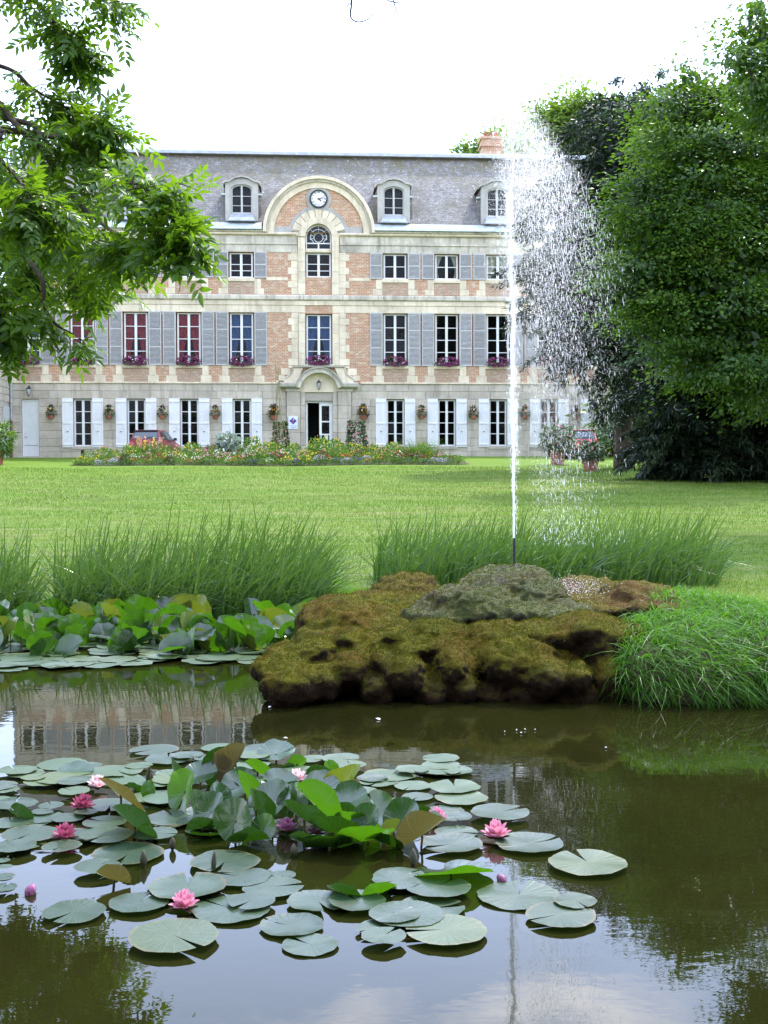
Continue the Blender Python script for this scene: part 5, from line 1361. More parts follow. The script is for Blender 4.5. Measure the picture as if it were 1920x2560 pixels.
def bud(u, v, w, h, col, tilt, label):
    p = at_z(u, v+h*.4, 0); s = p.y/FPX
    t = empty('water_lily_bud', (p.x, p.y, 0)); t.rotation_euler = (tilt, 0, rnd.uniform(0, 6))
    m = MB(); H_ = h*s; W_ = w*s/2
    m.lathe([(W_*.25, 0), (W_*.8, H_*.2), (W_, H_*.42), (W_*.8, H_*.7), (W_*.4, H_*.9), (W_*.04, H_)], 10); m.build('bud_scales', mat['sepal'] if col is None else PM[col], t, True)
    m = MB(); m.tube([(0, 0, H_*.1), (0, .01, -.1)], .004, 6); m.build('stalk', mat['stalk'], t)
    tag(t, label, 'flower bud')
bud(359, 2150, 20, 44, None, 0, 'dark closed lily bud standing on the sky reflection left of the cluster')
bud(431, 2112, 18, 34, None, .1, 'small closed lily bud beside the shaded boat leaf')
bud(735, 2128, 20, 34, None, 0, 'closed lily bud below the dark purple flower')
bud(1033, 2150, 22, 50, None, 0, 'tall pointed lily bud before the rolled brown leaf')
bud(368, 1940, 12, 50, None, .25, 'slim brown lily bud rising behind the golden leaf')
bud(379, 1945, 10, 26, None, 0, 'tiny lily bud next to the slim brown one')
bud(533, 2160, 14, 56, None, .1, 'thin spent lily stem standing in a torn pad')
bud(88, 2222, 40, 28, 'purple', 1.1, 'purple lily bud lying on the water by itself')
bud(1246, 2196, 36, 24, 'purple', 1.2, 'dull purple bud lying at the rim of a large pad')
bud(681, 2038, 16, 30, None, 0, 'little dark bud in the middle of the leaf cluster')

# every remaining pad and leaf is named by the landmark beside it
LM = [(206, 2010, 'the crimson bloom under the golden leaf'), (162, 2085, 'the crimson cup over the big pad'), (460, 2257, 'the lone open pink flower'), (746, 1943, 'the pale pink flower high in the cluster'), (917, 2048, 'the cupped pink flower'),
      (718, 2068, 'the dark purple flower'), (1240, 2080, 'the large outermost pink flower'), (243, 1960, 'the half hidden pale flower'), (359, 2150, 'the dark closed bud'), (735, 2128, 'the bud below the purple flower'), (1033, 2150, 'the tall pointed bud'), (88, 2222, 'the fallen purple bud'),
      (282, 2190, 'the curled tan leaf'), (1128, 2176, 'the boat-shaped leaf'), (1055, 2080, 'the rolled brown leaf'), (590, 2042, 'the large upright oval leaf'), (566, 1912, 'the sharply folded leaf'), (858, 1948, 'the yellowing ribbed leaf'), (335, 2057, 'the big slanting leaf'),
      (156, 1909, 'the lone oval pad on the house reflection'), (1470, 2164, 'the outermost scrap-littered pad'), (434, 2349, 'the solitary front pad'), (464, 1970, 'the dark upright leaf on a thin stalk'), (1100, 1940, 'the open water before the rock'), (905, 2222, 'the two-lobed upturned leaf'), (30, 2190, 'the reflection of the hanging branches'), (1000, 1990, 'the silvery upright leaf')]
def mark(u, v): return min(LM, key=lambda m_: (m_[0]-u)**2 + ((m_[1]-v)*2.2)**2)[2]
for o, u, v, w, pale, lb in PADL:
    if lb: continue
    mk = mark(u, v); sz = 'small' if w < 75 else ('broad' if w > 150 else 'mid-sized')
    tag(o, f"{sz} {'pale' if pale else 'grey-green'} lily pad floating beside {mk}", None, f"{sz} {'pale' if pale else 'grey-green'} pads beside {mk}")
for t, u, v, w, side, lb in RAISED:
    if lb: continue
    mk = mark(u, v); sz = 'small' if w < 65 else 'large'; lk_ = 'back-lit' if side == 'back' else 'dark glossy'
    tag(t, f'{sz} {lk_} raised lily leaf beside {mk}', None, f'{sz} {lk_} raised leaves beside {mk}')
# ---- the far colony in front of the reeds
G2 = 'floating pads of the far water lily colony'; G3 = 'raised leaves of the far water lily colony'
for i in range(95):
    u = rnd.uniform(-60, 800); v = rnd.uniform(1598, 1664) - max(0, (u-420)*.03) + (14 if u < 200 else 0)
    if u > 700: v -= 8
    wd_ = rnd.uniform(75, 120); ed_ = 'along the open water' if v > 1640 else 'under the raised leaves'; o = pad(u, v, wd_, True, f"{'wide' if wd_ > 98 else 'narrow'} pale lily pad of the far colony {ed_}", G2+' '+ed_)
for i in range(170):
    u = rnd.uniform(-50, 792); vb = rnd.choice([rnd.uniform(1575, 1632), rnd.uniform(1560, 1632)]); 
    if u > 700: vb -= 12
    v = vb - rnd.uniform(5, 58); v = max(v, 1522)
    sd = 'back' if rnd.random() < .64 else 'up'
    w = rnd.uniform(54, 82); h = w*rnd.uniform(.42, .85)
    ym = rnd.random() < .12; tn = 'yellowing' if ym else ('back-lit bright green' if sd == 'back' else 'glossy sky-reflecting'); wh = 'against the reeds' if v < 1535 else ('over far pads' if vb > 1612 else 'in mid colony'); wh2 = 'beside the rock' if u > 640 else ('under the broad reed clump' if u > 130 else 'under the fine loose reeds')
    R_(u, v, w, h, rnd.choice([rnd.uniform(-50, 0), rnd.uniform(0, 60), rnd.uniform(70, 110)]), sd, 'lily_yellow' if ym else 'lily_leaf', rnd.uniform(.15, .55), rnd.uniform(.05, .25), rnd.uniform(.05, .12), vb=vb+12,
       label=f'{tn} raised lily leaf {wh}, {wh2}', group=f'{tn} raised leaves {wh} {wh2}')
# ------------------------------------------------------------------ trees
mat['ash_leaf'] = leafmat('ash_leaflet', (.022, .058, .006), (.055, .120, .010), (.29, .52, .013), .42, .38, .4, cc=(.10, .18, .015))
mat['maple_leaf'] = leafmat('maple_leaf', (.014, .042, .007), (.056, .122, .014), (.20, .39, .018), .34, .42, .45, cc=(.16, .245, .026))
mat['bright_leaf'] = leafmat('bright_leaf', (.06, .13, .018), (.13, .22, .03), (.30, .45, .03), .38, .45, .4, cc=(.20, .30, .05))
mat['yew_leaf'] = leafmat('yew_needle', (.010, .022, .010), (.024, .044, .018), (.03, .06, .015), .15, .5, .35, cc=(.05, .075, .03))
mat['yew_bough'] = M('dark_bough', (.012, .018, .010), (.02, .028, .014), 3, .9)
def leaflets(P, D, N, L, Wd, droop=.15):
    """lance-shaped leaflets, six points each"""
    S = unit(np.cross(D, N)); N = np.cross(S, D); l = L[:, None]; w = Wd[:, None]
    dn = -N*droop
    def pt(t, s, up): return P + D*l*t + S*w*s + N*w*up + dn*l*t*t
    V = np.stack([pt(0, 0, 0), pt(.32, .5, .18), pt(.32, -.5, .18), pt(.68, .36, .12), pt(.68, -.36, .12), pt(1, 0, 0), pt(.5, 0, 0)], 1).reshape(-1, 3)
    i = np.arange(len(P))[:, None, None]*7; f = np.array([(0, 1, 6), (1, 3, 6), (3, 5, 6), (0, 6, 2), (2, 6, 4), (4, 6, 5)])
    return V, (i+f[None]).reshape(-1, 3)
def compound(P, D, N, s, pairs=4):
    """pinnate leaves: returns leaflet arrays and the leaf number of each"""
    n = len(P); S = unit(np.cross(D, N)); N = unit(np.cross(S, D)); out = []
    ids = np.arange(n)
    for k in range(pairs):
        t = .22+.68*k/(pairs-1)*.9
        for sg in (-1, 1):
            d = unit(D*.62 + S*sg*.85 + N*rng.normal(-.12, .18, n)[:, None] + rng.normal(0, .1, (n, 3)))
            out.append((P + D*(s*t)[:, None] - N*(s*.12*t*t)[:, None], d, N + rng.normal(0, .2, (n, 3)), s*.40*U(.8, 1.1, n), s*.145*U(.85, 1.15, n), ids))
    out.append((P + D*(s*.92)[:, None] - N*(s*.1)[:, None], unit(D+rng.normal(0, .12, (n, 3))), N, s*.44*U(.9, 1.1, n), s*.16*np.ones(n), ids))
    cat = lambda j: np.concatenate([o[j] for o in out])
    V, F = leaflets(cat(0), cat(1), unit(cat(2)), cat(3), cat(4))
    return V, F, cat(5)
# ---- the ash leaning over the pond from the left
KA = 1.65     # the tree stands about ten metres off
ASH = empty('ash_tree', (-9.6, 11.6, float(height(-9.6, 11.6))), label='ash tree leaning in over the pond with hanging feathery branches', cat='tree')
A0_ = Vector(ASH.location)
def ap(u, v, d): return at_y(u, v, d)
limbs = [[(-250, 150, 6.2), (60, 330, 6.0), (170, 480, 5.9), (270, 570, 5.5), (350, 615, 5.2), (420, 600, 5.1), (470, 585, 5.0)],
         [(-260, 260, 6.4), (20, 480, 6.3), (130, 610, 6.2), (195, 690, 6.1), (235, 715, 6.1)],
         [(-260, 400, 6.0), (-20, 560, 5.7), (60, 640, 5.6), (105, 700, 5.5), (112, 770, 5.5), (140, 812, 5.5), (178, 832, 5.5), (205, 850, 5.5)],
         [(-200, -120, 6.2), (40, -30, 6.1), (130, 50, 6.0), (180, 100, 6.0), (200, 140, 6.0)],
         [(-150, -180, 6.0), (120, -70, 5.9), (230, -10, 5.9), (275, 15, 5.9)],
         [(-260, 130, 6.4), (0, 165, 6.3), (80, 220, 6.2), (150, 262, 6.2), (200, 290, 6.2)],
         [(-100, 280, 6.1), (110, 340, 6.0), (210, 325, 5.9), (265, 320, 5.9)],
         [(60, 330, 6.1), (230, 420, 6.0), (320, 450, 5.4), (380, 480, 5.2), (405, 495, 5.1)],
         [(-220, 600, 5.8), (-60, 700, 5.7), (-5, 780, 5.6), (25, 860, 5.6)],
         [(-100, 420, 6.8), (120, 540, 6.8), (210, 600, 6.7), (260, 640, 6.7)],
         [(20, 480, 6.3), (150, 530, 6.3), (250, 600, 5.6), (320, 640, 5.3)],
         [(-260, -400, 6.6), (-40, -300, 6.4), (120, -220, 6.2), (260, -160, 6.1)],
         [(-300, -600, 6.8), (0, -520, 6.6), (200, -430, 6.4)],
         [(-160, 300, 5.4), (-20, 380, 5.3), (60, 470, 5.2), (90, 540, 5.2)],
         [(-200, 520, 6.6), (-20, 590, 6.6), (50, 660, 6.5), (90, 710, 6.5)]]
wood = MB()
fork = Vector((-8.8, 10.9, 3.6))
wood.tube(catmull([A0_ - Vector((0, 0, .4)), Vector((-9.5, 11.5, 1.6)), Vector((-9.2, 11.2, 2.6)), fork, Vector((-8.5, 10.6, 5.6)), Vector((-8.5, 10.0, 8.6)), Vector((-8.2, 9.4, 12.0))], 4), [.30-.22*i/24 for i in range(25)], 10)
Pn = []; Dn = []
for li, lb in enumerate(limbs):
    pts = [ap(u, v, d*KA) for u, v, d in lb]
    tp = max(fork.z, min(11.5, pts[0].z+.6)); start = Vector((-8.6, 10.6, tp))
    cur = catmull([start] + pts, 7); n = len(cur)
    wood.tube(cur, [max(.004, .033*(1-i/(n-1))**.9) for i in range(n)], 6)
    ntw = int(34 if li not in (2, 4) else 15)
    for k in range(ntw):
        t = 1-abs(rnd.gauss(0, .38)); t = min(1, max(.22, t))
        if li == 2 and .72 < t < .97: continue
        i = min(n-2, int(t*(n-1))); b = cur[i]; ax = (cur[i+1]-cur[i]).normalized()
        d = (ax*.7 + Vector((rnd.gauss(0, .6), rnd.gauss(0, .6), rnd.gauss(-.1, .5)))).normalized()
        ln = KA*rnd.uniform(.10, .30)*(1.0 if t < .85 else .55)*(.5 if li in (2, 8, 14) else 1.0)
        tw = catmull([b, b+d*ln*.5, b+d*ln+Vector((0, 0, -.25*ln))], 3)
        wood.tube(tw, [.006, .0055, .005, .0045, .004, .003, .002], 4)
        for j in range(rnd.randint(4, 6)):
            s = (j+.6)/5.2; q = tw[min(6, int(s*6))]
            dd = (d*.5 + Vector((rnd.gauss(0, .7), rnd.gauss(0, .7), rnd.gauss(-.35, .45)))).normalized()
            Pn.append(q); Dn.append(dd)
# the thick of the crown beyond and above the frame
def cloud(u0, u1, v0, v1, d0, d1, n):
    for _ in range(n):
        Pn.append(ap(rnd.uniform(u0, u1), rnd.uniform(v0, v1), KA*rnd.uniform(d0, d1))); Dn.append(Vector((rnd.gauss(.3, .7), rnd.gauss(0, .7), rnd.gauss(-.5, .4))).normalized())
cloud(-180, 100, 300, 700, 5.8, 7.0, 200); cloud(-60, 210, 400, 610, 6.0, 6.8, 90); cloud(-250, -20, -400, 60, 5.8, 7.5, 150); cloud(-500, -150, -700, 900, 4.5, 7.5, 700)
for _ in range(1500):   # overhead part of the crown
    Pn.append(Vector((rnd.gauss(-8.6, 2.6), rnd.gauss(9.0, 2.8), rnd.uniform(6.5, 14.0)))); Dn.append(Vector((rnd.gauss(0, .7), rnd.gauss(0, .7), rnd.gauss(-.4, .4))).normalized())
for pts in ([(-8.5, 10.4, 6.5), (-7.4, 8.6, 9.0), (-6.4, 7.4, 10.5)], [(-8.5, 10.0, 8.2), (-10.2, 8.2, 10.0), (-11.0, 7.2, 11.0)], [(-8.4, 9.8, 10.0), (-8.0, 8.0, 12.0), (-7.6, 7.0, 13.0)]):
    c_ = catmull(pts, 6); wood.tube(c_, [.07*(1-i/(len(c_)))+.01 for i in range(len(c_))], 7)
P_ = np.array([tuple(p) for p in Pn]); D_ = np.array([tuple(p) for p in Dn]); n = len(P_)
pxv = (P_[:, 0]/P_[:, 1]*FPX+960)
V, F, ids = compound(P_, D_, unit(rng.normal(0, .45, (n, 3))+np.array([0, 0, 1.])), KA*U(.10, .165, n))
rl = np.clip(rng.normal(.42, .22, n), 0, 1)
wo = [tuple(Vector(v)-A0_) for v in wood.V]; wood.V = wo
wood.build('trunk', mat['bark'], ASH, True)
link('crown', meshdata('crown', V-np.array(tuple(A0_)), F, mat['ash_leaf'], False, np.repeat(rl[ids], 7)), ASH)
# bare hanging twigs over the middle of the pond, end of a long bough of the same tree
tw = MB()
def twig(pts, r0, r1, d=8.8):
    r0, r1 = r0*2.4, r1*2.4
    c_ = catmull([ap(u, v, d)-A0_ for u, v in pts], 5); tw.tube(c_, [r0+(r1-r0)*i/(len(c_)-1) for i in range(len(c_))], 5)
c_ = catmull([Vector((-8.4, 9.8, 9.6))-A0_, ap(300, -420, 9.2)-A0_, ap(700, -260, 8.8)-A0_, ap(1010, -90, 8.8)-A0_], 8); tw.tube(c_, [.035-.03*i/len(c_) for i in range(len(c_))], 6)
twig([(880, -150), (879, 0), (876, 30), (878, 45), (890, 54), (905, 54), (920, 48), (932, 36)], .0035, .0016); twig([(878, 8), (868, 14), (864, 24)], .002, .0012)
twig([(1000, -90), (984, -10), (985, 6), (988, 18), (995, 32), (1008, 42), (1021, 47)], .0025, .0012); twig([(985, 5), (972, 2), (965, -6), (950, -40)], .002, .002); twig([(985, 6), (995, 6), (1003, -2)], .002, .0012)
tw.build('bough', mat['bark'], ASH, True)

# ---- big trees
def tree(name, label, base_uv, depth, blobs, ncl, per, lsz, mt, kind='broad', spread=.45, group=None, seed=0, flat=.6, trunk_r=.25, world=False, core=None):
    ap = (lambda x, y, z: Vector((x, y, z))) if world else globals()['ap']
    bx = base_uv if world else (base_uv-960)*depth/FPX; bz = float(height(bx, depth)); loc = Vector((bx, depth, bz))
    t = empty(name, loc, label=label, cat='tree', group=group)
    C = []; Dv = []; wts = np.array([b[3]*b[4] for b in blobs], float); wts /= wts.sum()
    wood = MB(); tops = []
    for (u, v, d, ru, rv) in blobs: tops.append(ap(u, v, d))
    hi = max(tops, key=lambda p: p.z)
    ctr = Vector((bx, depth, 0)); mid = Vector((bx*.6+hi.x*.4, depth*.6+hi.y*.4, bz+(hi.z-bz)*.5))
    tr = catmull([loc-Vector((0, 0, .4)), loc+(mid-loc)*.5, mid, hi], 5); wood.tube(tr, [max(.03, trunk_r*(1-.9*i/(len(tr)-1))) for i in range(len(tr))], 8)
    for p in tops:
        k = min(len(tr)-3, max(2, int(len(tr)*.25+rnd.random()*len(tr)*.3))); s_ = tr[k]
        c_ = catmull([s_, s_.lerp(p, .5)+Vector((0, 0, .3)), p], 4); wood.tube(c_, [trunk_r*.4*(1-.85*i/(len(c_)-1)) for i in range(len(c_))], 6)
    for bi, (u, v, d, ru, rv) in enumerate(blobs):
        nc = max(3, int(ncl*wts[bi])); c = np.array(tuple(ap(u, v, d))); s = 1.0 if world else d/FPX; R = np.array([ru*s, (ru+rv)*.5*s*.8, rv*s])
        q = rdir(nc); rad = np.power(U(.25, 1, nc), .35)*U(.80, 1.20, nc)
        C.append(c + q*R*rad[:, None]); Dv.append(q)
    C = np.concatenate(C); Dv = np.concatenate(Dv); nc = len(C)
    idx = np.repeat(np.arange(nc), per); n = len(idx); sc_ = U(.7, 1.3, nc)
    rv_ = np.clip(rng.normal(.42, .26, nc), 0, 1)
    if kind == 'broad':
        off = rng.normal(0, 1, (n, 3))*np.array([spread, spread, spread*flat])*sc_[idx][:, None]
        P_ = C[idx] + off; P_[:, 2] -= .25*(off[:, 0]**2+off[:, 1]**2)
        cn = unit(Dv + rng.normal(0, .35, (nc, 3)) + np.array([0, 0, .9]))
        D_ = unit(off*.9/spread + Dv[idx]*.5 + rng.normal(0, .4, (n, 3)) + np.array([0, 0, -.6])); N_ = unit(rng.normal(0, .30, (n, 3)) + cn[idx] + off*.4/spread)
        V, F = leafquads(P_, D_, N_, lsz*U(.7, 1.35, n), lsz*.62*U(.7, 1.3, n), .18)
    else:   # drooping sprays of needles
        ax = unit(Dv*np.array([1, 1, .3]) + np.array([0, 0, -.35])); tt = U(0, 1, n)
        P_ = C[idx] + ax[idx]*(tt*spread*2.2*sc_[idx])[:, None] + rng.normal(0, 1, (n, 3))*(spread*.22)*np.array([1, 1, .5]); P_[:, 2] -= .35*spread*tt**2
        D_ = unit(ax[idx]*.7 + rng.normal(0, .5, (n, 3)) + np.array([0, 0, -.25])); N_ = unit(rng.normal(0, .5, (n, 3)) + np.array([0, 0, 1.]))
        V, F = leafquads(P_, D_, N_, lsz*U(.7, 1.4, n), lsz*.26*U(.7, 1.3, n), .2)
    r = np.clip(rv_[idx] + rng.normal(0, .16, n), 0, 1)
    if core:   # heart of the crown: leaves added to block light, shade put in their tone
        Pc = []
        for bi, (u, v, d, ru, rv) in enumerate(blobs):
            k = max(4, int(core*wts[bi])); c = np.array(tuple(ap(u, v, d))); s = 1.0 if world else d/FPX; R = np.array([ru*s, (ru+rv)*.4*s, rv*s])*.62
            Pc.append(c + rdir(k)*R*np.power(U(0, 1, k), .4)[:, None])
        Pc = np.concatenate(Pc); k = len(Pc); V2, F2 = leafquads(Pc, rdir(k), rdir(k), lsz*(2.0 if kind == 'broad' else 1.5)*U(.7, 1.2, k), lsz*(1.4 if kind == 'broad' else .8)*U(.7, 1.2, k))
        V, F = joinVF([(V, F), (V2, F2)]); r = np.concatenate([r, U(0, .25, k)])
    wood.V = [tuple(Vector(v)-loc) for v in wood.V]; wood.build('trunk', mat['bark'], t, True)
    link('crown', meshdata('crown', V-np.array(tuple(loc)), F, mat[mt], False, np.repeat(r, 4)), t)
    return t
G_T = None
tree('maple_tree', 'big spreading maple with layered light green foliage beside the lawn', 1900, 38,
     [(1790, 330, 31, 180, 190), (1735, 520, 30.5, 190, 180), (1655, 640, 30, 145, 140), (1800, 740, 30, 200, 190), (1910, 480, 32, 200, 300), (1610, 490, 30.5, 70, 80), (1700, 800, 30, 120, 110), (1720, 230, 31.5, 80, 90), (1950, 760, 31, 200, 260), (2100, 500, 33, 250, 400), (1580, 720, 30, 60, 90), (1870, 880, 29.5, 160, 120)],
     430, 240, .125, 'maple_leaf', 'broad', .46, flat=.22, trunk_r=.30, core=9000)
tree('maple_tree', 'dark leafy tree overhanging the sky above the maple from outside the picture', 2300, 19,
     [(1905, 70, 18.5, 95, 95), (1860, 150, 18.2, 55, 60), (1960, 180, 18.5, 110, 130), (2150, 100, 19, 220, 300), (1905, 260, 18.3, 55, 60), (2250, 500, 19, 200, 300)],
     200, 130, .085, 'maple_leaf', 'broad', .22, flat=.4, trunk_r=.28, core=1500)
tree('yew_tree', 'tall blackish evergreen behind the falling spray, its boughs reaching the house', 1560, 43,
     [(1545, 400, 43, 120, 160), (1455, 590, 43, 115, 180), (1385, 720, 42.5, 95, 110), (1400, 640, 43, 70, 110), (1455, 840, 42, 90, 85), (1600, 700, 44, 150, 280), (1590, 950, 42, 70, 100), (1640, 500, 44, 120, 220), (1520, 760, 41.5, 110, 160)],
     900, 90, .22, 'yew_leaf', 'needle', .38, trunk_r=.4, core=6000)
tree('yew_tree', 'low black evergreen sweeping its boughs down to the lawn below the maple', 1800, 35.5,
     [(1760, 960, 35, 190, 170), (1685, 1050, 34.5, 100, 140), (1850, 1080, 34.5, 150, 130), (1720, 1130, 34, 130, 80), (1950, 1000, 35, 200, 230), (1630, 1130, 34.5, 40, 65), (1900, 1170, 34, 200, 50), (2150, 1000, 35, 200, 250), (1780, 820, 36, 160, 160)],
     850, 90, .20, 'yew_leaf', 'needle', .34, trunk_r=.35, core=6000)
tree('yew_tree', 'dark evergreen crown rising between the pale tree and the maple', 1640, 47,
     [(1560, 300, 47, 80, 90), (1620, 270, 47, 80, 80), (1680, 330, 47, 110, 120), (1620, 420, 47, 110, 150)],
     240, 80, .26, 'yew_leaf', 'needle', .45, trunk_r=.3, core=900)
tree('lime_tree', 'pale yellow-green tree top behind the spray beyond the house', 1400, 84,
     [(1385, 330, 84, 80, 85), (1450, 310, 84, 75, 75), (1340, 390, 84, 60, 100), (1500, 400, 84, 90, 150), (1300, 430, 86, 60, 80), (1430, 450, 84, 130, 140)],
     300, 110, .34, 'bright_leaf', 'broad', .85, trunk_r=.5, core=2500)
tree('lime_tree', 'light green tree tops showing just over the roof beside the chimney', 1210, 92,
     [(1225, 375, 92, 45, 30), (1190, 385, 92, 35, 18), (1250, 345, 92, 30, 40), (1145, 388, 92, 25, 10), (1220, 450, 92, 90, 60)],
     120, 60, .34, 'bright_leaf', 'broad', .6, trunk_r=.4)
for i, (u, d, v, ru, rv) in enumerate(((1650, 60, 1000, 120, 150), (1850, 62, 980, 130, 170), (2050, 60, 970, 140, 180))):
    tree('hedge_tree', 'dense leafy tree closing the garden behind the evergreens', u, d, [(u, v, d, ru, rv), (u+60, v-100, d+1, ru*.8, rv*.8), (u-50, v+60, d, ru*.8, rv*.6)], 130, 60, .4, 'maple_leaf', 'broad', .7, group='trees closing the garden behind the evergreens')
# woodland behind the photographer, mirrored in the window panes

for i, x in enumerate((-19, -12.5, -6.0, 1.0, 7.5, 14.0, 20.0)):
    y = -8.5 + rnd.uniform(-2, 1.5); h = rnd.uniform(11, 14)
    tree('oak_tree', 'broad oak in the row behind the photographer', x, y, [(x, y, h*.55, 3.2, 3.4), (x-1.6, y+.6, h*.40, 2.4, 2.6), (x+1.7, y+.4, h*.42, 2.4, 2.6), (x, y, h*.80, 2.4, 2.4), (x+.3, y+.8, 2.2, 2.6, 1.8)],
         90, 55, .34, 'maple_leaf', 'broad', .75, group='oaks behind the photographer', world=True, core=1200)
# ------------------------------------------------------------------ flower bed, baskets, pots, cars
mat['bed_leaf'] = leafmat('bedding_leaf', (.032, .09, .011), (.085, .18, .022), (.18, .33, .022), .35, .5, .3, cc=(.14, .22, .045))
mat['dark_leaf'] = leafmat('dark_bedding_leaf', (.025, .06, .015), (.06, .11, .025), (.10, .2, .02), .3, .5, .3)
mat['silver_leaf'] = leafmat('silver_leaf', (.16, .22, .16), (.28, .34, .27), (.3, .38, .25), .3, .6, .3)
FC = {'yellow': (.62, .46, .03), 'orange': (.55, .17, .02), 'red': (.30, .025, .015), 'white': (.66, .66, .60), 'pink': (.60, .22, .28), 'magenta': (.30, .025, .17), 'purple': (.12, .04, .22), 'lilac': (.46, .36, .55), 'salmon': (.55, .26, .16), 'maroon': (.09, .012, .02)}
for k_, c_ in FC.items():
    t = NT('petals_'+k_); hv = t.mix(t.attr(), c_, tuple(min(.9, x*1.35+.02) for x in c_)); t.fin(hv, .6, None, .25); mat['fl_'+k_] = t.translucent(hv, .3)
def leafball(n, rx, ry, rz_, z0, lsz, ar=.5, up=.3, shell=.4):
    q = rdir(n); rad = np.power(U(shell, 1, n), .5); P_ = q*np.array([rx, ry, rz_])*rad[:, None]; P_[:, 2] += z0
    D_ = unit(q + rng.normal(0, .6, (n, 3)) + np.array([0, 0, up])); N_ = unit(rng.normal(0, .6, (n, 3))+np.array([0, -.2, 1.]))
    return leafquads(P_, D_, N_, lsz*U(.7, 1.3, n), lsz*ar*U(.7, 1.3, n))
def blooms(P_, r, N_=None):
    """small five-petalled heads, each a shallow cone of petals"""
    n = len(P_); N_ = unit(rng.normal(0, .45, (n, 3)) + np.array([0, -.75, .55])) if N_ is None else N_
    a, b = perp(N_); parts = []
    for k in range(5):
        q = 2*pi*k/5; d = a*math.cos(q)+b*math.sin(q)
        parts.append(leafquads(P_-N_*(r*.2)[:, None], unit(d+N_*.35), N_, r, r*.95, .05))
    return joinVF(parts)
def shell_pts(n, rx, ry, rz_, z0, front=True, top=True):
    q = rdir(n)
    if front: q[:, 1] = -np.abs(q[:, 1])
    if top: q[:, 2] = np.abs(q[:, 2])*1.0
    P_ = q*np.array([rx, ry, rz_])*U(.88, 1.06, n)[:, None]; P_[:, 2] += z0; return P_
def plant_data(kind):
    """(leaf mesh, bloom mesh) for one bedding plant about the size given"""
    name, rx, rz_, nl, lsz, lm, fc, nf, fr, z0 = kind
    V, F = leafball(nl, rx, rx, rz_, rz_*.85, lsz, .42); a = meshdata('foliage', V, F, mat[lm], False, np.repeat(np.clip(rng.normal(.45, .25, nl), 0, 1), 4))
    nf = int(nf*1.3); P_ = shell_pts(nf, rx, rx, rz_, rz_*.9+z0); V, F = blooms(P_, fr*.68*U(.6, 1.3, nf)); b = meshdata('blooms', V, F, mat['fl_'+fc], False, np.repeat(np.tile(U(0, 1, nf), 5), 4))
    return a, b
KINDS = {
 'yellow_marigold': ('m', .30, .26, 190, .10, 'bed_leaf', 'yellow', 16, .055, .03),
 'orange_marigold': ('m', .28, .22, 170, .09, 'dark_leaf', 'orange', 14, .055, .03),
 'red_salvia': ('m', .26, .30, 170, .10, 'dark_leaf', 'red', 16, .055, .05),
 'white_daisy': ('m', .28, .26, 170, .09, 'bed_leaf', 'white', 13, .05, .03),
 'pink_geranium': ('m', .30, .30, 180, .11, 'bed_leaf', 'pink', 14, .06, .04),
 'lilac_ageratum': ('m', .30, .20, 170, .08, 'silver_leaf', 'lilac', 24, .045, .02),
 'salmon_snapdragon': ('m', .24, .36, 170, .11, 'bed_leaf', 'salmon', 16, .05, .06),
 'purple_petunia': ('m', .28, .20, 150, .09, 'dark_leaf', 'purple', 12, .055, .02),
 'green_cosmos': ('m', .40, .37, 330, .12, 'bed_leaf', 'yellow', 8, .045, .05),
 'tall_rudbeckia': ('m', .36, .42, 330, .13, 'bed_leaf', 'yellow', 12, .055, .05),
 'maroon_coleus': ('m', .28, .28, 180, .12, 'dark_leaf', 'maroon', 26, .07, .0)}
LBL = {'yellow_marigold': 'low plant with yellow heads in the flower bed', 'orange_marigold': 'low plant with orange heads in the flower bed', 'red_salvia': 'plant with brick red heads in the flower bed',
 'white_daisy': 'plant with white heads in the flower bed', 'pink_geranium': 'plant with pink heads in the flower bed', 'lilac_ageratum': 'silvery plant with lilac heads in the flower bed',
 'salmon_snapdragon': 'plant with salmon spikes in the flower bed', 'purple_petunia': 'low plant with purple heads in the flower bed', 'green_cosmos': 'rounded light green plant with few flowers in the flower bed',
 'tall_rudbeckia': 'tall leafy plant with scattered yellow heads in the flower bed', 'maroon_coleus': 'dark maroon leaved plant in the flower bed'}
PD = {k: [plant_data(v) for _ in range(3)] for k, v in KINDS.items()}
BX0, BX1, BY0, BY1 = -13.0, 3.55, 47.6, 54.0
bcx, bhw = (BX0+BX1)/2, (BX1-BX0)/2
def bed_front(x): return BY0 + 1.9*(1-math.sqrt(max(0, 1-((x-bcx)/bhw)**2)))
def bedh(x, y):
    e = max(0, 1-((x-bcx)/bhw)**4); f = min(1, max(0, (y-bed_front(x))/3.0)); return .16*e*f
SOIL = MB(); V = []; F = []; nx_, ny_ = 50, 14
for j in range(ny_+1):
    for i in range(nx_+1):
        x = BX0+(BX1-BX0)*i/nx_; y = bed_front(x)+(BY1-bed_front(x))*j/ny_; V.append((x, y, float(height(x, y))+bedh(x, y)+.015))
for j in range(ny_):
    for i in range(nx_): k = j*(nx_+1)+i; F.append((k, k+1, k+nx_+2, k+nx_+1))
SOIL.add(V, F); SOIL.build('flower_bed_soil', mat['soil'], kind='structure')
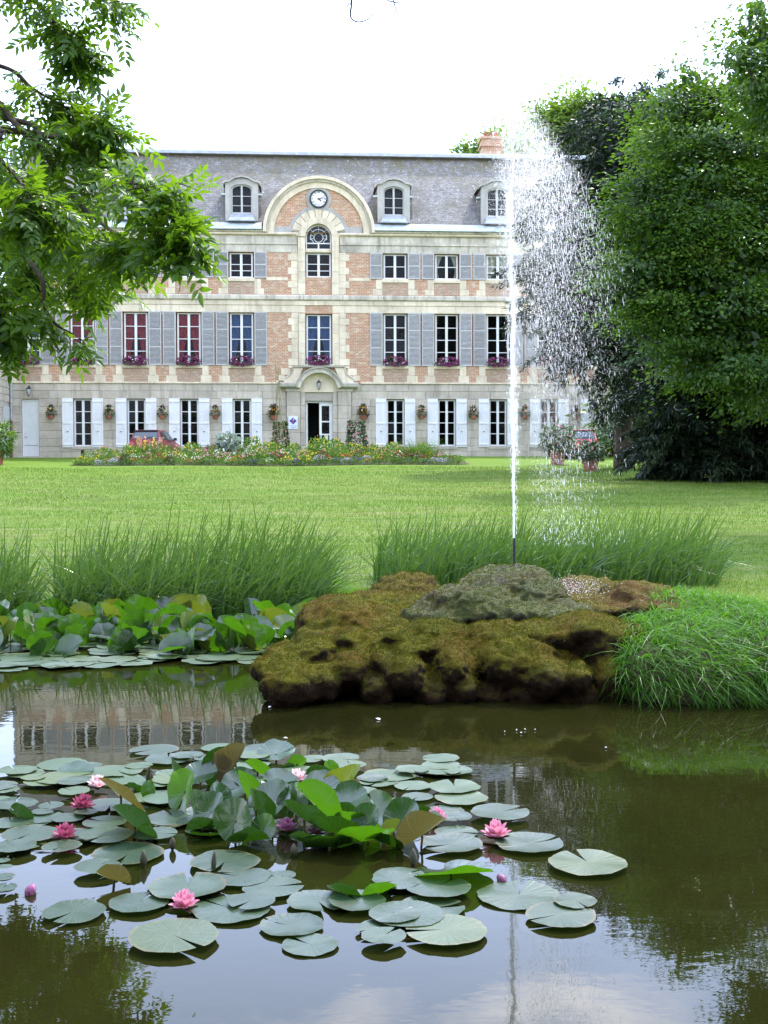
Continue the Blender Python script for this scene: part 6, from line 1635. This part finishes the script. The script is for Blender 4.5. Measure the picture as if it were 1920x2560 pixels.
# leafy ground cover between the plants
n = 16000; x = U(BX0+.2, BX1-.2, n); y0 = np.array([bed_front(a) for a in x]); y = y0 + np.power(U(0, 1, n), 1.2)*(BY1-y0); hh = np.array([bedh(a, b) for a, b in zip(x, y)])
P_ = np.stack([x, y, height(x, y)+hh+U(.0, .22, n)], -1); V, F = leafquads(P_, unit(rng.normal(0, .7, (n, 3))+np.array([0, -.2, .7])), unit(rng.normal(0, .5, (n, 3))+np.array([0, -.3, 1.])), U(.07, .16, n), U(.03, .06, n))
tag(link('bed_ground_cover', meshdata('bed_ground_cover', V, F, mat['bed_leaf'], False, np.repeat(U(0, 1, n), 4))), 'leafy green undergrowth filling the flower bed', 'ground cover', kind='stuff')
def put_plant(kind, x, y, s=1.0, row=''):
    a, b = PD[kind][rnd.randrange(3)]
    o = link(kind, None); o.location = (x, y, float(height(x, y))+bedh(x, y)-.03); o.scale = (s, s, s*rnd.uniform(.9, 1.1)); o.rotation_euler = (0, 0, rnd.uniform(-.6, .6))
    link('foliage', a, o); tag(link('blooms', b, o), kind='stuff')
    return tag(o, LBL[kind].replace('in the flower bed', row), 'plant', kind.replace('_', ' ')+' plants '+row)
rows_ = [(.25, .50, ['yellow_marigold', 'orange_marigold', 'lilac_ageratum', 'purple_petunia', 'orange_marigold', 'red_salvia', 'maroon_coleus', 'purple_petunia', 'white_daisy'], .85),
         (.75, .52, ['orange_marigold', 'salmon_snapdragon', 'white_daisy', 'yellow_marigold', 'red_salvia', 'pink_geranium', 'lilac_ageratum'], .95),
         (1.35, .60, ['green_cosmos', 'salmon_snapdragon', 'white_daisy', 'yellow_marigold', 'pink_geranium', 'green_cosmos'], 1.0),
         (2.1, .70, ['green_cosmos', 'tall_rudbeckia', 'salmon_snapdragon', 'yellow_marigold', 'white_daisy'], 1.0),
         (3.0, .80, ['green_cosmos', 'tall_rudbeckia', 'tall_rudbeckia', 'yellow_marigold'], 1.0),
         (4.2, 1.0, ['tall_rudbeckia', 'green_cosmos', 'red_salvia'], 1.05)]
for dy, step, ks, s in rows_:
    x = BX0+.35+dy*.35
    while x < BX1-.3-dy*.35:
        e = max(0, 1-((x-bcx)/bhw)**2)
        k = ks[int(rnd.random()*len(ks))]
        if x < BX0+1.3 and dy < 1: k = 'yellow_marigold'
        if x > BX1-2.3 and dy < 1: k = rnd.choice(['red_salvia', 'orange_marigold', 'lilac_ageratum', 'red_salvia'])
        put_plant(k, x+rnd.uniform(-.15, .15), bed_front(x)+dy+rnd.uniform(-.15, .15), s*rnd.uniform(.75, 1.15)*(.62+.42*e**.5), {.25: 'edging the flower bed along the lawn', .75: 'in the second row of the flower bed', 1.35: 'in the third row of the flower bed', 2.1: 'in the middle of the flower bed', 3.0: 'behind the middle of the flower bed', 4.2: 'at the house side of the flower bed'}[dy])
        x += step*rnd.uniform(.75, 1.25)
def bed_at(u, dy): 
    y = BY0+dy; x = (u-960)*y/FPX; return x, y
# ornamental grass clump
x, y = bed_at(1040, 2.2); t = empty('ornamental_grass', (x, y, float(height(x, y))+.2), label='upright clump of ornamental grass rising from the flower bed', cat='plant')
n = 420; P_ = np.stack([rng.normal(0, .22, n), rng.normal(0, .18, n), np.zeros(n)], -1); D_ = unit(np.stack([P_[:, 0]*1.3+rng.normal(0, .12, n), rng.normal(-.1, .2, n), np.ones(n)], -1)); b_ = np.stack([P_[:, 0]*1.2, rng.normal(0, .1, n), -U(.05, .35, n)], -1)
V, F = ribbons(P_, D_, U(.5, 1.25, n), U(.012, .024, n), b_, 5); link('blades', meshdata('blades', V, F, mat['bed_leaf'], False, np.repeat(U(0, .8, n), 12)), t)
# big-leaved pale plant
x, y = bed_at(570, 3.0); t = empty('broad_leaved_plant', (x, y, float(height(x, y))+.2), label='pale broad-leaved plant with a domed crown in the flower bed', cat='plant')
V, F = leafball(160, .42, .4, .28, .72, .24, .7, -.1); link('foliage', meshdata('foliage', V, F, mat['silver_leaf'], False, np.repeat(U(0, 1, 160), 4)), t)
m = MB(); m.tube([(0, 0, 0), (.02, 0, .7)], .03, 6); m.build('stem', mat['cane'], t)
# spikes of cleome in front of the red car
for i in range(12):
    u = 385+rnd.uniform(-60, 60); x, y = bed_at(u, 3.6+rnd.uniform(-.4, .6)); t = empty('flower_spike', (x, y, float(height(x, y))+.2), label='tall pale flower spike standing before the dark red car', cat='plant', group='flower spikes before the red car')
    h = rnd.uniform(.6, 1.0); m = MB(); m.tube([(0, 0, 0), (rnd.uniform(-.05, .05), 0, h)], .012, 5); m.build('stem', mat['cane'], t)
    n = 30; P_ = np.stack([rng.normal(0, .035, n), rng.normal(0, .035, n), U(.55*h, h*1.05, n)], -1); V, F = blooms(P_, U(.02, .045, n)); tag(link('blooms', meshdata('blooms', V, F, mat['fl_'+rnd.choice(['salmon', 'yellow', 'white'])], False, np.repeat(np.tile(U(0, 1, n), 5), 4)), t), kind='stuff')
    n = 24; V, F = leafball(n, .12, .12, .3, .3, .14, .3); link('foliage', meshdata('foliage', V, F, mat['bed_leaf'], False, np.repeat(U(0, 1, n), 4)), t)
# two flowering columns either side of the entrance
def flower_column(u, vtop, y, hpx, label, fcs, wpx):
    x = (u-960)*y/FPX; z = float(height(x, y)); s = y/FPX; t = empty('flower_column', (x, y, z), label=label, cat='plant'); H_ = hpx*s; r = wpx*s/2
    m = MB(); m.lathe([(r*.55, 0), (r*.75, .35), (r*.8, .38), (r*.7, .38)], 16); m.build('pot', mat['terracotta'], t)
    n = 1100; q = U(0, 2*pi, n); zz = .3+U(0, 1, n)*(H_-.3); rr = r*(1.15-.45*(zz/H_))*U(.7, 1.05, n); P_ = np.stack([np.cos(q)*rr, np.sin(q)*rr, zz], -1)
    V, F = leafquads(P_, unit(np.stack([np.cos(q), np.sin(q), rng.normal(-.1, .6, n)], -1)), unit(rng.normal(0, .5, (n, 3))+np.array([0, -.4, .8])), U(.08, .17, n), U(.05, .10, n)); link('foliage', meshdata('foliage', V, F, mat['dark_leaf'], False, np.repeat(U(0, 1, n), 4)), t)
    for fc, n in fcs:
        q = U(pi, 2*pi, n); zz = .35+np.power(U(0, 1, n), 1.6)*(H_-.4); rr = r*(1.25-.45*(zz/H_)); P_ = np.stack([np.cos(q)*rr, np.sin(q)*rr, zz], -1); V, F = blooms(P_, U(.04, .075, n)); tag(link('blooms', meshdata('blooms', V, F, mat['fl_'+fc], False, np.repeat(np.tile(U(0, 1, n), 5), 4)), t), kind='stuff')
flower_column(892, 1052, 60.0, 92, 'column of pink flowers right of the entrance', (('pink', 46), ('white', 10)), 50)
flower_column(702, 1055, 60.0, 88, 'column of greenery with a few pink flowers below the wall sign', (('pink', 16), ('salmon', 14), ('white', 5)), 40)
# bamboo wigwam
yb = 58.5; t = empty('bamboo_wigwam', ((694-960)*yb/FPX, yb, float(height(-5.1, yb))), label='wigwam of thin bamboo canes tied near the top, left of the entrance', cat='plant support')
for (u0, v0, u1, v1) in ((683, 1100, 698, 915), (696, 1105, 688, 905), (704, 1095, 694, 918), (722, 1105, 693, 940), (712, 1100, 690, 915)):
    a, b = ap(u0, v0, yb+rnd.uniform(-.2, .2)), ap(u1, v1, yb); a.z -= .6; m = MB(); m.tube([a-t.location, b-t.location], .014, 5); m.build('cane', mat['cane'], t)
m = MB(); c = ap(693, 954, yb)-t.location; m.tube([c+Vector((-.05, 0, 0)), c+Vector((.05, 0, .01))], .04, 6); m.build('tie', mat['paper'], t)

# ---- hanging baskets on the wall
def basket(x, z, label, trellis=False, s=1.0, group=None):
    t = empty('hanging_basket', on_wall(x, z, -.10), YAW, label=label, cat='flower basket', group=group); t.scale = (s, s, s)
    m = MB(); m.lathe([(.09, -.30), (.13, -.28), (.165, -.10), (.175, -.09), (.15, -.09)], 14, (0, -.16, 0)); m.build('basket_pot', mat['terracotta'], t)
    m = MB(); m.tube([(0, -.0, .30), (0, -.12, .34), (0, -.16, -.1)], .008, 5); m.box(-.02, .02, -.02, .02, .1, .34); m.build('bracket', mat['iron'], t)
    if trellis: m = MB(); m.box(-.20, .20, .06, .09, -.05, .36); m.build('trellis_board', mat['rust'], t)
    n = 170; V, F = leafball(n, .27, .17, .24, .02, .10, .5, -.2); V[:, 1] -= .14; link('foliage', meshdata('foliage', V, F, mat['dark_leaf'], False, np.repeat(U(0, 1, n), 4)), t)
    n = 70; V, F = leafball(n, .13, .10, .16, .27, .10, .6, .2); V[:, 1] -= .14; link('top_foliage', meshdata('top_foliage', V, F, mat['dark_leaf'], False, np.repeat(U(0, .5, n), 4)), t)
    for fc, nf in (('salmon', 7), ('white', 5), ('maroon', 12), ('yellow', 4), ('orange', 3)):
        P_ = shell_pts(nf, .24, .17, .30, .08); 
        if fc == 'maroon': P_ = shell_pts(nf, .10, .10, .12, .30)
        P_[:, 1] -= .15; V, F = blooms(P_, U(.03, .055, nf)); tag(link('blooms', meshdata('blooms', V, F, mat['fl_'+fc], False, np.repeat(np.tile(U(0, 1, nf), 5), 4)), t), kind='stuff')
bk = [(-13.95, 'between the side door and the first white shutters'), (-10.97, 'between first and second white-shuttered windows from the side door'), (-8.22, 'between second and third white-shuttered windows from the side door'), (-5.46, 'between third and fourth white-shuttered windows from the side door'),
      (-2.40, 'on a board left of the entrance behind the canes'), (2.34, 'on a board right of the entrance above the pink column'), (5.46, 'between first and second white-shuttered windows right of the entrance'), (8.22, 'between second and third white-shuttered windows right of the entrance'),
      (11.0, 'on the house wall seen just beside the jet'), (13.78, 'on the house wall above the parked bright red car')]
for i, (x, lb) in enumerate(bk): basket(x, 2.27 if i != 9 else 2.3, 'terracotta flower basket '+lb, i in (4, 5), 1.15 if i in (4, 5) else 1.0)
# ---- window boxes
def winbox(x, z, label, half):
    t = empty('window_box', on_wall(x, z, -.10), YAW, label=label, cat='window box')
    m = MB(); m.box(-half, half, -.11, .10, 0, .17); m.build('planter', mat['plastic_box'], t)
    n = 230; V, F = leafball(n, half*1.08, .16, .19, .26, .085, .55, .1); V[:, 1] -= .05; link('foliage', meshdata('foliage', V, F, mat['dark_leaf'], False, np.repeat(U(0, 1, n), 4)), t)
    for fc, nf in (('magenta', 95), ('maroon', 30), ('white', rnd.randint(5, 14)), ('pink', 6)):
        P_ = shell_pts(nf, half*1.1, .18, .26, .20, True, False); P_[:, 2] = np.maximum(P_[:, 2], -.08 if fc == 'magenta' else .1); P_[:, 1] -= .06; V, F = blooms(P_, U(.035, .062, nf)); tag(link('blooms', meshdata('blooms', V, F, mat['fl_'+fc], False, np.repeat(np.tile(U(0, 1, nf), 5), 4)), t), kind='stuff')
wl = {0: 'under the leaf-hidden blue-curtained window at the house corner', 1: 'under the red-curtained window nearest the house corner', 2: 'under the middle red-curtained window', 3: 'under the red-curtained window next to the blue one', 4: 'under the shuttered blue-curtained window',
      5: 'under the first dark window right of the centre bay', 6: 'under the second dark window right of the centre bay', 7: 'under the third dark window right of the centre bay', 8: 'under the window veiled by the spray', }
for k, lb in wl.items(): winbox(XC[k], 4.835, 'petunia window box '+lb, .58)
winbox(.005, 4.89, 'window box of magenta and white petunias above the entrance arch', .58)

# ---- potted shrubs on the lawn
def pot(u, vbase, y, hpx, wpx, label, folw, folh, mt='dark_leaf', n=500, lsz=.28, flowers=None, dz=0):
    x = (u-960)*y/FPX; z = float(height(x, y)); s = y/FPX; t = empty('potted_shrub', (x, y, z), label=label, cat='potted plant'); H_, r = hpx*s, wpx*s/2
    m = MB(); m.lathe([(r*.72, -.02), (r*.74, .02), (r*.93, H_*.82), (r*1.0, H_*.83), (r*1.02, H_*.98), (r*.98, H_), (r*.88, H_), (r*.85, H_*.9)], 24); m.build('clay_pot', mat['terracotta'], t, False)
    m = MB(); m.lathe([(r*.01, H_*.88), (r*.86, H_*.9)], 16, close=False); m.build('potting_soil', mat['soil'], t)
    fw, fh = folw*s/2, folh*s
    m = MB()
    for j in range(7):
        q = 2*pi*j/7; m.tube(catmull([(0, 0, H_*.85), (fw*.3*math.cos(q), fw*.3*math.sin(q), H_+fh*.45), (fw*.7*math.cos(q), fw*.7*math.sin(q), H_+fh*.85)], 4), .012, 5)
    m.build('stems', mat['bark'], t)
    V, F = leafball(n, fw, fw, fh*.52, H_+fh*.42, lsz, .28, -.5, .25); link('foliage', meshdata('foliage', V, F, mat[mt], False, np.repeat(U(0, 1, n), 4)), t)
    if flowers:
        fc, nf = flowers; P_ = shell_pts(nf, fw, fw, fh*.5, H_+fh*.45); V, F = blooms(P_, U(.05, .09, nf)); tag(link('blooms', meshdata('blooms', V, F, mat['fl_'+fc], False, np.repeat(np.tile(U(0, 1, nf), 5), 4)), t), kind='stuff')
pot(1394, 1165, 47.5, 36, 42, 'larger potted oleander with long drooping grey-green leaves on the lawn', 84, 66, 'dark_leaf', 650, .30, ('pink', 6))
pot(1476, 1179, 41.5, 31, 43, 'smaller potted shrub in a rimmed terracotta pot beside the low evergreen', 66, 42, 'dark_leaf', 420, .26, ('white', 5))
pot(0, 1163, 49.0, 36, 22, 'leafy shrub in a slim terracotta pot at the corner of the side wing', 70, 78, 'bed_leaf', 420, .34)
# ---- cars
def car(loc, rz, paint, label, plate=None):
    t = empty('parked_car', loc, rz, label=label, cat='car')
    # body lofted from cross-sections, rear at y=0, nose at y=3.75
    def hw(y, z):
        pl = .80 - .10*max(0, (.35-y)/.35)**2 - .12*max(0, (y-3.2)/.55)**2
        return pl
    secs = [(0.0, .62), (.03, .86), (.12, .90), (.62, .92), (1.2, .915), (1.9, .90), (2.55, .87), (2.9, .82), (3.3, .74), (3.62, .62), (3.75, .45)]
    V = []; F = []
    for (y, zt) in secs:
        w = hw(y, 0); V += [(-w*.90, y, .20), (-w*.985, y, .34), (-w, y, .55), (-w*.985, y, zt-.08), (-w*.93, y, zt-.01), (-w*.45, y, zt+.012), (0, y, zt+.02), (w*.45, y, zt+.012), (w*.93, y, zt-.01), (w*.985, y, zt-.08), (w, y, .55), (w*.985, y, .34), (w*.90, y, .20)]
    k = 13
    for i in range(len(secs)-1):
        for j in range(k-1): F.append((i*k+j, i*k+j+1, (i+1)*k+j+1, (i+1)*k+j))
        F.append((i*k+k-1, i*k, (i+1)*k, (i+1)*k+k-1))
    F += [tuple(range(k))[::-1], tuple((len(secs)-1)*k+j for j in range(k))]
    m = MB(); m.add(V, F); body = m.build('body', mat[paint], t); auto_smooth(body, 40)
    # cabin: roof, pillars
    cab = [(.06, .90, .735, .90), (.30, 1.22, .67, 1.22), (.42, 1.375, .585, 1.375), (.62, 1.40, .575, 1.40), (1.3, 1.42, .58, 1.42), (1.75, 1.39, .575, 1.39), (2.25, 1.10, .65, 1.10), (2.62, .88, .72, .88)]
    V = []; F = []
    for y, z, w, _ in cab: V += [(-.775, y if z < 1.3 else y, .86), (-w, y, z-.035), (-w*.92, y, z), (-w*.4, y, z+.012), (w*.4, y, z+.012), (w*.92, y, z), (w, y, z-.035), (.775, y, .86)]
    k = 8
    for i in range(len(cab)-1):
        for j in range(k-1): F.append((i*k+j, i*k+j+1, (i+1)*k+j+1, (i+1)*k+j))
    F += [tuple(range(k))[::-1], tuple((len(cab)-1)*k+j for j in range(k))]
    m = MB(); m.add(V, F); cb = m.build('roof_and_pillars', mat[paint], t); auto_smooth(cb, 40)
    # glass set proud of the cabin
    def pane(pts, name, mt='car_glass'): mm = MB(); mm.add(pts, [tuple(range(len(pts)))]); return mm.build(name, mat[mt], t)
    rw = pane([(-.62, .105, .985), (.62, .105, .985), (.53, .375, 1.345), (-.53, .375, 1.345)], 'rear_window')
    mm = MB(); e = [(-.66, .085, .955), (.66, .085, .955), (.565, .385, 1.368), (-.565, .385, 1.368)]; i_ = [(-.62, .100, .985), (.62, .100, .985), (.53, .370, 1.345), (-.53, .370, 1.345)]
    mm.add(e+i_, [(0, 1, 5, 4), (1, 2, 6, 5), (2, 3, 7, 6), (3, 0, 4, 7)]); mm.build('window_seal', mat['car_plastic'], t)
    pane([(-.60, 2.30, 1.085), (-.54, 1.83, 1.36), (.54, 1.83, 1.36), (.60, 2.30, 1.085), (.66, 2.60, .92), (-.66, 2.60, .92)], 'windscreen')
    for s in (-1, 1):
        for pts in ([(.40, .93), (1.02, .93), (1.02, 1.345), (.62, 1.335)], [(1.10, .93), (2.30, .93), (1.80, 1.33), (1.10, 1.35)]):
            def sx(z): return s*(.782-(z-.86)*(.782-.588)/(1.375-.86)+.006)
            pane([(sx(z), y, z) for y, z in (pts if s > 0 else pts[::-1])], 'side_window')
        mm = MB(); mm.tube([(s*.76, 2.1, .95), (s*.86, 2.06, .985)], .02, 5); mm.add([(s*.83, 1.98, .92), (s*1.0, 2.0, .92), (s*1.0, 2.0, 1.06), (s*.83, 1.98, 1.06), (s*.86, 2.12, .95), (s*.97, 2.12, .95), (s*.97, 2.12, 1.03), (s*.86, 2.12, 1.03)], [(0, 1, 2, 3), (4, 7, 6, 5), (0, 4, 5, 1), (1, 5, 6, 2), (2, 6, 7, 3), (3, 7, 4, 0)]); mm.build('wing_mirror', mat['car_plastic'], t)
        a, b = sorted((s*.55, s*.745)); mm = MB(); mm.bbox(a, b, -.012, .06, .62, .82, .02); mm.build('tail_lamp', mat['lamp_red'], t)
        a, b = sorted((s*.45, s*.70)); mm = MB(); mm.box(a, b, 3.60, 3.72, .52, .64); mm.build('headlamp', mat['lamp_glass'], t)
        for yw in (.62, 3.02):
            wn = empty('wheel'); wn.parent = t; wn.location = (s*.70, yw, .29)
            mm = MB(); mm.lathe([(.19, -.08), (.27, -.085), (.29, -.06), (.29, .06), (.27, .085), (.19, .08)], 20); o = mm.build('tyre', mat['tyre'], wn); o.rotation_euler = (0, pi/2, 0)
            mm = MB(); mm.lathe([(.03, .07), (.10, .05), (.19, .075), (.19, -.07), (.02, -.07)], 16); o = mm.build('rim', mat['rim'], wn); o.rotation_euler = (0, s*pi/2, 0)
    mm = MB(); mm.bbox(-.79, .79, -.07, .10, .24, .48, .03); mm.build('rear_bumper', mat['car_plastic'], t)
    mm = MB(); mm.tube([(.05, .075, .965), (-.02, .10, 1.02), (.30, .13, 1.06), (.50, .13, 1.05)], .012, 5); mm.build('rear_wiper', mat['car_plastic'], t)
    mm = MB(); mm.bbox(-.56, .56, .31, .50, 1.37, 1.405, .012); mm.build('roof_spoiler', mat[paint], t)
    if plate:
        mm = MB(); mm.box(-.26, .26, -.022, .01, .60, .71); pl = mm.build('number_plate', mat['plate'], t)
        mm = MB()
        for x0 in (-.21, -.15, -.09, .0, .06, .14, .19): mm.box(x0, x0+.035, -.025, -.0225, .62, .69)
        mm.build('plate_characters', mat['black_paint'], pl)
def on_ground(u, y): x = (u-960)*y/FPX; return Vector((x, y, float(height(x, y))))
car(on_ground(362, 58.0), -.13, 'red_car', 'dark red hatchback parked facing the house behind the flower bed')
car(on_ground(1456, 56.0), .10, 'red_car2', 'bright red hatchback with a yellow number plate behind the potted oleander', True)
